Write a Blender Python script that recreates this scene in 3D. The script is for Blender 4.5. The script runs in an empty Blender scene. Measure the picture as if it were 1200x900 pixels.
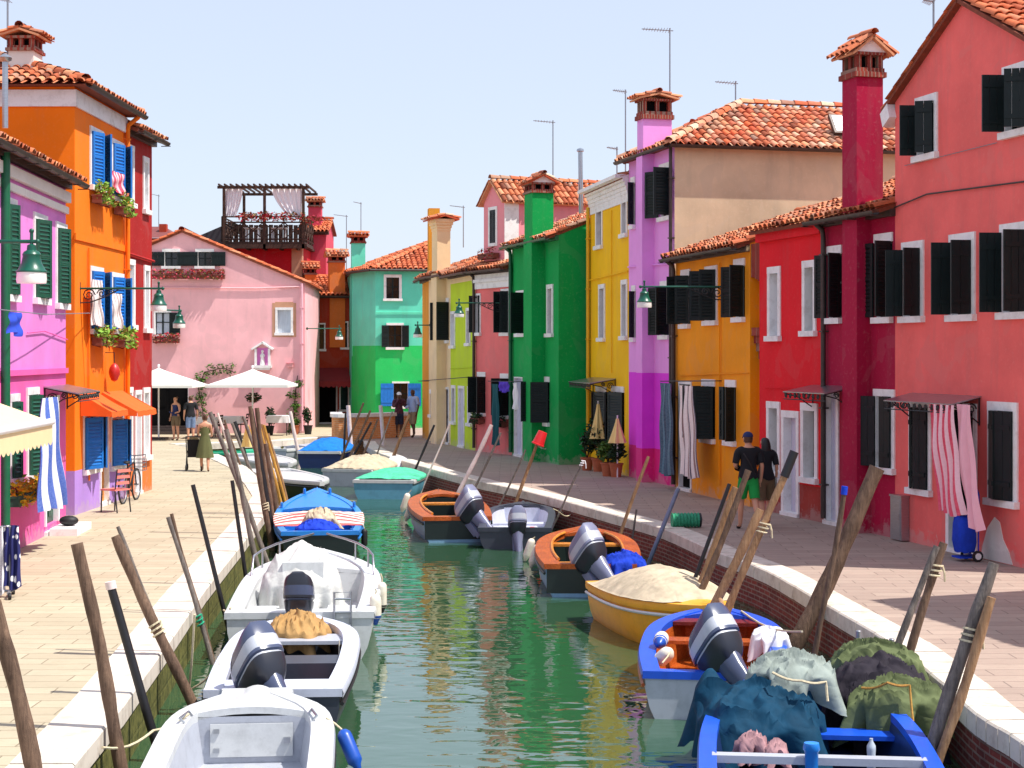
import bpy, bmesh, math, random
from mathutils import Vector, Matrix, noise
from mathutils.geometry import tessellate_polygon
random.seed(7)
PI = math.pi
SC = bpy.context.scene
COL = SC.collection
FL, CX, HY, HC = 2000.0, 600.0, 415.0, 3.1     # focal length in px of a 1200 px wide frame, principal column, horizon row, eye height
WZ = -0.6                                        # canal water level; the pavement is z = 0

def G(px, py, z=0.0):
    d = (HC - z) * FL / (py - HY)
    return Vector(((px - CX) / FL * d, d, z))
def PD(px, py, d):
    return Vector(((px - CX) / FL * d, d, HC + (HY - py) / FL * d))
def V(*a): return Vector(a)
def lerp(a, b, t): return a + (b - a) * t
def smooth(t):
    t = max(0.0, min(1.0, t)); return t * t * (3 - 2 * t)
def R(a, b): return random.uniform(a, b)

# ------------------------------------------------------------------ materials
def S(r, g, b):
    def f(c):
        c /= 255.0
        return c / 12.92 if c <= 0.04045 else ((c + 0.055) / 1.055) ** 2.4
    return (f(r), f(g), f(b), 1.0)
def sc(c, k): return (min(1, c[0] * k), min(1, c[1] * k), min(1, c[2] * k), 1.0)
def mixc(a, b, t): return tuple(lerp(a[i], b[i], t) for i in range(3)) + (1.0,)

class NT:
    def __init__(s, name):
        s.m = bpy.data.materials.new(name); s.m.use_nodes = True
        s.t = s.m.node_tree; s.b = s.t.nodes['Principled BSDF']
        s.tc = None
    def n(s, typ, **kw):
        nd = s.t.nodes.new(typ)
        for k, v in kw.items():
            if k.startswith('i_'):
                key = k[2:]
                nd.inputs[int(key) if key.isdigit() else key.replace('_', ' ')].default_value = v
            else: setattr(nd, k, v)
        return nd
    def l(s, a, b): s.t.links.new(a, b)
    def co(s, scale=(1, 1, 1), which='Object'):
        if s.tc is None: s.tc = s.n('ShaderNodeTexCoord')
        mp = s.n('ShaderNodeMapping'); mp.inputs['Scale'].default_value = scale
        s.l(s.tc.outputs[which], mp.inputs['Vector']); return mp.outputs['Vector']
    def noise(s, scale, detail=4, rough=.55, stretch=(1, 1, 1), which='Object', dist=0.0):
        nd = s.n('ShaderNodeTexNoise'); nd.inputs['Scale'].default_value = scale
        nd.inputs['Detail'].default_value = detail; nd.inputs['Roughness'].default_value = rough
        nd.inputs['Distortion'].default_value = dist
        s.l(s.co(stretch, which), nd.inputs['Vector']); return nd.outputs['Fac']
    def ramp(s, fac, stops):
        r = s.n('ShaderNodeValToRGB'); e = r.color_ramp.elements
        while len(e) > 1: e.remove(e[-1])
        e[0].position, e[0].color = stops[0]
        for p, c in stops[1:]:
            q = e.new(p); q.color = c
        s.l(fac, r.inputs['Fac']); return r.outputs['Color']
    def mix(s, fac, a, b, mode='MIX'):
        m = s.n('ShaderNodeMix', data_type='RGBA', blend_type=mode)
        for sock, v in ((m.inputs[0], fac), (m.inputs[6], a), (m.inputs[7], b)):
            if isinstance(v, (float, int)): sock.default_value = v
            elif isinstance(v, tuple): sock.default_value = v
            else: s.l(v, sock)
        return m.outputs[2]
    def math(s, op, a, b=0.0):
        m = s.n('ShaderNodeMath', operation=op)
        for sock, v in ((m.inputs[0], a), (m.inputs[1], b)):
            if isinstance(v, (float, int)): sock.default_value = v
            else: s.l(v, sock)
        return m.outputs[0]
    def bump(s, h, strength=.3, dist=.02, prev=None):
        b = s.n('ShaderNodeBump'); b.inputs['Strength'].default_value = strength; b.inputs['Distance'].default_value = dist
        s.l(h, b.inputs['Height'])
        if prev: s.l(prev, b.inputs['Normal'])
        s.l(b.outputs['Normal'], s.b.inputs['Normal']); return b.outputs['Normal']
    def base(s, c, rough=.6, metal=0.0, spec=.5):
        if isinstance(c, tuple): s.b.inputs['Base Color'].default_value = c
        else: s.l(c, s.b.inputs['Base Color'])
        s.b.inputs['Roughness'].default_value = rough; s.b.inputs['Metallic'].default_value = metal
        s.b.inputs['Specular IOR Level'].default_value = spec
        return s.m

def plaster(name, c, wear=1.0, damp=True):
    wear *= 1.35
    t = NT(name)
    big = t.noise(.7, 5, .6)
    streak = t.noise(1.6, 5, .65, (1.6, 1.6, .22))
    fine = t.noise(14, 6, .7)
    col = t.mix(t.ramp(big, [(.3, (0,)*3 + (1,)), (.75, (1,)*3 + (1,))]), sc(c, 1 - .16 * wear), sc(c, 1 + .06 * wear))
    col = t.mix(t.math('MULTIPLY', t.ramp(streak, [(.52, (0, 0, 0, 1)), (.8, (1, 1, 1, 1))]), .35 * wear), col, mixc(sc(c, .6), (.35, .33, .30, 1), .25))
    col = t.mix(t.math('MULTIPLY', t.ramp(fine, [(.55, (0, 0, 0, 1)), (.75, (1, 1, 1, 1))]), .22 * wear), col, mixc(c, (.8, .76, .7, 1), .3))
    pt = t.noise(.9, 2, .4, dist=1.2)      # hard edged repair patches in a slightly different coat
    col = t.mix(t.math('MULTIPLY', t.ramp(pt, [(.615, (0, 0, 0, 1)), (.63, (1, 1, 1, 1))]), .3 * wear), col, mixc(sc(c, .86), (.5, .45, .42, 1), .12))
    pl = t.noise(1.1, 8, .75, dist=.4)     # small flaked spots
    col = t.mix(t.math('MULTIPLY', t.ramp(pl, [(.70, (0, 0, 0, 1)), (.715, (1, 1, 1, 1))]), .6 * wear), col, mixc(c, (.62, .55, .48, 1), .6))
    if damp:        # rising damp: a ragged stain along the foot of the wall
        tc = t.co(); sep = t.n('ShaderNodeSeparateXYZ'); t.l(tc, sep.inputs[0])
        d = t.math('ADD', t.math('MULTIPLY', sep.outputs[2], -1.6), t.math('MULTIPLY', t.noise(3.5, 6, .7), 2.2))
        f = t.ramp(d, [(.78, (0, 0, 0, 1)), (1.0, (1, 1, 1, 1))])
        col = t.mix(t.math('MULTIPLY', f, .65), col, mixc(c, (.46, .40, .36, 1), .55))
    t.bump(t.math('ADD', t.math('MULTIPLY', fine, .5), t.math('MULTIPLY', big, 1.5)), .35, .012)
    return t.base(col, .85, 0, .25)
def paint(name, c, rough=.5, var=.18, scale=6, bump=.1, metal=0.0, spec=.5, stretch=(1, 1, 1)):
    t = NT(name); nz = t.noise(scale, 5, .6, stretch)
    col = t.mix(t.ramp(nz, [(.3, (0, 0, 0, 1)), (.72, (1, 1, 1, 1))]), sc(c, 1 - var), sc(c, 1 + var * .6))
    if bump: t.bump(nz, bump, .01)
    return t.base(col, rough, metal, spec)
def dirty(name, c, dirt, rough=.35, amt=.5, scale=3, spec=.5):
    t = NT(name); nz = t.noise(scale, 7, .7); nz2 = t.noise(scale * 6, 3, .6)
    f = t.math('MULTIPLY', t.ramp(nz, [(.48, (0, 0, 0, 1)), (.72, (1, 1, 1, 1))]), amt)
    col = t.mix(f, c, dirt)
    col = t.mix(t.math('MULTIPLY', t.ramp(nz2, [(.6, (0, 0, 0, 1)), (.75, (1, 1, 1, 1))]), amt * .5), col, dirt)
    t.bump(nz2, .08, .005)
    return t.base(col, rough, 0, spec)
def woodm(name, c, c2, rough=.75, scale=5, st=(6, 6, .5)):
    t = NT(name); a = t.noise(scale, 7, .7, st, dist=.8); b = t.noise(2.6, 6, .7)
    col = t.mix(t.ramp(a, [(.3, (0, 0, 0, 1)), (.7, (1, 1, 1, 1))]), c2, c)
    col = t.mix(t.math('MULTIPLY', t.ramp(b, [(.42, (0, 0, 0, 1)), (.68, (1, 1, 1, 1))]), .6), col, sc(c2, .5))
    t.bump(t.math('ADD', a, b), .7, .02)
    return t.base(col, rough, 0, .3)
def tarp(name, c, rough=.8):
    t = NT(name); a = t.noise(1.7, 2, .45, dist=1.0); b = t.noise(3.6, 2, .5, dist=1.4); d = t.noise(5, 5, .6)
    ra = t.math('ABSOLUTE', t.math('SUBTRACT', a, .5)); rb = t.math('ABSOLUTE', t.math('SUBTRACT', b, .5))
    col = t.mix(t.ramp(d, [(.3, (0, 0, 0, 1)), (.7, (1, 1, 1, 1))]), sc(c, .72), sc(c, 1.12))
    t.bump(t.math('ADD', ra, t.math('MULTIPLY', rb, .3)), .6, .1)
    return t.base(col, rough, 0, .2)
def rndm(name, cols, rough=.8, bumpsc=20, trans=0.0):
    t = NT(name); at = t.n('ShaderNodeAttribute', attribute_name='rnd')
    k = len(cols); st = [(i / max(1, k - 1), c) for i, c in enumerate(cols)]
    col = t.ramp(at.outputs['Fac'], st)
    nz = t.noise(bumpsc, 4, .6)
    col = t.mix(t.math('MULTIPLY', t.ramp(nz, [(.4, (0, 0, 0, 1)), (.75, (1, 1, 1, 1))]), .3), col, sc(cols[0], .5))
    t.bump(nz, .2, .01)
    m = t.base(col, rough, 0, .25)
    if trans:
        t.b.inputs['Subsurface Weight'].default_value = 0
    return m
def stripes(name, stops, scale, axis=0, rough=.85):
    """striped cloth: hard bands across the UV width"""
    t = NT(name); uv = t.n('ShaderNodeUVMap'); sep = t.n('ShaderNodeSeparateXYZ'); t.l(uv.outputs[0], sep.inputs[0])
    f = t.math('FRACT', t.math('MULTIPLY', sep.outputs[axis], scale))
    r = t.n('ShaderNodeValToRGB'); r.color_ramp.interpolation = 'CONSTANT'; e = r.color_ramp.elements
    while len(e) > 1: e.remove(e[-1])
    e[0].position, e[0].color = stops[0]
    for p, c in stops[1:]:
        q = e.new(p); q.color = c
    t.l(f, r.inputs['Fac'])
    nz = t.noise(30, 3)
    return t.base(t.mix(.12, r.outputs['Color'], t.ramp(nz, [(.3, (.3, .3, .3, 1)), (.7, (.9, .9, .9, 1))])), rough, 0, .1)
def brickm(name, c1, c2, mortar, algae=None, bw=.25, rh=.07, ms=.012, use='UV', lowz=None):
    t = NT(name)
    b = t.n('ShaderNodeTexBrick'); b.inputs['Scale'].default_value = 1
    b.inputs['Color1'].default_value = c1; b.inputs['Color2'].default_value = c2; b.inputs['Mortar'].default_value = mortar
    b.inputs['Brick Width'].default_value = bw; b.inputs['Row Height'].default_value = rh; b.inputs['Mortar Size'].default_value = ms
    b.inputs['Mortar Smooth'].default_value = .3; b.inputs['Bias'].default_value = .1
    mp = t.co((1, 1, 1), use); nzv = t.n('ShaderNodeTexNoise'); nzv.inputs['Scale'].default_value = 3; t.l(mp, nzv.inputs['Vector'])
    add = t.n('ShaderNodeVectorMath', operation='MULTIPLY_ADD'); t.l(nzv.outputs['Color'], add.inputs[0]); add.inputs[1].default_value = (.012,) * 3; t.l(mp, add.inputs[2])
    t.l(add.outputs[0], b.inputs['Vector'])
    nz = t.noise(2.5, 6, .65); nz2 = t.noise(18, 5, .7)
    col = t.mix(t.math('MULTIPLY', t.ramp(nz, [(.42, (0, 0, 0, 1)), (.7, (1, 1, 1, 1))]), .5), b.outputs['Color'], sc(c2, .55))
    col = t.mix(t.math('MULTIPLY', t.ramp(nz2, [(.55, (0, 0, 0, 1)), (.75, (1, 1, 1, 1))]), .35), col, mortar)
    if algae is not None:
        tc = t.co(); sep = t.n('ShaderNodeSeparateXYZ'); t.l(tc, sep.inputs[0])
        d = t.math('ADD', t.math('MULTIPLY', sep.outputs[2], -1.5), t.math('MULTIPLY', t.noise(4, 6, .7), 1.3))
        f = t.ramp(d, [(algae[1], (0, 0, 0, 1)), (algae[1] + .28, (1, 1, 1, 1))])
        alg = t.mix(t.ramp(t.noise(9, 5, .7), [(.35, (0, 0, 0, 1)), (.7, (1, 1, 1, 1))]), algae[0], algae[2])
        col = t.mix(f, col, alg)
    h = t.math('ADD', t.math('MULTIPLY', b.outputs['Fac'], -1), t.math('MULTIPLY', nz2, .6))
    t.bump(h, .6, .012)
    return t.base(col, .85, 0, .25)

M = {}
def mk(k, m): M[k] = m; return m
# walls
for k, c, w in (('pink', S(246, 112, 106), 1.1), ('magenta', S(170, 14, 60), .9), ('red', S(232, 26, 40), .7), ('maroonbase', S(158, 56, 46), 1),
             ('mustard', S(246, 156, 16), .8), ('violet', S(240, 162, 236), .6), ('violet2', S(232, 66, 226), .6), ('fuchsia', S(228, 40, 132), .7),
             ('beige', S(214, 188, 156), 1.3), ('yellow', S(255, 196, 10), .7), ('green', S(4, 160, 76), .7), ('salmon', S(240, 122, 120), .9),
             ('lime', S(198, 222, 48), .7), ('cream', S(246, 216, 168), .9), ('ochre', S(222, 150, 44), .8), ('teal', S(104, 222, 190), .8),
             ('emerald', S(44, 206, 104), .8), ('brownred', S(172, 58, 32), .9), ('endpink', S(246, 186, 190), .9), ('dormerpink', S(242, 150, 158), .7),
             ('lilac', S(226, 134, 208), .9), ('hotpink', S(238, 98, 172), .9), ('orange', S(250, 124, 14), .6), ('leftred', S(172, 28, 26), 1.1),
             ('lavender', S(180, 140, 220), .8), ('whitewash', S(238, 232, 224), .8), ('crimson', S(200, 24, 38), .8), ('rose', S(206, 70, 90), .8),
             ('terra', S(222, 118, 52), .8), ('cocciopesto', S(200, 150, 120), 1.2)):
    mk(k, plaster('plaster_' + k, c, w))
mk('white', dirty('istrian_stone', S(236, 234, 232), S(176, 168, 160), .7, .5, 4, .3))
mk('whitewood', paint('white_joinery', S(232, 230, 232), .5, .05))
mk('greydoor', paint('pale_grey_door', S(205, 204, 220), .5, .06))
mk('shutter', paint('dark_green_shutter', S(13, 27, 28), .5, .3, 8, .1, spec=.3, stretch=(3, 3, .6)))
mk('bluegreen', paint('bluegreen_shutter', S(26, 66, 78), .45, .2, 8, .1))
mk('greensh', paint('bottle_green_shutter', S(14, 78, 58), .4, .2, 8, .1))
mk('bluesh', paint('blue_shutter', S(20, 112, 196), .45, .15, 8, .1))
mk('glass', paint('dark_window_glass', S(22, 25, 30), .08, .2, 2, 0, spec=.6))
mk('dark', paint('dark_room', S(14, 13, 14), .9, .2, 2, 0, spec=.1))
mk('curtainglass', paint('window_with_white_curtain', S(186, 196, 208), .3, .15, 7, 0, stretch=(5, 5, .4)))
mk('gutter', paint('weathered_gutter', S(70, 58, 54), .5, .3, 5, .1, .3))
mk('gutgreen', paint('green_gutter', S(10, 96, 62), .45, .2))
mk('pipeyellow', paint('yellow_pipe', S(226, 176, 20), .5, .1))
mk('iron', paint('wrought_iron', S(30, 30, 32), .55, .2, 20, .1))
mk('lampgreen', paint('lamp_green_enamel', S(10, 84, 66), .35, .2, 9, .05))
mk('milk', paint('lamp_milk_glass', S(236, 234, 228), .25, .05))
mk('steel', paint('brushed_steel', S(176, 180, 186), .3, .15, 9, .05, .9, stretch=(1, 1, 8)))
mk('alu', paint('dull_aluminium', S(150, 152, 158), .45, .15, 9, .05, .7))
mk('tile', rndm('roof_tile', [S(118, 66, 48), S(186, 96, 62), S(206, 120, 80), S(220, 156, 116), S(190, 98, 62), S(170, 136, 114), S(206, 112, 70)], .85, 14))
mk('tilenew', rndm('new_roof_tile', [S(158, 78, 50), S(204, 104, 64), S(216, 124, 82), S(196, 98, 60), S(206, 140, 104)], .8, 12))
mk('tileold', rndm('old_mottled_tile', [S(126, 66, 46), S(226, 122, 78), S(214, 188, 160), S(192, 84, 52), S(230, 160, 118), S(150, 120, 104), S(222, 104, 60)], .85, 10))
mk('tilebed', paint('tile_bed', S(128, 62, 40), .9, .35, 8, .3))
mk('brick', brickm('red_brick', S(168, 74, 58), S(128, 50, 42), S(158, 128, 112), use='Object'))
# ground and quay
t = NT('stone_paving')
def paving(name, c1, c2, joint):
    t = NT(name)
    b = t.n('ShaderNodeTexBrick'); b.inputs['Scale'].default_value = 1
    b.inputs['Color1'].default_value = c1; b.inputs['Color2'].default_value = c2; b.inputs['Mortar'].default_value = joint
    b.inputs['Brick Width'].default_value = .78; b.inputs['Row Height'].default_value = .3; b.inputs['Mortar Size'].default_value = .009
    b.inputs['Mortar Smooth'].default_value = .4; b.offset = .37
    mp = t.co((1, 1, 1)); nzv = t.n('ShaderNodeTexNoise'); nzv.inputs['Scale'].default_value = 1.2; t.l(mp, nzv.inputs['Vector'])
    add = t.n('ShaderNodeVectorMath', operation='MULTIPLY_ADD'); t.l(nzv.outputs['Color'], add.inputs[0]); add.inputs[1].default_value = (.06,) * 3; t.l(mp, add.inputs[2])
    t.l(add.outputs[0], b.inputs['Vector'])
    n1 = t.noise(.8, 6, .65); n2 = t.noise(6, 6, .7, (1, 2, 1)); n3 = t.noise(40, 3, .6)
    col = t.mix(t.math('MULTIPLY', t.ramp(n1, [(.35, (0, 0, 0, 1)), (.7, (1, 1, 1, 1))]), .4), b.outputs['Color'], sc(c2, .72))
    col = t.mix(t.math('MULTIPLY', t.ramp(n2, [(.5, (0, 0, 0, 1)), (.75, (1, 1, 1, 1))]), .4), col, sc(c2, .62))
    col = t.mix(t.math('MULTIPLY', t.ramp(n3, [(.55, (0, 0, 0, 1)), (.75, (1, 1, 1, 1))]), .2), col, sc(c1, 1.2))
    h = t.math('ADD', t.math('MULTIPLY', b.outputs['Fac'], -.8), t.math('MULTIPLY', n2, .5))
    t.bump(h, .5, .012)
    return t.base(col, .8, 0, .3)
mk('paveL', paving('pale_stone_paving', S(190, 178, 152), S(176, 163, 138), S(132, 120, 98)))
mk('paveR', paving('grey_trachyte_paving', S(176, 156, 142), S(162, 142, 130), S(124, 108, 100)))
mk('kerb', dirty('kerb_istrian_stone', S(214, 204, 190), S(150, 130, 112), .75, .6, 3.5, .3))
mk('quaywall_red', brickm('quay_red_brick', S(150, 70, 58), S(116, 52, 46), S(150, 122, 108), (S(44, 40, 30), 1.15, S(70, 66, 44)), use='UV'))
mk('quaywall_green', brickm('quay_algae_stone', S(150, 136, 100), S(120, 108, 78), S(90, 80, 58), (S(60, 64, 30), .62, S(122, 118, 62)), .5, .22, .02, use='UV'))
mk('parapet', brickm('parapet_brick', S(244, 164, 96), S(226, 136, 74), S(232, 194, 156), use='UV'))
# boats and cloth
for k, c, r in (('hullwhite', S(206, 208, 208), .3), ('hullgrey', S(176, 180, 190), .35), ('hullblue', S(40, 130, 214), .35), ('hullnavy', S(22, 44, 92), .35), ('hulldark', S(22, 34, 32), .4),
                ('hulllight', S(96, 160, 186), .45), ('hullsky', S(120, 160, 190), .4), ('hullyellow', S(236, 164, 30), .4), ('hullcobalt', S(24, 84, 206), .35), ('hullred', S(188, 44, 40), .4),
                ('greenpaint', S(30, 160, 120), .45), ('charcoal', S(58, 62, 74), .4), ('boatgrey', S(150, 152, 166), .45), ('palelilac', S(196, 200, 216), .45)):
    mk(k, dirty('boat_' + k, c, sc(c, .55), r, .45, 5))
mk('varnish', woodm('varnished_wood', S(206, 106, 44), S(160, 70, 26), .3, 4, (1, 9, 9)))
mk('varnish2', woodm('pale_varnished_wood', S(232, 158, 66), S(204, 118, 40), .3, 4, (1, 9, 9)))
mk('mahogany', woodm('red_mahogany', S(150, 48, 36), S(104, 28, 24), .35, 4, (1, 9, 9)))
mk('motor', paint('outboard_blue_grey', S(70, 78, 104), .25, .08, 3, .02))
mk('motor2', paint('outboard_silver_grey', S(120, 124, 150), .3, .08, 3, .02))
mk('motordark', paint('outboard_charcoal', S(40, 42, 52), .3, .08, 3, .02))
mk('blackrub', paint('black_rubber', S(24, 24, 27), .6, .2))
mk('tarpwhite', tarp('white_tarp', S(206, 206, 202)))
mk('tarpbeige', tarp('beige_tarp', S(196, 180, 154)))
mk('tarpblue', tarp('blue_tarp', S(24, 116, 206)))
mk('tarpteal', tarp('teal_tarp', S(8, 58, 84)))
mk('tarpgrey', tarp('grey_green_tarp', S(142, 152, 146)))
mk('tarpolive', tarp('olive_tarp', S(98, 108, 72)))
mk('tarpdark', tarp('dark_tarp', S(44, 39, 48)))
mk('tarpmint', tarp('mint_green_cover', S(84, 196, 154)))
mk('royal', tarp('royal_blue_cloth', S(28, 64, 190)))
mk('sack', tarp('tan_canvas', S(176, 138, 88)))
mk('rag', tarp('dirty_pink_rag', S(170, 130, 134)))
mk('fenderw', dirty('white_fender', S(230, 222, 204), S(170, 150, 120), .45, .5, 9))
mk('fenderb', paint('blue_fender', S(20, 76, 170), .35, .1))
mk('rope', paint('pale_rope', S(206, 192, 160), .9, .2, 30, .4))
mk('ropegreen', paint('green_rope', S(40, 160, 120), .9, .2, 30, .4))
# poles
mk('polebrown', woodm('brown_pole_wood', S(140, 112, 92), S(78, 60, 50), .85, 5))
mk('polegrey', woodm('weathered_pole_wood', S(150, 138, 128), S(84, 76, 74), .85, 5))
mk('poletan', woodm('tan_pole_wood', S(190, 150, 112), S(132, 96, 68), .8, 5))
mk('poledark', paint('black_pole', S(26, 25, 30), .5, .3, 9, .1))
mk('poleyellow', woodm('bamboo_yellow', S(214, 164, 80), S(176, 124, 54), .6, 5))
mk('polewhite', paint('white_pole', S(228, 206, 200), .6, .15, 9, .1))
mk('polebluegrey', paint('blue_grey_pipe', S(120, 132, 158), .5, .15, 9, .05, .3))
# cloth
mk('awningo', paint('orange_awning', S(240, 96, 18), .8, .08, 5, .15))
mk('awningc', paint('cream_awning', S(236, 210, 164), .8, .05, 5, .1))
mk('awningr', paint('dark_red_awning', S(134, 30, 34), .8, .1, 5, .15))
mk('parasol', paint('white_parasol', S(232, 230, 222), .8, .05, 5, .1))
mk('yellowcloth', paint('pale_yellow_cloth', S(244, 214, 140), .8, .06, 5, .1))
mk('stripe_blue', stripes('blue_white_stripe', [(0, S(56, 96, 190)), (.5, S(232, 234, 240))], 6))
mk('stripe_red', stripes('red_white_stripe', [(0, S(222, 52, 88)), (.55, S(244, 196, 204))], 8))
mk('stripe_brown', stripes('brown_white_stripe', [(0, S(240, 228, 224)), (.62, S(150, 116, 110)), (.8, S(240, 228, 224)), (.86, S(90, 80, 96))], 7))
mk('stripe_teal', stripes('teal_stripe', [(0, S(60, 96, 120)), (.5, S(90, 130, 150)), (.75, S(50, 78, 104))], 6))
mk('stripe_boat', stripes('boat_cover_stripe', [(0, S(206, 70, 66)), (.5, S(236, 224, 212))], 6))
mk('pinkcloth', paint('pink_sheet', S(236, 176, 188), .85, .06, 5, .1))
mk('blueplain', paint('blue_cotton', S(36, 70, 190), .85, .1))
mk('redcloth', paint('red_cloth', S(200, 36, 60), .85, .1))
mk('whitecloth', paint('white_cloth', S(232, 230, 234), .85, .05))
mk('tealcloth', paint('teal_cloth', S(20, 84, 92), .85, .1))
mk('purplecloth', paint('purple_cloth', S(96, 66, 200), .85, .1))
t = NT('polka_cloth'); vo = t.n('ShaderNodeTexVoronoi'); vo.inputs['Scale'].default_value = 9; t.l(t.co(), vo.inputs['Vector'])
mk('polka', t.base(t.ramp(vo.outputs['Distance'], [(.3, S(236, 236, 240)), (.36, S(30, 34, 96))]), .85))
# plants
mk('leaf', rndm('green_leaves', [S(40, 66, 28), S(70, 104, 40), S(104, 140, 56), S(56, 88, 36)], .6, 30))
mk('leafdark', rndm('dark_leaves', [S(22, 40, 26), S(40, 66, 40), S(58, 86, 46)], .6, 30))
mk('fl_red', rndm('red_flowers', [S(54, 84, 36), S(176, 40, 60), S(206, 70, 96), S(84, 110, 44), S(196, 50, 50)], .7, 30))
mk('fl_yellow', rndm('yellow_flowers', [S(104, 120, 40), S(236, 184, 30), S(226, 140, 30), S(150, 150, 40)], .7, 30))
mk('fl_green', rndm('light_green_plants', [S(96, 140, 46), S(150, 190, 70), S(120, 164, 60), S(200, 90, 80)], .7, 30))
mk('pot', paint('terracotta_pot', S(178, 98, 64), .8, .2, 8, .2))
mk('plantbox', paint('planter_box', S(120, 66, 52), .8, .2, 8, .2))
mk('plantboxg', paint('green_planter_box', S(34, 76, 60), .7, .2, 8, .2))
# people
mk('skin', paint('skin_tan', S(206, 150, 120), .55, .08, 5, 0)); mk('skindark', paint('skin_deep', S(92, 62, 48), .55, .08, 5, 0))
mk('hairbrown', paint('brown_hair', S(84, 54, 38), .6, .25, 30, .3)); mk('hairblack', paint('black_hair', S(26, 21, 22), .5, .2, 30, .3))
mk('c_black', paint('black_cotton', S(24, 25, 31), .9, .2, 5, .1)); mk('c_green', paint('green_shorts', S(14, 148, 62), .85, .1, 5, .1))
mk('c_denim', paint('denim', S(112, 134, 170), .9, .2, 10, .1)); mk('c_khaki', paint('khaki_cotton', S(150, 130, 100), .9, .15, 5, .1))
mk('c_lblue', paint('light_blue_shirt', S(168, 186, 220), .9, .1, 5, .1)); mk('c_olive', paint('olive_dress', S(92, 94, 56), .9, .15, 5, .2))
mk('c_brown', paint('brown_shorts', S(110, 92, 68), .9, .15, 5, .1)); mk('c_navy', paint('navy_cotton', S(34, 44, 92), .9, .15, 5, .1))
mk('c_white', paint('white_cotton', S(230, 228, 226), .9, .05, 5, .1)); mk('c_pattern', paint('dark_patterned_shirt', S(92, 50, 64), .9, .8, 22, .1))
mk('c_dkshort', paint('dark_patterned_shorts', S(44, 50, 74), .9, .7, 22, .1)); mk('shoe', paint('dark_sandal', S(40, 30, 28), .7, .2))
mk('bucket', paint('red_plastic', S(220, 40, 44), .35, .08)); mk('pinkplastic', paint('pinkish_seat', S(226, 130, 120), .6, .1))
mk('netgreen', paint('green_net', S(48, 150, 110), .8, .4, 40, .5)); mk('darkwood', woodm('dark_deck_wood', S(86, 58, 46), S(50, 34, 28), .8, 5, (1, 1, 6)))
mk('roofdark', paint('dark_roof_felt', S(54, 50, 56), .8, .2, 5, .2)); mk('redroof', paint('dark_red_roof', S(120, 62, 60), .8, .2, 5, .2))
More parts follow.
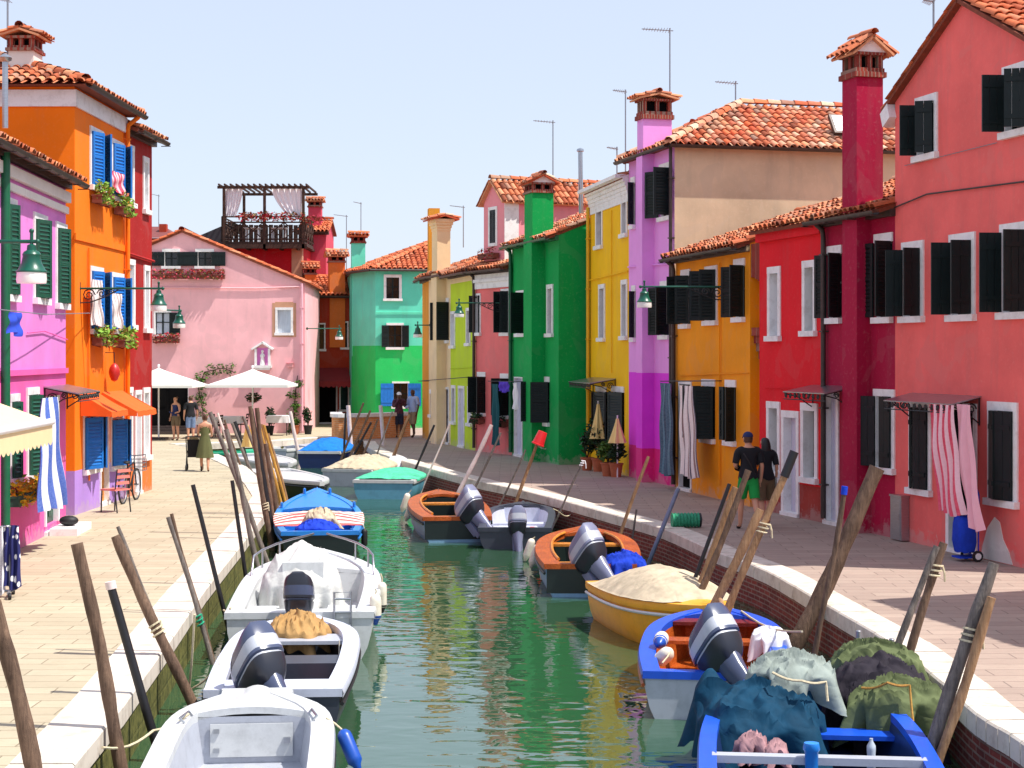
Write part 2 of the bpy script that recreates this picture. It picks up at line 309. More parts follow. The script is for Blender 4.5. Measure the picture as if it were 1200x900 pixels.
# ------------------------------------------------------------------ mesh builder
class MB:
    def __init__(s): s.v = []; s.f = []; s.mi = []; s.uv = {}; s.rnd = {}
    def vert(s, p): s.v.append(tuple(p)); return len(s.v) - 1
    def face(s, idx, mi=0, uv=None, rnd=None):
        s.f.append(tuple(idx)); s.mi.append(mi); k = len(s.f) - 1
        if uv: s.uv[k] = uv
        if rnd is not None: s.rnd[k] = rnd
    def poly(s, pts, mi=0, uv=None, rnd=None):
        s.face([s.vert(p) for p in pts], mi, uv, rnd)
    def box(s, a, b, mi=0, mat=None):
        x0, y0, z0 = a; x1, y1, z1 = b
        P = [V(x, y, z) for z in (z0, z1) for y in (y0, y1) for x in (x0, x1)]
        if mat is not None: P = [mat @ p for p in P]
        i = [s.vert(p) for p in P]
        for q in ((0, 2, 3, 1), (4, 5, 7, 6), (0, 1, 5, 4), (2, 6, 7, 3), (0, 4, 6, 2), (1, 3, 7, 5)):
            s.face([i[k] for k in q], mi)
    def obox(s, c, ax, ay, az, mi=0):      # centre and three half axes
        c = Vector(c); P = [c + ax * x + ay * y + az * z for z in (-1, 1) for y in (-1, 1) for x in (-1, 1)]
        i = [s.vert(p) for p in P]
        for q in ((0, 2, 3, 1), (4, 5, 7, 6), (0, 1, 5, 4), (2, 6, 7, 3), (0, 4, 6, 2), (1, 3, 7, 5)):
            s.face([i[k] for k in q], mi)
    def tube(s, pts, r, n=8, mi=0, cap=True, ell=1.0):
        pts = [Vector(p) for p in pts]; rs = r if isinstance(r, (list, tuple)) else [r] * len(pts)
        rings = []; prevx = None
        for k, p in enumerate(pts):
            d = (pts[min(k + 1, len(pts) - 1)] - pts[max(k - 1, 0)])
            if d.length < 1e-7: d = V(0, 0, 1)
            d.normalize()
            if prevx is None:
                h = V(0, 0, 1) if abs(d.z) < .9 else V(1, 0, 0)
                x = d.cross(h).normalized()
            else:
                x = (prevx - d * prevx.dot(d)); x = x.normalized() if x.length > 1e-6 else d.orthogonal().normalized()
            y = d.cross(x); prevx = x
            rings.append([s.vert(p + (x * math.cos(2 * PI * j / n) + y * (math.sin(2 * PI * j / n) * ell)) * rs[k]) for j in range(n)])
        for a, b in zip(rings, rings[1:]):
            for j in range(n): s.face((a[j], a[(j + 1) % n], b[(j + 1) % n], b[j]), mi)
        if cap: s.face(rings[0][::-1], mi); s.face(rings[-1], mi)
    def lathe(s, prof, c, n=16, mi=0, axis=None, cap=True):
        c = Vector(c); az = Vector(axis).normalized() if axis is not None else V(0, 0, 1)
        ax = az.orthogonal().normalized(); ay = az.cross(ax); rings = []
        for r, z in prof:
            rings.append([s.vert(c + az * z + (ax * math.cos(2 * PI * j / n) + ay * math.sin(2 * PI * j / n)) * max(r, 1e-4)) for j in range(n)])
        for a, b in zip(rings, rings[1:]):
            for j in range(n): s.face((a[j], a[(j + 1) % n], b[(j + 1) % n], b[j]), mi)
        if cap: s.face(rings[0][::-1], mi); s.face(rings[-1], mi)
    def grid(s, fn, nu, nv, mi=0, uv=True, wrap=False):
        idx = [[s.vert(fn(i / nu, j / nv)) for j in range(nv + 1)] for i in range(nu + 1)]
        for i in range(nu):
            for j in range(nv):
                q = (idx[i][j], idx[i + 1][j], idx[i + 1][j + 1], idx[i][j + 1])
                s.face(q, mi, [(i / nu, j / nv), ((i + 1) / nu, j / nv), ((i + 1) / nu, (j + 1) / nv), (i / nu, (j + 1) / nv)] if uv else None)
    def ellips(s, c, rad, n=12, m=8, mi=0, mat=None):
        c = Vector(c); rings = []
        for i in range(m + 1):
            a = PI * i / m; ring = []
            for j in range(n):
                p = V(rad[0] * math.sin(a) * math.cos(2 * PI * j / n), rad[1] * math.sin(a) * math.sin(2 * PI * j / n), rad[2] * math.cos(a))
                if mat is not None: p = mat @ p
                ring.append(s.vert(c + p))
            rings.append(ring)
        for a, b in zip(rings, rings[1:]):
            for j in range(n): s.face((a[j], b[j], b[(j + 1) % n], a[(j + 1) % n]), mi)
    def leaves(s, c, rad, n, size, clump=None, mi=0):
        c = Vector(c)
        for _ in range(n):
            while True:
                p = V(R(-1, 1), R(-1, 1), R(-1, 1))
                if p.length <= 1: break
            if p.length > .05: p *= (.55 + .45 * random.random()) / max(.35, p.length) * p.length ** .35
            q = c + V(p.x * rad[0], p.y * rad[1], p.z * rad[2]); k = size * R(.6, 1.35)
            a = V(R(-1, 1), R(-1, 1), R(-.6, .6)).normalized(); b = a.orthogonal().normalized()
            b = (Matrix.Rotation(R(0, 2 * PI), 3, a) @ b)
            s.poly([q - a * k, q + b * k * .45, q + a * k, q - b * k * .45], mi, None, random.random())
    def build(s, name, mats, parent=None, off=None, smooth=None, kind=None, label=None):
        me = bpy.data.meshes.new(name)
        v = s.v if off is None else [tuple(Vector(p) - off) for p in s.v]
        me.from_pydata(v, [], s.f)
        for m in (mats if isinstance(mats, (list, tuple)) else [mats]): me.materials.append(M[m] if isinstance(m, str) else m)
        if any(s.mi): me.polygons.foreach_set('material_index', s.mi)
        if s.uv:
            ul = me.uv_layers.new(name='UVMap')
            for p in me.polygons:
                u = s.uv.get(p.index)
                if u:
                    for k, li in enumerate(p.loop_indices): ul.data[li].uv = u[k]
        if s.rnd:
            at = me.attributes.new('rnd', 'FLOAT', 'FACE')
            at.data.foreach_set('value', [s.rnd.get(i, .5) for i in range(len(s.f))])
        me.validate(); me.update()
        if smooth is not None:
            me.polygons.foreach_set('use_smooth', [True] * len(me.polygons))
            me.set_sharp_from_angle(angle=math.radians(smooth))
        o = bpy.data.objects.new(name, me); COL.objects.link(o)
        if parent is not None: o.parent = parent
        elif off is not None: o.location = off
        if kind: o['kind'] = kind
        if label: o['label'] = label
        return o

def tag(o, label, cat, group=None):
    o['label'] = label; o['category'] = cat
    if group: o['group'] = group
    return o
def thing(name, label, cat, loc=(0, 0, 0), rz=0.0, group=None):
    o = bpy.data.objects.new(name, None); COL.objects.link(o); o.empty_display_size = .2
    o.location = loc; o.rotation_euler = (0, 0, rz); return tag(o, label, cat, group)
def single(mb, name, mats, label, cat, loc, group=None, smooth=None):
    return tag(mb.build(name, mats, None, Vector(loc), smooth), label, cat, group)

# ------------------------------------------------------------------ facades
class Fac:
    def __init__(s, a, b):
        s.p0 = Vector((a[0], a[1], 0)); s.p1 = Vector((b[0], b[1], 0))
        d = s.p1 - s.p0; s.L = d.length; s.u = d.normalized(); s.n = V(-s.u.y, s.u.x, 0); s.rz = math.atan2(s.u.y, s.u.x)
    def uz(s, px, py, y=0.0):
        o = s.p0 + s.n * y; dr = V((px - CX) / FL, 1, (HY - py) / FL); c = V(0, 0, HC)
        t = (o - c).dot(s.n) / dr.dot(s.n); q = c + dr * t
        return (q - s.p0).dot(s.u), q.z
    def rect(s, x0, x1, y0, y1):
        u0 = s.uz(x0, y0)[0]; u1 = s.uz(x1, y0)[0]; xc = (x0 + x1) / 2
        return u0, u1, s.uz(xc, y1)[1], s.uz(xc, y0)[1]
    def w(s, u, y, z): return s.p0 + s.u * u + s.n * y + V(0, 0, z)

def tiles(mb, O, U, Sv, w, ln, inside=None, pitch=.2, course=.33, jit=1.0):
    """a slope of real barrel tiles: half cylinders lapped course over course on a bed"""
    O = Vector(O); U = Vector(U).normalized(); Sv = Vector(Sv).normalized(); N = U.cross(Sv)
    nc = max(1, round(w / pitch)); pw = w / nc; nr = max(1, math.ceil(ln / course)); r = pw * .40
    for j in range(nr):
        for i in range(nc):
            s0 = j * course - .05; s1 = min(ln, (j + 1) * course + .04); uc = (i + .5) * pw
            if s1 - s0 < .08: continue
            if inside and not inside(uc, (s0 + s1) / 2): continue
            du = R(-.012, .012) * jit; dn = R(0, .012) * jit; rv = random.random(); sk = R(-.012, .012) * jit; ds = R(-.02, .02) * jit
            a = []; b = []
            for k in range(6):
                an = PI * k / 5
                ca, sa = math.cos(an), math.sin(an)
                a.append(mb.vert(O + U * (uc + du - ca * r * 1.04) + Sv * (s0 + ds) + N * (.045 + dn + sa * r * .95)))
                b.append(mb.vert(O + U * (uc + du + sk - ca * r * .88) + Sv * s1 + N * (.012 + dn * .3 + sa * r * .85)))
            for k in range(5): mb.face((a[k], a[k + 1], b[k + 1], b[k]), 0, None, rv)
            # thickness at the lower lip
            c = [mb.vert(Vector(mb.v[q]) * 1.0 - N * .016) for q in a]
            for k in range(5): mb.face((c[k], c[k + 1], a[k + 1], a[k]), 0, None, rv * .5)
            if random.random() < .9:       # pan tile between two covers
                rv2 = random.random(); h = pw * .5
                p = [O + U * (uc + h - r * .55) + Sv * s0 + N * .03, O + U * (uc + h) + Sv * s0 + N * .012, O + U * (uc + h + r * .55) + Sv * s0 + N * .03]
                q = [O + U * (uc + h - r * .55) + Sv * s1 + N * .012, O + U * (uc + h) + Sv * s1 - N * .004, O + U * (uc + h + r * .55) + Sv * s1 + N * .012]
                pa = [mb.vert(x) for x in p]; qa = [mb.vert(x) for x in q]
                if not inside or inside(uc + h, (s0 + s1) / 2):
                    mb.face((pa[0], pa[1], qa[1], qa[0]), 0, None, rv2 * .6); mb.face((pa[1], pa[2], qa[2], qa[1]), 0, None, rv2 * .6)
def ridge(mb, a, b, r=.11, course=.36):
    a = Vector(a); b = Vector(b); d = b - a; n = max(1, round(d.length / course)); d /= n; dn = d.normalized()
    x = dn.cross(V(0, 0, 1)).normalized(); z = x.cross(dn)
    for i in range(n):
        p = a + d * i; q = a + d * (i + 1.12); rv = random.random(); A = []; B = []
        for k in range(6):
            an = PI * k / 5
            A.append(mb.vert(p + x * math.cos(an) * r * 1.08 + z * (math.sin(an) * r * 1.05 + .01)))
            B.append(mb.vert(q + x * math.cos(an) * r * .9 + z * math.sin(an) * r * .9))
        for k in range(5): mb.face((A[k + 1], A[k], B[k], B[k + 1]), 0, None, rv)

def slab(mb, O, U, Sv, w, ln, th=.06, mi=0):
    O = Vector(O); U = Vector(U).normalized() * w; Sv = Vector(Sv).normalized() * ln; N = U.cross(Sv).normalized() * th
    P = [O, O + U, O + U + Sv, O + Sv]; Q = [p - N for p in P]
    i = [mb.vert(p) for p in P + Q]
    for q in ((0, 1, 2, 3), (7, 6, 5, 4), (0, 4, 5, 1), (1, 5, 6, 2), (2, 6, 7, 3), (3, 7, 4, 0)): mb.face([i[k] for k in q], mi)

def shutter(mb, hinge, ang, w, z0, z1, right=False, louv=True, th=.035):
    """one leaf, hinged at (u, y); ang 0 = shut, 180 = folded flat on the wall outside the opening"""
    a = math.radians(ang); d = V(math.cos(a), -math.sin(a), 0)
    if right: d = V(-d.x, d.y, 0)
    n = V(-d.y, d.x, 0); h = V(hinge[0], hinge[1], 0)
    if right: n = -n
    def bar(s0, s1, za, zb, t0, t1): 
        c = h + d * ((s0 + s1) / 2) + n * ((t0 + t1) / 2) + V(0, 0, (za + zb) / 2)
        mb.obox(c, d * ((s1 - s0) / 2), n * ((t1 - t0) / 2), V(0, 0, (zb - za) / 2))
    if not louv:
        k = max(2, round(w / .13))
        for i in range(k): bar(w * i / k + .002, w * (i + 1) / k - .004, z0, z1, -th / 2, th / 2)
        for zc in (.18, .82): bar(.02, w - .02, lerp(z0, z1, zc) - .035, lerp(z0, z1, zc) + .035, -th / 2 - .014, th / 2 + .014)
        return
    st = .055
    bar(0, st, z0, z1, -th / 2, th / 2); bar(w - st, w, z0, z1, -th / 2, th / 2)
    zr = [z0, z0 + (z1 - z0) * .5, z1 - .07]
    for z in zr: bar(st - .001, w - st + .001, z, z + .07, -th / 2 + .002, th / 2 - .002)
    nl = max(6, int((z1 - z0) / .075))
    for i in range(nl):
        z = z0 + .07 + (z1 - z0 - .14) * (i + .5) / nl
        c = h + d * (w / 2) + V(0, 0, z); up = V(0, 0, 1)
        mb.obox(c, d * (w / 2 - st), (n * .6 + up * .8) * .03, (n * .8 - up * .6) * .004)
    mb.obox(h + d * (w / 2) + V(0, 0, (z0 + z1) / 2) - n * 0, d * (w / 2 - st), n * .004, V(0, 0, (z1 - z0) / 2 - .05))

def hook_scroll(mb, c, ux, uz, r, turns=1.6, t=.012, flip=1):
    pts = []
    for k in range(15):
        a = turns * 2 * PI * k / 14; rr = r * (1 - .8 * k / 14)
        pts.append(Vector(c) + ux * (math.cos(a) * rr * flip) + uz * (math.sin(a) * rr))
    mb.tube(pts, t, 5)

class House:
    def __init__(s, label, a, b, depth, eave, mats, bands=(), gable=None, name='house', lean=None):
        """a, b: ground points of the canal front, left and right; local x along the front, y into the house"""
        s.f = Fac(a, b); s.L = s.f.L; s.D = depth; s.e = eave; s.mats = mats; s.bands = list(bands); s.gable = gable
        s.root = thing(name, label, 'house', s.f.p0, s.f.rz); s.op = []
    def opening(s, px=None, kind='window', uz=None, fr=.1, frm='white', sh=None, shm='shutter', louv=True, sill=.06, pane='glass', bars='v', door=None, lw=None, lint=True, hole=True, dep=.13, barm=None, half=None):
        u0, u1, z0, z1 = uz if uz else s.f.rect(*px)
        s.op.append((u0, u1, z0, z1))
        nm = kind
        mb = MB(); o = .028; ti = dep
        fr_s = fr
        if fr > 0:
            mb.box((u0 - fr, -o, z0), (u0 + .006, ti, z1)); mb.box((u1 - .006, -o, z0), (u1 + fr, ti, z1))
            mb.box((u0 - fr, -o - .004, z1 - .006), (u1 + fr, ti, z1 + fr * 1.15))
        else:
            mb.box((u0 - .004, .02, z0), (u0 + .03, ti, z1)); mb.box((u1 - .03, .02, z0), (u1 + .004, ti, z1))
            if lint: mb.box((u0 - .02, -.03, z1 - .01), (u1 + .02, ti, z1 + .14))
        if kind == 'window':
            mb.box((u0 - fr - .03, -o - sill, z0 - .10), (u1 + fr + .03, ti, z0 + .004))
        else: mb.box((u0 - fr, -.06, -.02), (u1 + fr, ti, .07))
        w = mb.build(nm, frm, s.root)
        s.winlist = getattr(s, 'winlist', []); s.winlist.append(w)
        if kind == 'window':
            g = MB(); g.poly([(u0, ti - .02, z0), (u1, ti - .02, z0), (u1, ti - .02, z1), (u0, ti - .02, z1)]); g.build('pane', pane, w)
            if bars:
                q = MB(); bw = .035; y0, y1 = ti - .05, ti - .01
                q.box((u0, y0, z0), (u0 + bw, y1, z1)); q.box((u1 - bw, y0, z0), (u1, y1, z1)); q.box((u0, y0, z1 - bw), (u1, y1, z1 + .002)); q.box((u0, y0, z0 - .001), (u1, y1, z0 + bw))
                um = (u0 + u1) / 2; q.box((um - .03, y0 - .004, z0 + .01), (um + .03, y1, z1 - .01)); zm = z0 + (z1 - z0) * .55
                q.box((u0 + .01, y0 + .004, zm - .018), (u1 - .01, y1, zm + .018)); q.build('sash', barm or 'shutter', w)
        else:
            dm = door or 'greydoor'; q = MB(); zt = z1
            q.box((u0 + .004, ti - .06, .05), (u1 - .004, ti - .01, z1))
            n = 2
            for i in range(2):
                for (za, zb) in ((.12, .46), (.52, .93)):
                    a0 = lerp(u0, u1, .5 * i) + .07; a1 = lerp(u0, u1, .5 * (i + 1)) - .07
                    q.box((a0, ti - .075, z1 * za), (a1, ti - .055, z1 * zb))
            d = q.build('door', dm, w)
            hd = MB(); hd.ellips((lerp(u0, u1, .85), ti - .09, min(1.0, z1 * .5)), (.035, .035, .035), 8, 6); hd.build('handle', 'iron', w) if False else None
        if sh:
            l, r = sh; wl = lw or (u1 - u0) / 2
            for ang, right in ((l, False), (r, True)):
                if ang is None: continue
                q = MB(); hx = (u1 if right else u0); shutter(q, (hx, -.05), ang, wl, z0 + .01, z1 - .01, right, louv); q.build('shutter', shm, w)
        return w
    def walls(s, sides=True):
        L, D, e = s.L, s.D, s.e; T = .16
        us = {0, L}; zs = {-.6, e}
        top = e
        if s.gable: top = s.gable[1]; zs.add(top)
        for o in s.op: us |= {o[0], o[1]}; zs |= {o[2], o[3]}
        for z, _ in s.bands: zs.add(z)
        us = sorted(u for u in us if -1e-6 <= u <= L + 1e-6); zs = sorted(z for z in zs if -.61 <= z <= top + 1e-6)
        bm = bmesh.new(); vc = {}
        def vt(u, y, z):
            k = (round(u, 4), round(y, 4), round(z, 4))
            if k not in vc: vc[k] = bm.verts.new((u, y, z))
            return vc[k]
        def mi(z):
            r = 0
            for zb, m in sorted(s.bands, key=lambda q: -q[0]):
                if z < zb: r = s.mats.index(m)
            return r
        def add(P, m):
            vs = [vt(*p) for p in P]
            if len(set(vs)) < 3: return
            try: f = bm.faces.new(vs); f.material_index = m
            except ValueError: pass
        for i in range(len(us) - 1):
            for j in range(len(zs) - 1):
                u0, u1, z0, z1 = us[i], us[i + 1], zs[j], zs[j + 1]
                if u1 - u0 < 1e-4 or z1 - z0 < 1e-4: continue
                uc, zc = (u0 + u1) / 2, (z0 + z1) / 2
                if any(o[0] < uc < o[1] and o[2] < zc < o[3] for o in s.op): continue
                add([(u0, 0, z0), (u1, 0, z0), (u1, 0, z1), (u0, 0, z1)], mi(zc))
        if s.gable:
            au, az, el, er = s.gable
            g = bm.verts[:] + bm.edges[:] + bm.faces[:]
            bmesh.ops.bisect_plane(bm, geom=g, plane_co=(0, 0, el), plane_no=(-(az - el), 0, au), clear_outer=True)
            g = bm.verts[:] + bm.edges[:] + bm.faces[:]
            bmesh.ops.bisect_plane(bm, geom=g, plane_co=(L, 0, er), plane_no=((az - er), 0, L - au), clear_outer=True)
            vc = {}
        for (u0, u1, z0, z1) in s.op:
            m = mi((z0 + z1) / 2)
            add([(u0, 0, z0), (u0, 0, z1), (u0, T, z1), (u0, T, z0)], m); add([(u1, 0, z1), (u1, 0, z0), (u1, T, z0), (u1, T, z1)], m)
            add([(u0, 0, z1), (u1, 0, z1), (u1, T, z1), (u0, T, z1)], m); add([(u1, 0, z0), (u0, 0, z0), (u0, T, z0), (u1, T, z0)], m)
        zc = sorted(z for z in zs if z in (-.6, e) or any(abs(z - b[0]) < 1e-6 for b in s.bands))
        sm = getattr(s, 'side_mat', None)
        for z0, z1 in zip(zc, zc[1:]):
            m = mi((z0 + z1) / 2); ms = s.mats.index(sm) if sm else m
            zt0 = z1; zt1 = z1
            add([(0, D, z0), (0, 0, z0), (0, 0, z1), (0, D, z1)], ms); add([(L, 0, z0), (L, D, z0), (L, D, z1), (L, 0, z1)], ms)
            add([(L, D, z0), (0, D, z0), (0, D, z1), (L, D, z1)], m)
        if s.gable:
            au, az, el, er = s.gable
            add([(0, D, e), (0, D, el), (au, D, az), (L, D, er), (L, D, e)], 0)
        elif getattr(s, 'ridge_z', None):
            y = s.ridge_y; ms = s.mats.index(sm) if sm else 0
            add([(0, D, e), (0, 0, e), (0, y, s.ridge_z)], ms); add([(L, 0, e), (L, D, e), (L, y, s.ridge_z)], ms)
        me = bpy.data.meshes.new('wall'); bm.to_mesh(me); bm.free()
        for m in s.mats: me.materials.append(M[m])
        o = bpy.data.objects.new('wall', me); COL.objects.link(o); o.parent = s.root; s.wall = o
        return o
    def roof_eave(s, pitch=20, ov=.28, side=.06, tm='tile', ridge_y=None, gut=True, gm='gutter', left=0.0, cornice=None, pit=.2):
        """ridge parallel to the front"""
        L, D, e = s.L, s.D, s.e; y = ridge_y or D / 2; tn = math.tan(math.radians(pitch)); zr = e + y * tn
        s.ridge_z = zr; s.ridge_y = y
        mb = MB(); c, sn = math.cos(math.radians(pitch)), math.sin(math.radians(pitch)); ln = (y + ov) / c
        O = V(-side, -ov, e - ov * tn + .05)
        slab(mb, O, V(1, 0, 0), V(0, c, sn), L + 2 * side, ln, .07)
        yb = D - y + .1; lb = math.hypot(yb, zr - e); sb = V(0, -yb, zr - e)
        slab(mb, V(L + side, D + .1, e + .05), V(-1, 0, 0), sb, L + 2 * side, lb, .07)
        rf = mb.build('roof', 'tilebed', s.root)
        tb = MB(); tiles(tb, O, V(1, 0, 0), V(0, c, sn), L + 2 * side, ln, None, pit)
        tiles(tb, V(L + side, D + .1, e + .05), V(-1, 0, 0), sb, L + 2 * side, lb, None, pit)
        ridge(tb, (-side, y, zr + .09), (L + side, y, zr + .09)); tb.build('tiles', tm, rf, smooth=50)
        if gut:
            g = MB(); zg = e - ov * tn + .02; yg = -ov - .05; A = []; r = .075
            for x in (-side, L + side): A.append([g.vert((x, yg + math.cos(PI + PI * k / 6) * r, zg + math.sin(PI + PI * k / 6) * r)) for k in range(7)])
            for k in range(6): g.face((A[0][k], A[1][k], A[1][k + 1], A[0][k + 1]))
            n = max(2, int(L / .8))
            for k in range(n + 1):
                x = lerp(0, L, k / n); g.box((x - .012, yg - r - .006, zg - r - .012), (x + .012, yg + r + .06, zg - r + .004))
            g.box((-side, -.11, e - .17), (L + side, -.004, e - .02))
            g.build('gutter', gm, s.root, smooth=60)
        s.roof = rf; return rf
    def roof_gable(s, ov=.22, front=.16, tm='tilenew'):
        """ridge at right angles to the front"""
        au, az, el, er = s.gable; L, D = s.L, s.D; mb = MB(); tb = MB()
        for (x0, z0, sg) in ((0, el, 1), (L, er, -1)):
            dx = (au - x0); dz = az - z0; ln = math.hypot(dx, dz); Sv = V(dx, 0, dz).normalized(); o = ov / abs(Sv.x)
            O = V(x0, -front, z0 + .05) - Sv * o
            if sg > 0: slab(mb, O + V(0, D + front, 0), V(0, -1, 0), Sv, D + front, ln + o, .06); tiles(tb, O + V(0, D + front, 0), V(0, -1, 0), Sv, D + front, ln + o)
            else: slab(mb, O, V(0, 1, 0), Sv, D + front, ln + o, .06); tiles(tb, O, V(0, 1, 0), Sv, D + front, ln + o)
        rf = mb.build('roof', 'tilebed', s.root); ridge(tb, (au, -front, az + .1), (au, D, az + .1)); tb.build('tiles', tm, rf, smooth=50)
        s.roof = rf
    def roof_hip(s, rx0, rx1, ry, rz, ov=.3, tm='tileold', gm='gutter', gut=('front', 'right', 'left')):
        """hipped roof: ridge from (rx0, ry) to (rx1, ry2) in plan at height rz"""
        L, D, e = s.L, s.D, s.e
        a, b, c, d = V(-ov, -ov, e), V(L + ov, -ov, e), V(L + ov, D + ov, e), V(-ov, D + ov, e)
        p = V(rx0[0], rx0[1], rz); q = V(rx1[0], rx1[1], rz)
        mb = MB(); tb = MB()
        if abs(rx0[0] - rx1[0]) > abs(rx0[1] - rx1[1]): fs = [(a, b, q, p), (b, c, q), (c, d, p, q), (d, a, p)]
        else: fs = [(a, b, p), (b, c, q, p), (c, d, q), (d, a, p, q)]
        for f in fs:
            mb.poly(f)
            O = f[0]; U = (f[1] - f[0]); w = U.length; U = U.normalized(); r = f[2] - f[1]
            nrm = (f[1] - f[0]).cross(f[2] - f[0]).normalized(); Sv = nrm.cross(U).normalized()
            P2 = [((x - O).dot(U), (x - O).dot(Sv)) for x in f]; ln = max(y for _, y in P2)
            def ins(u, sv, P2=P2):
                k = len(P2); ok = True
                for i in range(k):
                    x0, y0 = P2[i]; x1, y1 = P2[(i + 1) % k]
                    if (x1 - x0) * (sv - y0) - (y1 - y0) * (u - x0) < -.06 * math.hypot(x1 - x0, y1 - y0): ok = False
                return ok
            tiles(tb, O + nrm * .02, U, Sv, w, ln, ins)
        mb.poly([d, c, b, a])
        rf = mb.build('roof', 'tilebed', s.root)
        up = V(0, 0, .1)
        if (q - p).length > .2: ridge(tb, p + up, q + up)
        for x in fs:
            pass
        for x, y in ((a, p), (d, p), (b, q), (c, q)) if abs(rx0[0] - rx1[0]) > abs(rx0[1] - rx1[1]) else ((a, p), (b, p), (c, q), (d, q)):
            ridge(tb, x + up * .8, y + up)
        tb.build('tiles', tm, rf, smooth=50)
        g = MB(); r = .075
        for k, (x, y) in {'front': (a, b), 'right': (b, c), 'left': (d, a)}.items():
            if k in gut:
                dd = (y - x).normalized(); nn = V(dd.y, -dd.x, 0)
                rings = []
                for pnt in (x, y): rings.append([g.vert(pnt + nn * (.06 + math.cos(PI + PI * j / 6) * r) + V(0, 0, math.sin(PI + PI * j / 6) * r + .02)) for j in range(7)])
                for j in range(6): g.face((rings[0][j], rings[1][j], rings[1][j + 1], rings[0][j + 1]))
        if g.f: g.build('gutter', gm, s.root, smooth=60)
        s.roof = rf
    def pipe(s, u, z0, z1, m='gutter', r=.045, y=-.08, elbow=True, ov=.3):
        mb = MB(); pts = [(u, y, z0), (u, y, z1 - .35)]
        if elbow: pts += [(u, y - .02, z1 - .22), (u, -ov, z1 - .06), (u, -ov - .04, z1 + .03)]
        else: pts += [(u, y, z1)]
        mb.tube(pts, r, 8)
        z = z0 + .6
        while z < z1 - .5: mb.box((u - r - .02, y - r - .006, z), (u + r + .02, 0, z + .03)); z += 1.4
        mb.build('downpipe', m, s.root, smooth=50)
    def cable(s, pts, r=.012, m='gutter', name='cable'):
        mb = MB(); mb.tube([(u, -.02 - r, z) for u, z in pts], r, 5); mb.build(name, m, s.root)
    def chimney(s, u0, u1, y0, y1, z0, z1, m, cap='gable', hs=.65, capm='tile'):
        mb = MB(); mb.box((u0, y0, z0), (u1, y1, z1)); c = mb.build('chimney', m, s.root)
        h = MB(); o = .05; zc = z1
        if cap in ('gable', 'flat'):
            h.box((u0 - o, y0 - o, zc), (u1 + o, y1 + o, zc + .09 * hs)); h.box((u0 - o * .4, y0 - o * .4, zc + .09 * hs), (u1 + o * .4, y1 + o * .4, zc + .16 * hs))
            zz = zc + .16 * hs; pw = .09; hh = .22 * hs
            xs = [u0, (u0 + u1) / 2 - pw / 2, u1 - pw]; ys = [y0, (y0 + y1) / 2 - pw / 2, y1 - pw]
            for a in xs:
                for b in ys:
                    if a == xs[1] and b == ys[1]: continue
                    h.box((a, b, zz), (a + pw, b + pw, zz + hh))
            h.box((u0 + .1, y0 + .1, zz), (u1 - .1, y1 - .1, zz + hh - .02), 1)
            h.box((u0 - o, y0 - o, zz + hh), (u1 + o, y1 + o, zz + hh + .05)); zz += hh + .05
            h.build('chimney_head', ['brick', 'dark'], c)
            t = MB(); um = (u0 + u1) / 2
            hb = (y1 - y0) / 2 + o; ov = .1; ym = (y0 + y1) / 2
            rise = hb * .8 * hs if cap == 'gable' else .1
            if cap == 'gable':
                g = MB(); g.poly([(u0 - o + .012, ym - hb, zz), (u0 - o + .012, ym, zz + rise), (u0 - o + .012, ym + hb, zz)]); g.build('gable', 'white', c); g = MB(); g.poly([(u1 + o - .012, ym - hb, zz), (u1 + o - .012, ym + hb, zz), (u1 + o - .012, ym, zz + rise)]); g.build('gable', 'white', c)
            hw = hb + ov; r2 = rise * hw / hb; ln = math.hypot(hw, r2)
            for sg in (1, -1):
                if sg > 0: O = V(u0 - o - ov, ym - hw, zz + rise - r2 + .04); U = V(1, 0, 0); Sv = V(0, hw, r2)
                else: O = V(u1 + o + ov, ym + hw, zz + rise - r2 + .04); U = V(-1, 0, 0); Sv = V(0, -hw, r2)
                slab(t, O, U, Sv, u1 - u0 + 2 * (o + ov), ln, .04); tiles(t, O, U, Sv, u1 - u0 + 2 * (o + ov), ln, None, .16, .26)
            ridge(t, (u0 - o - ov, ym, zz + rise + .08), (u1 + o + ov, ym, zz + rise + .08), .08)
            t.build('chimney_tiles', capm, c, smooth=50)
        elif cap == 'flare':
            for k in range(6):
                a = k / 5; q = o * 3.2 * a ** 1.6; zq = zc + .5 * a
                if k < 5: b = (k + 1) / 5; h.box((u0 - q - .01 * k, y0 - q, zq), (u1 + q + .01 * k, y1 + q, zc + .5 * b + .002))
            h.build('chimney_head', m, c)
            t = MB(); zz = zc + .5; w = u1 - u0 + .52
            for sg in (1, -1):
                hw = (y1 - y0) / 2 + .26
                if sg > 0: O = V(u0 - .26, y0 - .26, zz); U = V(1, 0, 0); Sv = V(0, hw, .14)
                else: O = V(u1 + .26, y1 + .26, zz); U = V(-1, 0, 0); Sv = V(0, -hw, .14)
                slab(t, O, U, Sv, w, math.hypot(hw, .14), .05); tiles(t, O, U, Sv, w, math.hypot(hw, .14), None, .16, .3)
            t.build('chimney_tiles', capm, c, smooth=50)
        return c
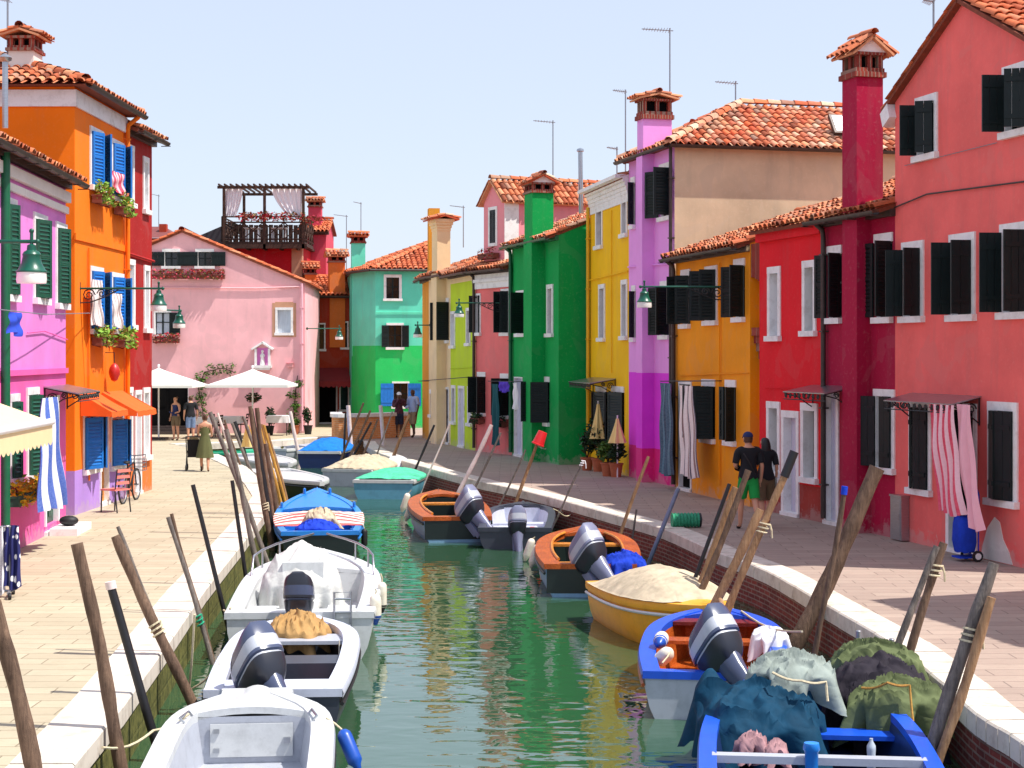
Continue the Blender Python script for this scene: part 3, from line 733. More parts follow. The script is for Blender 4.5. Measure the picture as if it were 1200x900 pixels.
    def canopy(s, u0, u1, z, out=.55, m='steel', drop=.12):
        """small sheet canopy on two scrolled brackets"""
        mb = MB(); sl = V(0, -out, -drop); slab(mb, V(u0, -out, z - drop), V(1, 0, 0), -sl, u1 - u0, sl.length, .02)
        c = mb.build('door_canopy', m, s.root)
        b = MB()
        for u in (u0 + .04, u1 - .04):
            b.tube([(u, -.01, z - .03), (u, -out, z - drop - .03)], .014, 5); b.tube([(u, -.015, z - .02), (u, -.015, z - .45)], .014, 5)
            b.tube([(u, -.015, z - .42), (u, -out * .55, z - .22), (u, -out + .03, z - drop - .04)], .012, 5)
            hook_scroll(b, V(u, -.15, z - .2), V(0, 1, 0), V(0, 0, 1), .09); hook_scroll(b, V(u, -.34, z - .16), V(0, 1, 0), V(0, 0, 1), .055, flip=-1)
        n = max(3, int((u1 - u0) / .18))
        for k in range(n): hook_scroll(b, V(lerp(u0, u1, (k + .5) / n), -out + .02, z - drop - .08), V(1, 0, 0), V(0, 0, 1), .05, flip=1 if k % 2 else -1)
        b.tube([(u0, -out + .02, z - drop - .14), (u1, -out + .02, z - drop - .14)], .01, 5)
        b.build('bracket', 'iron', c)
        return c
    def breast(s, u0, u1, out, z0, z1, mats=None, taper=0.0):
        """a chimney breast standing proud of the front"""
        mb = MB(); zs = [z0] + sorted(b[0] for b in s.bands if z0 < b[0] < z1) + [z1]
        for a, b in zip(zs, zs[1:]):
            mi = 0
            for zb, m in sorted(s.bands, key=lambda q: -q[0]):
                if (a + b) / 2 < zb: mi = s.mats.index(m)
            mb.poly([(u0, -out, a), (u1, -out, a), (u1, -out, b), (u0, -out, b)], mi); mb.poly([(u0, 0, a), (u0, -out, a), (u0, -out, b), (u0, 0, b)], mi)
            mb.poly([(u1, -out, a), (u1, 0, a), (u1, 0, b), (u1, -out, b)], mi)
        mb.poly([(u0, -out, z1), (u1, -out, z1), (u1, 0, z1), (u0, 0, z1)])
        return mb.build('chimney_breast', s.mats, s.root)

def curtain(px_l, px_r, name, m, label, cat, f=None, y=-.5, drop=None, zt=None, zb=None, u0=None, u1=None, wave=.05, folds=5, flare=0.0, sway=0.0, group=None):
    """a hanging cloth in facade coordinates, folded in depth"""
    mb = MB()
    def fn(a, b):
        u = lerp(u0, u1, a) + (a - .5) * flare * b + sway * b * b; yy = y + wave * math.sin(a * folds * 2 * PI + b) * (.35 + .65 * b) + .02 * math.sin(b * 9 + a * 4)
        return f.w(u, yy, lerp(zt, zb, b) + .03 * math.sin(a * 7) * b)
    mb.grid(fn, 40, 14)
    return single(mb, name, m, label, cat, f.w((u0 + u1) / 2, y, zb), group, smooth=70)

def flower_box(f, u0, u1, z, label, fl='fl_red', bm_='plantbox', n=130, h=.16, size=.05, hang=.06, group='flower boxes under windows'):
    loc = f.w((u0 + u1) / 2, -.14, z); r = thing('flower_box', label, 'flower box', loc, f.rz, group); w = (u1 - u0) / 2
    mb = MB(); mb.box((-w, -.1, 0), (w, .09, .16)); mb.box((-w - .012, -.112, .13), (w + .012, .1, .165)); mb.tube([(-w * .7, .14, .02), (-w * .7, -.05, -.03)], .012, 5); mb.tube([(w * .7, .14, .02), (w * .7, -.05, -.03)], .012, 5)
    mb.build('box', bm_, r)
    q = MB(); k = max(3, int(w / .1))
    for i in range(k): q.leaves((lerp(-w, w, (i + .5) / k), -.04, .2 + h * .3 + R(-.03, .03)), (w / k * 1.3, .15, h * R(.7, 1.2)), n // k, size); q.leaves((lerp(-w, w, (i + .5) / k), -.13, .12 - hang), (w / k * 1.2, .05, .1), n // k // 4, size)
    q.build('flowers', fl, r)
    return r
# ------------------------------------------------------------------ ground, quays, water
LQ = [G(*p) for p in ((83, 898), (140, 830), (200, 747), (240, 690), (284, 636), (311, 600), (321, 582), (310, 568), (289, 548), (255, 533))]
LQ = [V(LQ[0].x + .25, -20, 0)] + LQ
FQ = [G(*p) for p in ((205, 521), (262, 519), (330, 516.5), (404, 511))]
RQ = [G(*p) for p in ((1200, 871), (1148, 839), (1107, 802), (1047, 755), (966, 708), (900, 670), (840, 647), (780, 621), (725, 605), (620, 577), (560, 564), (495, 547), (450, 533), (432, 524), (427, 517.5))]
RQ = [V(RQ[0].x - .1, -20, 0)] + RQ
def spline(pts, n=5):
    out = []
    for i in range(len(pts) - 1):
        p0 = pts[max(i - 1, 0)]; p1 = pts[i]; p2 = pts[i + 1]; p3 = pts[min(i + 2, len(pts) - 1)]
        m1 = (p2 - p0) / 2; m2 = (p3 - p1) / 2; d = (p2 - p1).length
        m1 = m1.normalized() * min(m1.length, d); m2 = m2.normalized() * min(m2.length, d)
        for k in range(n):
            t = k / n; a, b, c, e = 2*t**3-3*t*t+1, t**3-2*t*t+t, -2*t**3+3*t*t, t**3-t*t
            out.append(p1 * a + m1 * b + p2 * c + m2 * e)
    return out + [pts[-1]]
RQs = spline(RQ, 4); LQs = LQ
def flat(name, pts, m, z=0.0):
    mb = MB(); tri = tessellate_polygon([[Vector((p.x, p.y, 0)) for p in pts]])
    ids = [mb.vert((p.x, p.y, z)) for p in pts]
    for t3 in tri:
        a, b, c = (Vector(mb.v[ids[k]]) for k in t3)
        mb.face([ids[k] for k in (t3 if (b - a).cross(c - a).z > 0 else t3[::-1])])
    return mb.build(name, m, kind='structure')
flat('pavement', [V(-90, -20, 0)] + LQs + FQ + [V(FQ[-1].x, 400, 0), V(-90, 400, 0)], 'paveL')
flat('pavement', [V(90, 400, 0), V(FQ[-1].x, 400, 0), FQ[-1]] + RQs[::-1] + [V(90, -20, 0)], 'paveR')
def strip(name, pts, side, w, zt, h, m, wall_m, wall_name, z0=-1.8, block=1.15):
    """kerb stones (single blocks with open joints) along the quay and the wall under them; side=+1: land lies to the left of the walk direction"""
    P = [p.copy() for p in pts]
    mb = MB(); wb = MB(); acc = 0.0; run = 0.0
    nrm = []
    for i, p in enumerate(P):
        d = (P[min(i + 1, len(P) - 1)] - P[max(i - 1, 0)]).normalized(); nrm.append(V(-d.y, d.x, 0) * side)
    for i in range(len(P) - 1):
        a, b = P[i], P[i + 1]; ln = (b - a).length; k = max(1, round(ln / block))
        for j in range(k):
            g = .009 / max(ln / k, .1)
            t0 = (j + g) / k; t1 = (j + 1 - g) / k; dz = R(-.004, .004)
            q0, q1 = a.lerp(b, t0), a.lerp(b, t1); n0, n1 = nrm[i].lerp(nrm[i + 1], t0).normalized(), nrm[i].lerp(nrm[i + 1], t1).normalized()
            e = .018
            prof = [(-.03, -h), (-.03, zt - e), (-.03 + e, zt), (w, zt), (w, -.05)]
            A = [mb.vert(q0 + n0 * o + V(0, 0, z + dz)) for o, z in prof]; B = [mb.vert(q1 + n1 * o + V(0, 0, z + dz)) for o, z in prof]
            for q in range(4): mb.face((A[q], B[q], B[q + 1], A[q + 1]) if side < 0 else (A[q + 1], B[q + 1], B[q], A[q]))
            mb.face((A[0], B[0], B[4], A[4])); mb.face(A); mb.face(B[::-1])
        lo = .03
        wb.poly([a + V(0, 0, z0), b + V(0, 0, z0), b + V(0, 0, -h + .01), a + V(0, 0, -h + .01)], 0, [(run, z0), (run + ln, z0), (run + ln, -h), (run, -h)])
        run += ln
    mb.build('kerb', m, kind='structure')
    wb.build(wall_name, wall_m, kind='structure')
strip('kerb', LQs, 1, .46, .022, .16, 'kerb', 'quaywall_green', 'quay_wall', block=1.5)
strip('kerb', RQs, -1, .38, .022, .17, 'kerb', 'quaywall_red', 'quay_wall', block=1.2)
strip('kerb', FQ, 1, .5, .022, .2, 'kerb', 'quaywall_green', 'quay_wall', block=1.4)
# water
t = NT('canal_water')
w1 = t.noise(2.4, 1.5, .5, (.75, 1.2, 1), dist=.4); w2 = t.noise(7, 1.5, .5, (.8, 1.3, 1)); w3 = t.noise(.45, 2, .5)
nb = t.bump(t.math('ADD', t.math('ADD', w1, t.math('MULTIPLY', w2, .13)), t.math('MULTIPLY', w3, .8)), .115, .1)
mk('water', t.base(S(46, 80, 54), .012, 0, .5)); t.b.inputs['IOR'].default_value = 2.1
mb = MB(); mb.poly([(-40, -25, WZ), (30, -25, WZ), (30, 90, WZ), (-40, 90, WZ)]); mb.build('water', 'water', kind='structure')

# ------------------------------------------------------------------ right bank houses, near to far
GX = lambda px, py: G(px, py)
R1a, R1b = G(1049, 631), G(1232, 673.5)
h = House('salmon pink gabled house nearest on the right bank, striped curtain at its door', R1a, R1b, 7.0, 7.3, ['pink'])
zl = h.f.uz(1040, 122)[1]; ua, za = h.f.uz(1129, 2)
h.e = zl - .02; h.gable = (h.L / 2, za, zl, zl); h.gable = (ua, za, zl, zl)
W = []
for px, sh in (((1077, 1096, 120, 181), (100, 60)), ((1180, 1208, 83, 152), (100, 60)), ((1061, 1080, 291, 371), (105, 95)), ((1117, 1140, 282, 369), (100, 85)), ((1177, 1205, 270, 366), (100, 85))):
    h.opening(px, sh=sh, fr=.1, louv=False)
h.opening((1069.5, 1089, 477, 573), fr=.1, sh=(25, 20), louv=False)
h.opening((1163, 1189, 481, 586), fr=.11, sh=(18, 18), louv=False)
u0, u1, z0, z1 = h.f.rect(1113, 1142, 480, 650)
h.opening(kind='door_frame', uz=(u0, u1, 0.02, z1), fr=.09, door='dark')
h.walls(); h.roof_gable(ov=.3, front=.12)
cu0 = h.f.uz(1068, 466)[0]; cu1 = h.f.uz(1150, 466)[0]; zc = h.f.uz(1110, 462)[1]
h.canopy(cu0, cu1, zc, .5)
h.cable([(0.05, h.f.uz(1052, 243)[1]), (1.2, h.f.uz(1052, 243)[1] + .12), (h.L, h.f.uz(1200, 215)[1])], .014)
h.cable([(0.4, h.f.uz(1074, 190)[1] - .02), (h.L * .7, h.f.uz(1150, 172)[1])], .006, 'alu')
mb = MB(); v = []       # peeled plaster patch with the render showing
pts = [(1150, 660), (1152, 640), (1158, 618), (1166, 606), (1172, 612), (1176, 632), (1183, 648), (1187, 662)]
fr = [h.f.uz(*p) for p in pts]; mb.poly([(u, -.012, max(z, .01)) for u, z in fr]); q = MB()
cc = len(fr); base = [mb.vert((u, .0, max(z, .01))) for u, z in fr]; top = [0 + k for k in range(cc)]
for k in range(cc): mb.face((top[k], base[k], base[(k + 1) % cc], top[(k + 1) % cc]))
mb.build('bare_plaster_patch', 'whitewash', h.root)
FR1 = h.f
mb = MB(); zl_ = h.gable[2]; mb.obox((-.13, -.03, zl_ - .22), V(.13, 0, .07), V(0, .1, 0), V(-.05, 0, .12)); mb.build('eave_return', 'white', h.root)
# steel flood panel box leaning at the corner
u0 = h.f.uz(1053, 628)[0]; u1 = h.f.uz(1066, 628)[0]
r = thing('steel_cabinet', 'narrow brushed steel utility cabinet at the foot of the salmon pink house corner', 'utility box', h.f.w((u0 + u1) / 2, -.1, 0), h.f.rz)
mb = MB(); w = (u1 - u0) / 2; zt = h.f.uz(1060, 582)[1]; mb.box((-w, -.05, .02), (w, .09, zt)); mb.box((-w - .015, -.065, zt - .001), (w + .015, .09, zt + .03)); mb.build('body', 'steel', r)
mb = MB(); mb.box((-w + .03, -.062, .08), (w - .03, -.049, zt - .06)); mb.box((w - .06, -.075, zt * .5), (w - .045, -.061, zt * .5 + .1)); mb.build('door', 'steel', r)

R2a = G(966, 613)
h = House('dark magenta house with tall chimney beside the salmon pink gabled house', R2a, R1a, 6.0, 5.5, ['magenta'])
h.e = h.f.uz(1049, 240)[1] - .02
h.opening((970.5, 986.5, 297, 373), fr=0, sh=(160, 110)); h.opening((1026, 1046, 283, 372), fr=0, sh=(165, 100))
h.opening((1028, 1046, 464, 548), fr=.1, sh=(150, 12), louv=False)
u0, u1, z0, z1 = h.f.rect(969.5, 981, 460, 610); h.opening(kind='door_frame', uz=(u0, u1, .02, z1), fr=.09)
h.roof_eave(18, .32, .02, 'tile'); h.walls()
b0 = h.f.uz(987, 500)[0]; b1 = h.f.uz(1021, 500, 0)[0]; bo = .27
b1 = h.f.uz(1004, 500, -bo)[0]; b0 = h.f.uz(987, 500, -bo)[0]
h.breast(b0, b1, bo, -.3, h.e - .02)
zc = h.f.uz(1000, 91, -bo)[1]
h.chimney(b0, b1, -bo, -bo + .5, h.e - .03, zc, 'magenta', 'gable', hs=1.0)
h.pipe(.12, .1, h.e, 'gutter', .05)
cu0 = h.f.uz(958, 455)[0]; h.canopy(-.5, b0 - .04, h.f.uz(985, 452)[1], .6)
h.cable([(.3, 3.0 + 1.2), (b0, 4.22)], .008)

R3a = G(890, 597)
h = House('bright red house with white framed windows and a pale lilac door', R3a, R2a, 6.0, 5.4, ['red', 'maroonbase'])
h.e = h.f.uz(966, 256)[1] - .03; zb = h.f.uz(900, 561)[1]; h.bands = [(zb, 'maroonbase')]
h.opening((903, 912.5, 320, 394), fr=.11, bars=None, dep=.2, pane='curtainglass'); h.opening((944, 954, 313, 388), fr=.11, dep=.2, bars=None)
h.opening((902, 912, 478, 553), fr=.11, dep=.2, bars=None); h.opening((942.5, 955.5, 481, 560), fr=.12, dep=.2, bars=None)
u0, u1, z0, z1 = h.f.rect(919.5, 934, 489, 603); h.opening(kind='door_frame', uz=(u0, u1, .02, z1), fr=.11, door='greydoor', dep=.2)
h.roof_eave(18, .24, .0, 'tile', gut=False); h.walls()
mb = MB(); mb.box((.02, -.1, h.e - .24), (h.L - .02, -.003, h.e - .06)); mb.build('cornice', 'red', h.root)
h.cable([(0.3, h.f.uz(905, 455)[1]), (h.f.uz(935, 455)[0], h.f.uz(935, 455)[1])], .01, 'red')
FR3 = h.f

R4a = G(792, 572.5); R4b = G(879, 594)
h = House('mustard orange house with dark louvred shutters and a striped door curtain', R4a, R4b, 6.0, 5.3, ['mustard'])
h.e = h.f.uz(800, 297)[1] - .04
h.opening((799, 809, 323, 380), fr=0, sh=(95, 70)); h.opening((828, 840, 316, 376), fr=.07, sh=(120, 75)); h.opening((861, 873, 311, 372), fr=0, sh=(150, 100))
h.opening((823.5, 838, 452, 514), fr=0, sh=(95, 75)); h.opening((851, 862.5, 453, 517), fr=0, sh=(172, 100), lw=.2)
u0, u1, z0, z1 = h.f.rect(797, 810, 450, 570); h.opening(kind='door_frame', uz=(u0, u1, .02, z1), fr=.05, door='dark')
h.roof_eave(18, .3, .0, 'tile'); h.walls()
h.pipe(.06, .1, h.e, 'gutter', .055)
um = h.f.uz(845, 400)[0]; h.cable([(um, .3), (um, h.e - .3)], .016, 'mustard')
h.cable([(.4, h.f.uz(800, 440)[1]), (h.L, h.f.uz(878, 437)[1])], .012, 'mustard')
mb = MB(); mb.box((0, -.08, h.e - .16), (h.L, -.003, h.e - .05)); mb.build('cornice', 'cream', h.root)
# recessed bay between the mustard and the red front, with its brick buttress arch
f4 = Fac(R4b, R3a); fi = f4
mb = MB(); mb.box((h.L + .002, .45, -.5), (h.L + f4.L + .25, 4.5, h.e - .01)); mb.build('recessed_wall', 'mustard', h.root)
mb = MB(); zt = h.f.uz(885, 300)[1]; za = h.f.uz(885, 344)[1]; k = 8; wv = f4.L + .1
for i in range(k):
    a0 = PI * .5 * i / k; a1 = PI * .5 * (i + 1) / k
    x0, x1 = h.L + wv * math.sin(a0), h.L + wv * math.sin(a1); zz0, zz1 = za + .35 * math.cos(a0), za + .35 * math.cos(a1)
    mb.box((x0, .02, min(zz0, zz1)), (x1 + .002, .4, h.e - .02))
mb.build('brick_arch', 'brick', h.root)
mb = MB(); za, zb2 = h.f.uz(885, 430)[1], h.f.uz(885, 384)[1]
for i in range(5): mb.box((h.L + .003, .03 + .05 * (4 - i), lerp(za, zb2, i / 5)), (h.L + f4.L - .03 * i, .42, lerp(za, zb2, (i + 1) / 5) + .003))
mb.build('brick_corbel', 'brick', h.root)
FR4 = h.f

R5a, R5b = G(737, 558.5), G(790.5, 570.5)
h = House('violet house with fuchsia foot, mottled hipped roof and bare beige side wall', R5a, R5b, 7.5, 8.0, ['violet', 'violet2', 'fuchsia', 'beige'])
h.side_mat = 'beige'
h.e = h.f.uz(790, 172)[1]; h.bands = [(h.f.uz(770, 437)[1], 'violet2'), (h.f.uz(770, 526)[1], 'fuchsia')]
h.opening((773.5, 787, 198, 254), fr=0, sh=(150, 95)); h.opening((774.5, 785.5, 336, 393), fr=0, sh=(150, 100))
h.opening((740, 744.5, 214, 264), fr=0, sh=(None, 100)); h.opening((741, 745, 341, 396), fr=0, sh=(None, 100))
b0 = h.f.uz(745.5, 400, -.3)[0]; b1 = h.f.uz(752.5, 400, -.3)[0]
h.walls(); h.breast(b0, b1, .3, -.2, h.e - .03)
# roof: the ridge runs away from the canal
L5 = h.L
h.roof_hip((1.0, 2.6), (1.0, h.D - 2.0), 0, h.e + 1.36, .22, 'tileold', gut=('front', 'right'))
zc = h.f.uz(760, 138, -.2)[1]
h.chimney(b0 + .02, b1 + .02, -.28, .45, h.e - .05, zc, 'violet', 'flat', hs=1.15)
h.pipe(h.L - .05, 2.4, h.e, 'gutter', .045, elbow=False)
h.cable([(.05, h.f.uz(745, 312)[1]), (h.L - .1, h.f.uz(788, 309)[1])], .02, 'violet')
c, sn = math.cos(math.radians(30)), math.sin(math.radians(30))
mb = MB(); mb.obox((L5 + .22 - .68, 4.55, h.e + .71), V(0, .38, 0), V(.33, 0, -.45).normalized() * .3, V(.45, 0, .33).normalized() * .05)
sk = mb.build('skylight', 'gutter', h.roof)
mb = MB(); mb.obox(V(L5 + .22 - .68, 4.55, h.e + .71) + V(.45, 0, .33).normalized() * .05, V(0, .32, 0), V(.33, 0, -.45).normalized() * .25, V(.45, 0, .33).normalized() * .01); mb.build('skylight_glass', 'curtainglass', h.roof)
FR5 = h.f

R6a, R6b = G(691.5, 545), R5a
h = House('golden yellow house with white coved cornice next to the violet house', R6a, R6b, 6.0, 7.4, ['yellow'])
h.e = h.f.uz(737, 207)[1]
for px in ((699.5, 705.5, 239, 288), (729.5, 734.5, 229, 274), (703, 708.5, 338, 396), (729.5, 734.5, 333, 394)): h.opening(px, fr=.1, dep=.12, bars=None)
h.opening((699, 711, 459, 520), fr=0, sh=(20, 15)); h.opening((717.5, 731.5, 459, 521), fr=0, sh=(25, 20))
h.roof_eave(16, .18, .0, 'tile', gut=False); h.walls()
mb = MB()
for i in range(7):
    a = i / 6; o0 = .03 + .3 * (1 - math.sqrt(max(0, 1 - a * a))); zz = h.e - .62 + .6 * a
    if i < 6: mb.box((0.0 - .001 * i, -o0, zz), (h.L + .001 * i, .0 - .002, zz + .102))
mb.box((-.02, -.36, h.e - .03), (h.L + .02, .001, h.e + .06)); mb.build('cornice', 'white', h.root)
h.pipe(.08, .1, h.e - .4, 'pipeyellow', .05, elbow=False)
h.cable([(.1, h.f.uz(695, 328)[1]), (h.L, h.f.uz(735, 318)[1])], .02, 'yellow')
um = h.f.uz(718, 300)[0]; h.cable([(um, 2.6), (um, h.e - .7)], .016, 'yellow')
h.canopy(h.f.uz(676, 450, -.4)[0] + .3, h.f.uz(722, 450)[0], h.f.uz(715, 443)[1], .7)
FR6 = h.f

R7a, R7b = G(600, 533.5), G(654.7, 544.8)
h = House('emerald green house with bright green chimney, its corner stepping forward', R7a, R7b, 5.0, 6.2, ['green'])
h.e = h.f.uz(651, 273)[1] - .05
h.opening((642.3, 647.3, 338, 391), fr=.1, dep=.14, bars=None); h.opening((606, 615.5, 343, 391), fr=.06, sh=(None, 100))
h.opening((632, 644, 447, 495), fr=0, sh=(95, 70))
u0, u1, z0, z1 = h.f.rect(603.5, 612.5, 443, 532); h.opening(kind='door_frame', uz=(u0, u1, .02, z1), fr=.03, door='greydoor')
h.roof_eave(22, .3, .02, 'tileold', gm='gutgreen'); h.walls()
b0 = h.f.uz(620, 400, -.4)[0]; b1 = h.f.uz(626, 400, -.4)[0]
b0 = h.f.uz(613.5, 400, -.4)[0]; b1 = h.f.uz(623, 400, -.4)[0]
h.breast(b0, b1, .4, -.2, h.e - .04); zc = h.f.uz(624, 226, -.35)[1]
h.chimney(b0 + .03, b1 + .02, -.38, .25, h.e - .06, zc, 'green', 'gable', capm='tileold')
h.pipe(.1, .1, h.e, 'gutgreen', .06)
FR7 = h.f

R8a, R8b = G(557, 528.3), R7a
h = House('salmon pink house with white cornice and a tall pink dormer', R8a, R8b, 6.0, 5.7, ['salmon'])
h.e = h.f.uz(560, 316)[1]
h.opening((557.5, 563, 346, 390), fr=.05, sh=(120, None)); h.opening((588.5, 596.5, 341, 390), fr=.06, sh=(95, 70))
h.opening((560, 569, 441, 484), fr=0, sh=(100, 100)); h.opening((587, 596, 443, 487), fr=0, sh=(100, 100))
h.roof_eave(17, .3, .0, 'tile'); h.walls()
mb = MB(); zc = h.f.uz(560, 339)[1]; mb.box((0, -.07, zc), (h.L, -.003, h.e - .18)); mb.box((.002, -.12, zc + .2), (h.L - .002, -.004, zc + .3)); mb.build('cornice', 'white', h.root)
# dormer: a gabled box rising behind the eave
d = MB(); y0 = .35; du0 = h.f.uz(567, 300, y0)[0]; du1 = h.f.uz(591, 300, y0)[0]; ze = h.f.uz(579, 236, y0)[1]; zt = h.f.uz(578, 213, y0)[1]; um = (du0 + du1) / 2; y1 = 5.5
d.poly([(du0, y0, h.e), (du1, y0, h.e), (du1, y0, ze), (um, y0, zt), (du0, y0, ze)]); d.poly([(du1, y0, h.e), (du1, y1, h.e), (du1, y1, ze), (du1, y0, ze)])
d.poly([(du0, y1, h.e), (du0, y0, h.e), (du0, y0, ze), (du0, y1, ze)]); d.poly([(du1, y1, h.e), (du0, y1, h.e), (du0, y1, ze), (um, y1, zt), (du1, y1, ze)])
dm = d.build('dormer', 'dormerpink', h.root)
tb = MB(); dx = (du1 - du0) / 2; rise = zt - ze; ov = .16
for sg in (1, -1):
    x0 = um - sg * (dx + ov); Sv = V(sg * (dx + ov), 0, rise * (dx + ov) / dx); O = V(x0, (y1 if sg > 0 else y0 - .15), zt - Sv.z + .05); U = V(0, -1 if sg > 0 else 1, 0)
    slab(tb, O, U, Sv, y1 - y0 + .15, Sv.length, .05); tiles(tb, O, U, Sv, y1 - y0 + .15, Sv.length)
ridge(tb, (um, y0 - .15, zt + .1), (um, y1, zt + .1)); tb.build('dormer_tiles', 'tile', dm, smooth=50)
a0 = h.f.rect(574.5, 581.5, 246, 285)
wb = MB(); u0, u1 = h.f.uz(574.5, 265, y0)[0], h.f.uz(581.5, 265, y0)[0]; z0, z1 = h.f.uz(578, 285, y0)[1], h.f.uz(578, 246, y0)[1]
for q in (((u0 - .1, y0 - .03, z0 - .1), (u0, y0 + .01, z1 + .1)), ((u1, y0 - .03, z0 - .1), (u1 + .1, y0 + .01, z1 + .1)), ((u0, y0 - .031, z1), (u1, y0 + .01, z1 + .1)), ((u0, y0 - .06, z0 - .1), (u1, y0 + .01, z0))): wb.box(*q)
ww = wb.build('dormer_window', 'white', dm)
sb = MB()
shutter(sb, (u0, y0 - .012), 0, (u1 - u0) / 2, z0, z1, False, True, .02); shutter(sb, (u1, y0 - .012), 0, (u1 - u0) / 2, z0, z1, True, True, .02); sb.build('shutter', 'shutter', dm)
wp = MB()     # white pilaster strip at the corner of the dormer
wp.box((du1 - .004, y0 + .002, h.e), (du1 + .02, y0 + .5, ze)); wp.build('white_strip', 'white', dm)
h.pipe(.05, .1, h.e, 'gutter', .05)
flower_box(Fac((h.f.w(0, y0, 0).x, h.f.w(0, y0, 0).y), (h.f.w(1, y0, 0).x, h.f.w(1, y0, 0).y)), du0 + .05, du1 - .3, z0 - .5, 'small purple flower box under the tall pink dormer window', n=80)
FR8 = h.f

R9a, R9b = G(528, 521.5), R8a
h = House('lime green house, narrow, between the cream and the salmon pink house', R9a, R9b, 6.0, 5.7, ['lime', 'cream'])
h.e = h.f.uz(545, 318)[1]; zb = h.f.uz(540, 331)[1]; h.mats = ['cream', 'lime']; h.bands = [(zb, 'lime')]
h.opening((529, 533, 368, 405), fr=.08, pane='curtainglass', bars=None); h.opening((547.3, 551, 364, 402), fr=.08, bars=None)
h.opening((530, 533.5, 455, 494), fr=.09, bars=None); h.opening((549, 552.5, 456, 496), fr=.08, bars=None, pane='curtainglass')
u0, u1, z0, z1 = h.f.rect(538, 544, 455, 524); h.opening(kind='door_frame', uz=(u0, u1, .02, z1), fr=.07, door='greydoor')
h.roof_eave(19, .3, .0, 'tile'); h.walls()
h.cable([(.1, h.f.uz(530, 432)[1]), (h.L, h.f.uz(555, 430)[1])], .012, 'lime')
FR9 = h.f
R10a, R10b = G(502.5, 516.5), R9a
h = House('cream house with a big flared cream chimney, left of the lime green house', R10a, R10b, 6.0, 5.7, ['cream'])
h.e = h.f.uz(520, 320)[1]
h.opening((519, 526, 354, 399), fr=0, sh=(100, 95))
u0, u1, z0, z1 = h.f.rect(520, 526, 456, 521); h.opening(kind='door_frame', uz=(u0, u1, .02, z1), fr=.07, door='greydoor')
h.opening((504, 507, 461, 486), fr=0, bars=None)
h.roof_eave(19, .3, .0, 'tile'); h.walls()
b0 = h.f.uz(505, 400, -.35)[0]; b1 = h.f.uz(511.5, 400, -.35)[0]
h.breast(b0, b1, .35, -.2, h.e - .03)
zc = h.f.uz(512, 274, -.3)[1]
h.chimney(b0 + .06, b1 + .02, -.33, .14, h.e - .05, zc, 'cream', 'flare', capm='tileold')
FR10 = h.f
R11a, R11b = G(495, 512.5), R10a
h = House('narrow ochre house front squeezed beside the cream house', R11a, R11b, 6.0, 5.6, ['ochre'])
h.e = h.f.uz(500, 325)[1]
h.roof_eave(19, .25, .0, 'tile'); h.walls()
zc = h.f.uz(508, 243, .6)[1]; cu = h.f.uz(501, 290, .1)[0]; h.chimney(cu, cu + .55, .1, .5, h.e - .05, h.f.uz(508, 242, .2)[1], 'ochre', None)
FR11 = h.f

# a house mostly beyond the right edge: its shade falls over the paving in view
A = V(8.35, 20.5, 0); d = (R1b - R1a).normalized()
h = House('pale yellow plastered house just beyond the alley past the salmon pink house', A, A + d * 3.5, 6, 6.5, ['cream'])
h.roof_eave(20, .3, .05, 'tile'); h.walls(); 

# ------------------------------------------------------------------ end of the canal
E1 = PD(410, 500, 72); E0 = V(E1.x, E1.y, 0)
fa = Fac(PD(438, 500, 71), PD(499, 500, 71)); 
h = House('turquoise house with emerald foot and hipped roof beyond the brick parapet', PD(440, 500, 71.5), PD(500, 500, 71.8), 6.5, 6.7, ['teal', 'emerald'])
h.e = h.f.uz(470, 317)[1]; h.bands = [(h.f.uz(460, 405)[1], 'emerald')]
h.opening((452.5, 468, 325, 350), fr=.1); h.opening((455, 471, 381, 407), fr=.08, sh=(160, 160), lw=.3); h.opening((461, 478, 449, 476), fr=.06, sh=(170, 170), shm='bluesh', lw=.55, louv=False)
h.walls(); 
# its left flank turns away along a second front
f2a = PD(412, 500, 74.0)
p0 = h.f.p0; q = (Vector((f2a.x, f2a.y, 0)) - p0); lx = q.dot(h.f.u); ly = q.dot(h.f.n)
mb = MB(); zs = [-.5, h.bands[0][0], h.e]
for k in range(2): mb.poly([(lx, ly, zs[k]), (0, 0.0, zs[k]), (0, 0.0, zs[k + 1]), (lx, ly, zs[k + 1])], 1 - k)
mb.poly([(lx, 9, -.5), (lx, ly, -.5), (lx, ly, h.e), (lx, 9, h.e)]); mb.build('flank_wall', ['teal', 'emerald'], h.root)
mb = MB(); tb = MB(); e = h.e
O = V(-.25, -.25, e); W2 = h.L + .5; pk = V(h.L + .9, 4.5, h.f.uz(498, 281, 4)[1])
for P in ((V(-.2, -.25, e), V(h.L + .3, -.25, e), pk), (V(lx - .2, ly - .1, e), V(-.2, -.25, e), pk), (V(h.L + .3, -.25, e), V(h.L + .3, 8, e), pk), (V(lx - .2, 9, e), V(lx - .2, ly - .1, e), pk)):
    mb.poly(P); U = (P[1] - P[0]).normalized(); nn = (P[1] - P[0]).cross(P[2] - P[0]).normalized(); Sv = nn.cross(U).normalized()
    P2 = [((x - P[0]).dot(U), (x - P[0]).dot(Sv)) for x in P]
    def ins(u, sv, P2=P2):
        for i in range(3):
            x0, y0 = P2[i]; x1, y1 = P2[(i + 1) % 3]
            if (x1 - x0) * (sv - y0) - (y1 - y0) * (u - x0) < -.05: return False
        return True
    tiles(tb, P[0] + nn * .02, U, Sv, P2[1][0], max(y for _, y in P2), ins, .22, .36); ridge(tb, P[0] + V(0, 0, .06), P[2] + V(0, 0, .06))
rf = mb.build('roof', 'tilebed', h.root); tb.build('tiles', 'tilenew', rf, smooth=50)
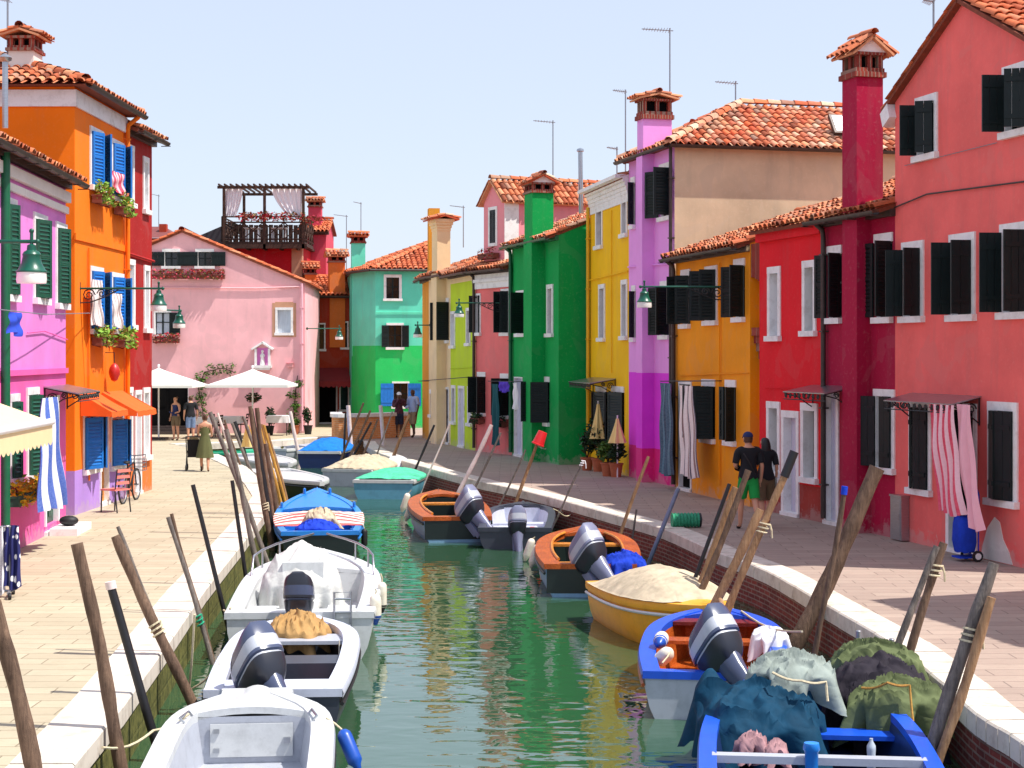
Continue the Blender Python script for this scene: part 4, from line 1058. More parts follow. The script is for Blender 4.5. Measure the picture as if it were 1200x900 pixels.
mb = MB(); mb.tube([(-.25, -.3, e), (h.L + .3, -.3, e)], .06, 6); mb.tube([(lx - .2, ly - .14, e), (-.25, -.3, e)], .06, 6); mb.build('gutter', 'gutter', h.root)
cx = h.f.uz(412, 300, ly - .2); 
u0 = h.f.uz(412, 300, ly)[0]; u1 = h.f.uz(428, 300, ly)[0]; h.chimney(u0, u1, ly - .1, ly + .6, 3.0, h.f.uz(420, 285, ly)[1], 'teal', 'flat', capm='tilenew')
h.cable([(0.02, h.f.uz(440, 366)[1]), (h.L, h.f.uz(497, 366)[1])], .02, 'teal')
FT = h.f

h = House('brick red plastered house with a dark red awning at the far end of the canal', PD(348, 497, 75.6), PD(415, 497, 76.2), 5, 6.0, ['brownred'])
h.e = h.f.uz(380, 345)[1]
for px in ((363, 369, 379, 408), (374, 380, 380, 409), (400.5, 407, 378, 407)): h.opening(px, fr=.05, bars=None)
u0, u1, z0, z1 = h.f.rect(374, 394, 450, 495); h.opening(kind='door_frame', uz=(u0, u1, .02, z1), fr=.05, door='dark')
h.opening((399, 408, 452, 480), fr=.06, bars=None)
h.roof_eave(18, .3, .1, 'tilenew'); h.walls()
b0 = h.f.uz(385, 300, .3)[0]; b1 = h.f.uz(403, 300, .3)[0]; h.chimney(b0, b1, .0 - .1, .5, 3.4, h.f.uz(394, 308, .2)[1], 'terra', 'gable')
b0 = h.f.uz(357, 300, 2)[0]; b1 = h.f.uz(370, 300, 2)[0]; h.chimney(b0, b1, 1.8, 2.4, h.e, h.f.uz(363, 322, 2)[1], 'terra', 'gable')
# awning
a0 = h.f.uz(358, 440, -1.2)[0]; a1 = h.f.uz(412, 440, -1.2)[0]; zt = h.f.uz(380, 431)[1]; zb = h.f.uz(385, 447, -1.2)[1]
mb = MB(); mb.grid(lambda a, b: (lerp(a0, a1, a), -.02 - 1.2 * b, lerp(zt, zb, b) - .03 * math.sin(b * PI)), 12, 6)
mb.grid(lambda a, b: (lerp(a0, a1, a), -1.22, zb - b * (.2 + .07 * abs(math.sin(a * 9 * PI)))), 72, 1); mb.build('awning', 'awningr', h.root, smooth=40)
FB = h.f

EP0, EP1 = PD(75, 508, 66.5), PD(357.5, 508, 66.9)
h = House('pale pink house with gable end, wall shrine and flower boxes, closing the canal', EP0, EP1, 8, 5.9, ['endpink'])
ua, za = h.f.uz(213, 272); zr = h.f.uz(357, 332)[1]; h.e = zr - .01; h.gable = (ua, za, h.f.uz(75, 332)[1], zr)
h.opening((193, 208, 295, 312), fr=.1, sh=(175, 178), lw=.55, louv=False); h.opening((232, 248, 295, 312), fr=.1, sh=(178, 175), lw=.55, louv=False)
h.opening((182, 199, 366, 392), fr=.06, sh=(None, 172), lw=.42, pane='curtainglass'); h.opening((325, 341, 363, 390), fr=.08, bars=None, pane='curtainglass')
u0, u1, z0, z1 = h.f.rect(172, 221, 448, 500); h.opening(kind='door_frame', uz=(u0, u1, .3, z1), fr=.0, lint=False, door='dark')
h.walls(); h.roof_gable(ov=.14, front=.1, tm='tilenew')
mb = MB(); zz = h.f.uz(190, 337)[1]; h.cable([(h.f.uz(180, 330)[0], zz), (h.f.uz(300, 339)[0], zz - .02), (h.L - .1, zz + .05)], .03, 'endpink')
mb = MB()    # bare brick round the right window
a = h.f.rect(319, 347, 355, 395); o = h.f.rect(322.4, 343.6, 360, 391.5)
for q in (((a[0], -.012, a[2]), (o[0], .005, a[3])), ((o[1], -.012, a[2]), (a[1], .005, a[3])), ((o[0], -.0125, o[3]), (o[1], .005, a[3] + .04)), ((o[0], -.0125, a[2]), (o[1], .005, o[2]))): mb.box(*q)
mb.build('bare_brick_surround', 'cocciopesto', h.root)
h.pipe(h.L - .12, .1, h.e, 'pinkcloth', .05, elbow=False)
mb = MB()
for k in range(3): mb.box((u0 - .1, -.9 + .3 * k, .0 + .001 * k), (u1 + .1, .05, .1 * (k + 1)))
mb.build('step', 'gutter', h.root)
FE = h.f
flower_box(FE, FE.uz(179, 320)[0], FE.uz(264, 320)[0], FE.uz(220, 327)[1], 'long flower box of red blooms under the two gable windows of the pale pink house', n=420, size=.07)
flower_box(FE, FE.uz(180, 395)[0], FE.uz(211, 395)[0], FE.uz(195, 402)[1], 'flower box with magenta blooms under the curtained window by the street lamp', n=200, size=.06)
# wall shrine
c = FE.uz(308, 431); r = thing('wall_shrine', 'small white wall shrine with a standing figure on the pale pink house', 'shrine', FE.w(c[0], 0, c[1]), FE.rz)
k = 1 / 30.0; mb = MB()
mb.box((-.36, -.3, .0), (.36, .0, .1)); mb.box((-.3, -.26, -.08), (.3, .0, .0))
for x in (-.3, .22): mb.box((x, -.24, .1), (x + .08, -.16, .75)); mb.box((x, -.04, .1), (x + .08, -.0, .75))
for sg in (-1, 1): mb.obox((sg * .2, -.14, .86), V(sg * .22, 0, -.14), V(0, .15, 0), V(.02 * sg, 0, .03))
mb.build('frame', 'white', r)
mb = MB(); mb.box((-.22, -.02, .1), (.22, -.006, .78)); mb.build('niche', 'lilac', r)
mb = MB(); mb.lathe([(.09, .1), (.1, .14), (.075, .3), (.06, .42), (.085, .5), (.05, .56), (.025, .585), (.045, .61), (.052, .65), (.035, .69), (.0, .7)], (0, -.13, 0), 10); mb.tube([(-.08, -.14, .5), (-.06, -.19, .42), (.0, -.2, .45)], .022, 6); mb.tube([(.08, -.14, .5), (.06, -.19, .42), (.0, -.2, .45)], .022, 6); mb.build('figure', 'white', r, smooth=60)
c = FE.uz(340, 427); mb = MB(); mb.box((-.12, -.14, 0), (.12, -.003, .14)); mb.box((-.14, -.16, .14), (.14, -.003, .165))
o = single(mb, 'wall_box', 'dormerpink', 'little pink box on the wall right of the shrine', 'utility box', (0, 0, 0)); o.location = FE.w(c[0], 0, c[1] - .1)

# roof terrace building behind, and other roofs
TB0, TB1 = PD(262, 400, 78), PD(352, 400, 78)
h = House('crimson house under the wooden roof terrace behind the pale pink house', TB0, TB1, 5, 7.0, ['crimson'])
zt = h.f.uz(300, 289)[1]; h.e = zt; h.walls()
mb = MB(); mb.box((-.05, -.3, zt), (h.L + .2, 5.1, zt + .1)); mb.build('roof_slab', 'darkwood', h.root)
mb = MB(); q0 = h.f.uz(342, 300, -.05)[0]; mb.box((q0, -.12, 3), (h.L + .1, .3, zt - .01)); mb.build('brick_pier', 'cocciopesto', h.root)
FTb = h.f
r = thing('roof_terrace', 'brown wooden roof terrace with pergola, white drapes and cross braced railing', 'roof terrace', h.f.w(0, 0, zt), h.f.rz)
u0 = h.f.uz(260, 285, -1)[0]; u1 = h.f.uz(357, 285, -1)[0]; W = u1 - u0; zd = h.f.uz(300, 286, -1)[1] - zt + .1; zr = h.f.uz(300, 254, -1)[1] - zt; zp = h.f.uz(300, 221, -1)[1] - zt; y0 = -1.0; y1 = 2.4
mb = MB(); mb.box((u0, y0, zd - .16), (u1, y1, zd)); mb.box((u0 - .1, y0 - .06, zd - .3), (u1 + .1, y0 + .08, zd - .1))
for k in range(5): mb.box((lerp(u0, u1, (k + .5) / 5) - .05, y0 + .1, zd - .34), (lerp(u0, u1, (k + .5) / 5) + .05, y1, zd - .17))
mb.build('deck', 'darkwood', r)
for i, (px, yy) in enumerate(((262.5, y0), (310, y0), (355.5, y0), (264, y1), (286, y1), (355, y1))):
    u = h.f.uz(px, 260, yy)[0]; mb = MB(); mb.box((u - .06, yy - .06, zd - .3), (u + .06, yy + .06, zp)); mb.build('post', 'darkwood', r)
mb = MB(); mb.box((u0 - .2, y0 - .05, zp), (u1 + .2, y0 + .07, zp + .12)); mb.box((u0 - .2, y1 - .05, zp), (u1 + .2, y1 + .07, zp + .12))
for k in range(16): x = lerp(u0 - .1, u1 + .1, k / 15); mb.box((x - .03, y0 - .3, zp + .12), (x + .03, y1 + .2, zp + .2))
mb.build('pergola', 'darkwood', r)
mb = MB()
for ys, ye, xs, xe in ((y0, y0, u0, u1), (y0, y1, u0, u0), (y0, y1, u1, u1)):
    a = V(xs, ys, 0); b = V(xe, ye, 0); n = 4
    for zz in (zd + .12, zr - .25, zr): mb.tube([a + V(0, 0, zz), b + V(0, 0, zz)], .035, 4)
    for k in range(n):
        p, q = a.lerp(b, k / n), a.lerp(b, (k + 1) / n)
        mb.tube([p + V(0, 0, zd), p + V(0, 0, zr)], .03, 4)
        mb.tube([p + V(0, 0, zd + .12), q + V(0, 0, zr - .25)], .025, 4); mb.tube([p + V(0, 0, zr - .25), q + V(0, 0, zd + .12)], .025, 4)
mb.build('railing', 'darkwood', r)
mb = MB(); n = 16
for k in range(n): a_, b_ = lerp(u0, u1, k / n), lerp(u0, u1, (k + .86) / n); mb.box((a_, y1 - .03, zd), (b_, y1, zr - .12 + .02 * (k % 2)))
mb.build('back_screen', 'darkwood', r)
for x in (lerp(u0, u1, .3), lerp(u0, u1, .62)):
    mb = MB(); mb.box((x - .35, .5, zd + .7), (x + .35, 1.2, zd + .74)); mb.box((x - .3, .55, zd), (x - .25, .6, zd + .7)); mb.box((x + .25, .55, zd), (x + .3, .6, zd + .7)); mb.box((x - .3, 1.1, zd), (x - .25, 1.15, zd + .7)); mb.box((x + .25, 1.1, zd), (x + .3, 1.15, zd + .7)); mb.box((x - .4, .42, zd + .742), (x + .4, 1.28, zd + .75))
    o_ = tag(mb.build('terrace_table', 'whitewood'), 'white table on the roof terrace, %s' % ('left of the middle post' if x < (u0 + u1) / 2 else 'right of the middle post'), 'table'); o_.location = h.f.w(0, 0, zt); o_.rotation_euler = (0, 0, h.f.rz)
for (pa, pb, tie) in ((264, 284, .2), (318, 356, .8)):
    ua, ub = h.f.uz(pa, 240, y0)[0], h.f.uz(pb, 240, y0)[0]
    def fn(a, b, ua=ua, ub=ub, tie=tie):
        m = lerp(ua, ub, tie); k = b ** 1.6
        x = lerp(lerp(ua, ub, a), lerp(m - .2, m + .2, a), k * .75); return (x, y0 + .1 + .05 * math.sin(a * 34), lerp(zp, zr + .05, b))
    mb = MB(); mb.grid(fn, 50, 12); mb.build('drape', 'whitecloth', r, smooth=80)
mb = MB()
for k in range(12):
    x = lerp(u0 + (.8 if k < 6 else 0), u1, (k + .5) / 12)
    if 5 <= k <= 5: continue
    mb.leaves((x, y0 - .1, zr + .0), (.3, .2, .25), 55, .08)
o = tag(mb.build('flower_boxes', 'fl_red', None), 'row of red and pink flowers along the roof terrace railing', 'flowers'); o.location = h.f.w(0, 0, zt); o.rotation_euler = (0, 0, h.f.rz)
mb = MB()
for k in range(3): mb.leaves((u1 + .1 + .3 * k, y0 - .1, zr - .12), (.22, .2, .22), 40, .08)
o = tag(mb.build('trailing_plant', 'fl_red', None), 'trailing red flowers at the right corner of the roof terrace', 'flowers'); o.location = h.f.w(0, 0, zt); o.rotation_euler = (0, 0, h.f.rz)
h = House('rose red tower like house with tiled roof and chimney right of the roof terrace', PD(352, 400, 82), PD(382, 400, 82), 3.5, 8.4, ['rose'])
h.e = h.f.uz(370, 271)[1]; h.roof_eave(20, .2, .15, 'tilenew'); h.walls()
b0 = h.f.uz(362, 250, .8)[0]; b1 = h.f.uz(377, 250, .8)[0]; h.chimney(b0, b1, .5, 1.1, h.e, h.f.uz(370, 243, .6)[1], 'rose', 'flat')
h = House('house with dark felt roof between the pale pink gable and the roof terrace', PD(222, 400, 80), PD(268, 400, 80), 5, 7, ['gutter'])
zz0 = h.f.uz(230, 284)[1]; zz1 = h.f.uz(265, 260)[1]; h.mats = ['brownred']; h.e = zz0 - .1; h.walls()
mb = MB(); mb.poly([(-.2, -.2, zz0), (h.L + .2, -.2, zz1), (h.L + .2, 5, zz1), (-.2, 5, zz0)]); mb.poly([(-.2, -.2, zz0 - .2), (h.L + .2, -.2, zz0 - .2), (h.L + .2, -.2, zz1), (-.2, -.2, zz0)]); mb.build('roof', 'roofdark', h.root)
h = House('house with dull red roof behind the left red house', PD(150, 400, 84), PD(202, 400, 84), 6, 8.0, ['brownred'])
h.e = h.f.uz(190, 279)[1]; h.walls(); h.gable = None
mb = MB(); zt = h.f.uz(180, 262)[1]
mb.poly([(-.2, -.2, h.e), (h.L + .3, -.2, h.e), (h.L - .8, 2, zt), (-.2, 2, zt)]); mb.poly([(h.L + .3, -.2, h.e), (h.L + .3, 4, h.e), (h.L - .8, 2, zt)]); mb.build('roof', 'redroof', h.root)
b0 = h.f.uz(187, 262, 1)[0]; h.chimney(b0, b0 + .35, .9, 1.3, h.e, zt + .05, 'brownred', None)

# ------------------------------------------------------------------ left bank houses
L1a = V(-7.47, 21.0, 0); L1b = G(77, 616)
h = House('lilac and hot pink house with green shutters at the left edge, cream awning', L1a, L1b, 5.0, 6.4, ['lilac', 'hotpink'])
h.e = h.f.uz(77, 203)[1] - .12; h.bands = [(h.f.uz(60, 436)[1], 'hotpink')]
h.opening((7, 17, 240, 346), fr=.09, sh=(20, 16), shm='greensh'); h.opening((40, 53, 258, 350), fr=.09, sh=(18, 18), shm='greensh'); h.opening((66, 76, 268, 356), fr=.09, sh=(18, 18), shm='greensh')
h.opening((12, 20, 470, 560), fr=.1, sh=(20, 20), shm='greensh'); h.opening((32, 43, 462, 556), fr=.1, sh=(20, 20), shm='greensh')
u0, u1, z0, z1 = h.f.rect(53, 67, 470, 612); h.opening(kind='door_frame', uz=(u0, u1, .16, z1), fr=.08, door='greensh')
h.roof_eave(20, .3, .05, 'tile'); h.walls()
mb = MB(); mb.box((0, -.1, h.e - .42), (h.L, -.004, h.e - .24)); mb.box((.002, -.06, h.e - .62), (h.L - .002, -.003, h.e - .5)); mb.build('cornice', 'whitewash', h.root)
mb = MB(); zz = h.f.uz(60, 436)[1]; mb.box((0, -.05, zz - .03), (h.L, -.003, zz + .06)); mb.build('string_course', 'hotpink', h.root)
mb = MB(); mb.box((u0 - .05, -.55, .0), (u1 + .25, -.08, .12)); mb.build('step', 'white', h.root); STU = (u0 + u1) / 2
h.canopy(u0 - .15, h.L + .1, h.f.uz(70, 451)[1], .6)
up = h.f.uz(5, 300, -.1)[0]; mb = MB(); mb.tube([(up, -.12, .2), (up, -.12, h.e - .1)], .07, 10); mb.build('downpipe', 'gutgreen', h.root, smooth=60)
h.cable([(h.f.uz(30, 390)[0], h.f.uz(30, 390)[1]), (h.f.uz(50, 386)[0], h.f.uz(50, 388)[1]), (h.L, h.f.uz(76, 398)[1])], .01, 'hotpink')
# cream awning with scalloped valance
a0 = h.f.uz(-6, 470)[0]; a1 = h.f.uz(45, 470, -1.0)[0]; zt = h.f.uz(30, 455)[1]; 
ax1 = h.f.uz(56, 488, -1.1)[0]; zb = h.f.uz(40, 497, -1.1)[1]
mb = MB(); mb.grid(lambda a, b: (lerp(-.5, ax1, a), -.05 - 1.1 * b, lerp(zt, zb, b)), 10, 4)
mb.grid(lambda a, b: (lerp(-.5, ax1, a), -1.165, zb - .02 - b * (.26 + .05 * abs(math.sin(a * 14 * PI)))), 84, 1); aw = mb.build('awning', 'awningc', h.root, smooth=40)
mb = MB(); mb.tube([(-.5, -1.16, zb), (ax1, -1.16, zb)], .05, 8); mb.tube([(ax1 - .1, -.05, zt - .25), (ax1 - .1, -.6, (zt + zb) / 2 - .1), (ax1 - .1, -1.12, zb)], .02, 6); mb.build('awning_bar', 'whitewood', aw, smooth=60)
FL1 = h.f

L2a, L2b, L3b = G(87.5, 604), G(147, 583.5), G(178, 573.8)
h = House('orange house with blue shutters, orange awnings and a lavender foot', L2a, L2b, 6.0, 8.1, ['orange', 'lavender'])
h.e = h.f.uz(90, 103)[1]; h.bands = [(h.f.uz(100, 549)[1], 'lavender')]
for px in ((106, 119, 156, 219), (131, 143, 170, 232), (106, 119, 318, 386), (131, 143, 325, 386)): h.opening(px, fr=.08, sh=(16, 34), shm='bluesh')
h.opening((98, 114, 488, 549), fr=.05, sh=(24, 30), shm='bluesh'); h.opening((130, 143, 491, 545), fr=.05, sh=(24, 30), shm='bluesh')
u0, u1, z0, z1 = h.f.rect(117.5, 126, 486, 594); h.opening(kind='door_frame', uz=(u0, u1, .05, z1), fr=.05, door='varnish2')
h.walls()
h.roof_hip((h.L * .5 + .3, 2.4), (h.L * .5 + .3, 4.4), 0, h.e + .95, .3, 'tile', gut=('front',))
mb = MB(); mb.box((-.05, -.05, h.e - .38), (h.L, -.003, h.e - .06)); mb.box((-.051, -.05, h.e - .381), (-.003, h.D, h.e - .061)); mb.build('white_frieze', 'white', h.root)
mb = MB(); zz = h.f.uz(88, 276)[1]; mb.box((-.03, -.035, zz - .08), (h.L, -.003, zz + .05)); mb.build('string_course', 'orange', h.root)
h.cable([(.9, .6), (.9, 5.2)], .02, 'orange'); h.pipe(h.L - .12, .1, h.e, 'orange', .05)
yc = 2.6; 
cl = h.f.uz(16, 60, 3.6)[0]; cr = h.f.uz(42, 60, 3.6)[0]
hh = h.f.rect
mb = None
p = PD(29, 60, 34.0); q = p - h.f.p0; lx, ly = q.dot(h.f.u), q.dot(h.f.n)
h.chimney(lx - .25, lx + .35, ly - .25, ly + .25, h.e - .1, HC + (HY - 62) / FL * 34.0, 'whitewash', 'flat')
FL2 = h.f
for k_, (a0, a1, o, py) in enumerate(((.35, 1.65, .6, 461), (1.95, h.L - .35, .72, 458))):
    zt = h.f.uz(100 if k_ == 0 else 135, py)[1]; zb = h.f.uz(118 if k_ == 0 else 146, 484, -o)[1]
    mb = MB(); mb.grid(lambda a, b: (lerp(a0, a1, a), -.02 - o * b, lerp(zt, zb, b) - .02 * math.sin(PI * b) - .012 * abs(math.sin(a * 3 * PI)) * b), 24, 6)
    mb.grid(lambda a, b: (lerp(a0, a1, a), -o - .022 - .01 * b, zb - .004 - .012 * abs(math.sin(a * 3 * PI)) - b * .1), 24, 1)
    for x in (a0, a1): mb.poly([(x, -.02, zb - .08), (x, -.02, zt), (x, -o - .02, zb - .004), (x, -o - .02, zb - .1)])
    aw = mb.build('awning', 'awningo', h.root, smooth=40)
    mb = MB()
    for x in (a0 + .02, a1 - .02): mb.tube([(x, -.02, zb - .02), (x, -o, zb - .03)], .012, 5)
    mb.build('awning_arm', 'iron', aw)
for i, (x0, x1, yb, lb) in enumerate(((103, 124, 239, 'topmost left'), (129, 148, 252, 'topmost right'), (103, 124, 404, 'lower left'), (130, 150, 406, 'lower right'))):
    a = FL2.uz(x0 + 2, yb)[0]; b = FL2.uz(x1 - 4, yb)[0]
    flower_box(FL2, a, b, FL2.uz((x0 + x1) / 2, yb)[1] - .02, 'flower box with bright green plants under the %s blue shutters of the orange house' % lb, 'fl_green', n=200, size=.06, h=.22, group='flower boxes on the orange house')
h = House('dark red narrow house with white framed windows, right of the orange house', L2b, L3b, 6.0, 8.0, ['leftred', 'terra'])
h.e = h.f.uz(176, 160)[1] - .05; h.bands = [(h.f.uz(170, 541)[1], 'terra')]
for px in ((150.5, 155, 176, 238), (168.5, 172.5, 190, 246), (150.5, 156, 310, 381), (169.5, 173.5, 317, 385), (148.5, 153.5, 460, 538), (168.5, 173.5, 460, 534)): h.opening(px, fr=.1, bars=None, pane='curtainglass')
u0, u1, z0, z1 = h.f.rect(158.5, 164, 462, 575); h.opening(kind='door_frame', uz=(u0, u1, .05, z1), fr=.08, door='greydoor')
h.roof_eave(18, .3, .05, 'tile'); h.walls(); h.cable([(0, h.f.uz(148, 297)[1]), (h.L, h.f.uz(176, 306)[1])], .03, 'leftred')
FL3 = h.f
# ------------------------------------------------------------------ mooring poles
def xat(pts, d):
    for a, b in zip(pts, pts[1:]):
        lo, hi = min(a.y, b.y), max(a.y, b.y)
        if lo <= d <= hi and hi > lo: return lerp(a.x, b.x, (d - a.y) / (b.y - a.y))
    return pts[-1].x
def pole_depth(b, t, side):
    best = None; prev = None
    for k in range(900):
        d = 12 + k * .05; row = HY + HC * FL / d
        px = t[0] + (b[0] - t[0]) * (row - t[1]) / (b[1] - t[1]); x = (px - CX) / FL * d
        f = x - (xat(LQs, d) + .13) if side == 'L' else (xat(RQs, d) - .17) - x
        if prev is not None and prev * f <= 0: return d
        prev = f
    return 20.0
def pole(bx, by, tx, ty, r0, r1, m, label, side='L', d=None, crook=.02, ld=0.0, cap=None, rope=None, ropem='rope', group='mooring poles'):
    d = d or pole_depth((bx, by), (tx, ty), side)
    a, b = PD(bx, by, d), PD(tx, ty, d + ld); v = b - a
    k0 = (-1.5 - a.z) / v.z; foot = a + v * k0
    n = 22; rs = random.Random(hash((round(bx), round(tx))) & 0xffff); pts = []; rad = []; px = V(1, .3, 0).normalized(); c1, c2 = rs.uniform(1.5, 4), rs.uniform(0, 6)
    ln = (b - foot).length
    for i in range(n + 1):
        t = i / n; w = crook * math.sin(t * c1 * 2 + c2) * math.sin(PI * t) * ln * .35
        pts.append(foot.lerp(b, t) + V(w, w * .4, 0)); rad.append(lerp(r0, r1, t) * (1 + (rs.uniform(-.07, .07) + .06 * math.sin(i * 1.3 + c2) if crook > .005 else 0)))
    o = Vector((pts[0].x, pts[0].y, WZ))
    mb = MB(); mb.tube(pts, rad, 12)
    ob = None
    if cap or rope:
        ob = thing('mooring_pole', label, 'mooring pole', o, 0, group); mb.build('shaft', m, ob, o, smooth=50)
        if cap:
            q = MB(); q.tube([pts[-1] - (pts[-1] - pts[-2]).normalized() * cap[1], pts[-1] + V(0, 0, .02)], r1 * 1.25, 10); q.build('pole_cap', cap[0], ob, o, smooth=50)
        if rope:
            q = MB(); p = a + v * rope; dirn = v.normalized(); x = dirn.orthogonal().normalized(); y = dirn.cross(x); rr = lerp(r0, r1, .6) + .012; L = []
            for k in range(34): an = k * .55; L.append(p + x * math.cos(an) * rr + y * math.sin(an) * rr + dirn * (k * .0045 - .07))
            L += [L[-1] + V(.015, -.02, -.07), L[-1] + V(.02, -.015, -.16)]
            q.tube(L, .011, 5); q.build('rope', ropem, ob, o)
    else:
        ob = single(mb, 'mooring_pole', m, label, 'mooring pole', o, group, smooth=50)
    return ob
# left bank, near to far
pole(40, 900, -8, 705, .072, .058, 'polebrown', 'thick brown mooring pole cut by the left picture edge', d=12.4)
pole(145, 900, 90, 637, .062, .05, 'polebrown', 'bare grey brown mooring pole with flat sawn top, nearest on the left quay')
pole(180, 862, 129, 684, .045, .04, 'poledark', 'straight black mooring pole with a pale broken top', cap=('polewhite', .05), crook=.002)
pole(225, 828, 135, 628, .062, .05, 'polebrown', 'brown mooring pole tied with thin string, a thin stick beside its top', rope=.45)
pole(222, 815, 138, 617, .022, .02, 'polegrey', 'thin stick lashed along the string-tied brown mooring pole', d=None)
pole(250, 780, 197, 606, .034, .026, 'polegrey', 'slim grey mooring pole with a green rope knot', rope=.3, ropem='ropegreen')
pole(251, 782, 201, 602, .024, .02, 'polebrown', 'thin brown stick leaning along the green-roped grey pole')
pole(270, 745, 226, 568, .034, .03, 'poledark', 'tall black mooring pole on the left quay, beside the big white boat', crook=.002)
pole(287, 668, 272, 563, .034, .03, 'poledark', 'shorter black mooring pole farther along the left quay', crook=.002)
pole(300, 650, 265, 503, .05, .042, 'polegrey', 'long pale grey mooring pole right of the short black one', d=None)
for (a, lab, r, m) in (((318, 640, 293, 476), 'brown grey pole in the cluster, tied with white twine', .06, 'polebrown'), ((322, 642, 301, 478), 'rough dark brown pole at the heart of the tied cluster', .06, 'polebrown')):
    pole(*a, r, r * .7, m, 'mooring ' + lab, rope=.28 if 'twine' in lab else None)
pole(313, 585, 294, 479, .05, .045, 'poledark', 'blue black pole rising tallest from the tied cluster', crook=.004)
pole(337, 602, 309, 498, .045, .036, 'poleyellow', 'yellow bamboo pole on the right side of the cluster', d=40.5)
pole(332, 600, 305, 503, .042, .034, 'poleyellow', 'second yellow bamboo pole just left of the outermost one', d=40.0)
pole(325, 590, 307, 497, .036, .03, 'poletan', 'thin tan pole between the bamboo poles and the black pole', d=40.6)
pole(268, 541, 246, 483, .05, .04, 'polegrey', 'grey pole leaning beside the woman in the olive dress', d=None)
pole(276, 545, 255, 484, .045, .035, 'polewhite', 'pale bleached pole just right of the olive dress', d=49)
pole(296, 556, 272, 496, .05, .04, 'polegrey', 'silvery grey leaning pole behind the cluster', d=46)
pole(290, 540, 275, 494, .06, .055, 'poledark', 'stout navy black leaning pole behind the long grey one', d=49)
pole(348, 521, 340, 482, .07, .06, 'polewhite', 'lone pale pole at the far quay in front of the pale pink house', d=60)
pole(330, 640, 311, 520, .055, .05, 'polebrown', 'dark brown pole at the front of the cluster with a sawn top', 'L')
pole(326, 600, 285, 488, .04, .032, 'polegrey', 'thin grey pole slanting through the tied cluster from the left', 'L')
pole(341, 604, 314, 508, .04, .034, 'poletan', 'tan pole at the far right of the cluster beside the bamboo', d=40.8)
pole(283, 552, 263, 492, .035, .03, 'polebrown', 'slim brown pole between the bleached and the silvery pole', d=47.5)
# a pale yellow pennant hanging in the cluster
p = PD(290, 498, 42.5); mb = MB()
mb.grid(lambda a, b: (p.x + (a - .5) * lerp(.06, .42, b) + .05 * b, p.y + .05 * math.sin(a * 9), p.z - b * .55), 14, 10)
single(mb, 'pennant', 'yellowcloth', 'faded yellow cloth hanging among the tied cluster of poles', 'cloth', p, smooth=70)
# right bank
pole(935, 750, 1028, 548, .115, .09, 'polebrown', 'thick gnarled brown mooring pole leaning over the right quay', 'R', crook=.04)
pole(970, 690, 990, 572, .035, .028, 'polebrown', 'thin short pole with a blue tip beside the thick gnarled pole', 'R', d=18.2, cap=('royal', .07))
pole(1064, 770, 1106, 636, .05, .042, 'polebrown', 'brown pole bound with a white band, near the olive tarpaulin', 'R', rope=.75)
pole(1052, 752, 1098, 640, .04, .034, 'polegrey', 'greyish twin stake behind the white banded pole', 'R', d=16.6)
pole(1090, 885, 1165, 660, .062, .052, 'polegrey', 'long weathered pole at the lower right corner, bound halfway', 'R', d=14.2, rope=.62)
pole(1100, 895, 1162, 700, .045, .04, 'poletan', 'orange tan stake strapped under the long weathered corner pole', 'R', d=14.1)
pole(815, 677, 855, 567, .03, .026, 'poledark', 'slim black pole, leftmost of the bundle left of the man in green shorts', 'R', d=22.0, crook=.003)
pole(821, 679, 862, 571, .045, .04, 'poletan', 'flaking tan pole right against the slim black one', 'R', d=21.8)
pole(826, 682, 877, 551, .045, .04, 'polebrown', 'brown pole crossing in front of the green shorts', 'R', d=21.6)
pole(846, 692, 891, 597, .062, .055, 'poletan', 'short stout smooth tan pole below the walking couple', 'R', d=20.6)
pole(857, 708, 931, 531, .05, .042, 'poletan', 'tall peeling pole with a black tip, white band halfway', 'R', d=19.8, cap=('poledark', .3), rope=.5)
pole(728, 624, 760, 535, .038, .03, 'poletan', 'slim orange tan pole above the wooden boat with three fenders', 'R')
pole(740, 634, 746, 597, .02, .018, 'polegrey', 'thin rusty rod standing by the slim orange tan pole', 'R')
pole(762, 655, 795, 572, .04, .038, 'polebluegrey', 'blue grey pipe pole left of the rolled green net', 'R', crook=.001)
pole(648, 615, 683, 541, .024, .02, 'polegrey', 'thin grey pole with a white rag at its tip', 'R', rope=.97, ropem='whitecloth')
pole(606, 587, 632, 512, .045, .035, 'poletan', 'tan pole carrying the red bucket', 'R')
pole(588, 588, 616, 527, .025, .02, 'polegrey', 'thin stick leaning beside the pole with the red bucket', 'R')
pole(541, 572, 576, 498, .055, .05, 'polewhite', 'pale pinkish pole above the first orange wooden boat', 'R')
pole(553, 578, 587, 507, .03, .025, 'polegrey', 'thin grey pole right of the pale pinkish pole', 'R')
pole(485, 552, 509, 498, .038, .03, 'poledark', 'dark pole in front of the cream house', 'R')
pole(507, 545, 527, 496, .028, .022, 'polewhite', 'thin whitish stick in front of the lime green house', 'R')
pole(455, 548, 480, 486, .055, .045, 'poletan', 'orange brown pole below the couple by the parapet', 'R')
pole(440, 540, 460, 482, .03, .022, 'polegrey', 'thin dark grey pole left of the couple by the parapet', 'R')
pole(411, 520, 408, 475, .075, .07, 'polewhite', 'left one of two white painted posts before the brick parapet', 'R', d=58, crook=.001)
pole(449, 514, 446, 475, .07, .065, 'polewhite', 'right one of two white painted posts before the brick parapet', 'R', d=58, crook=.001)
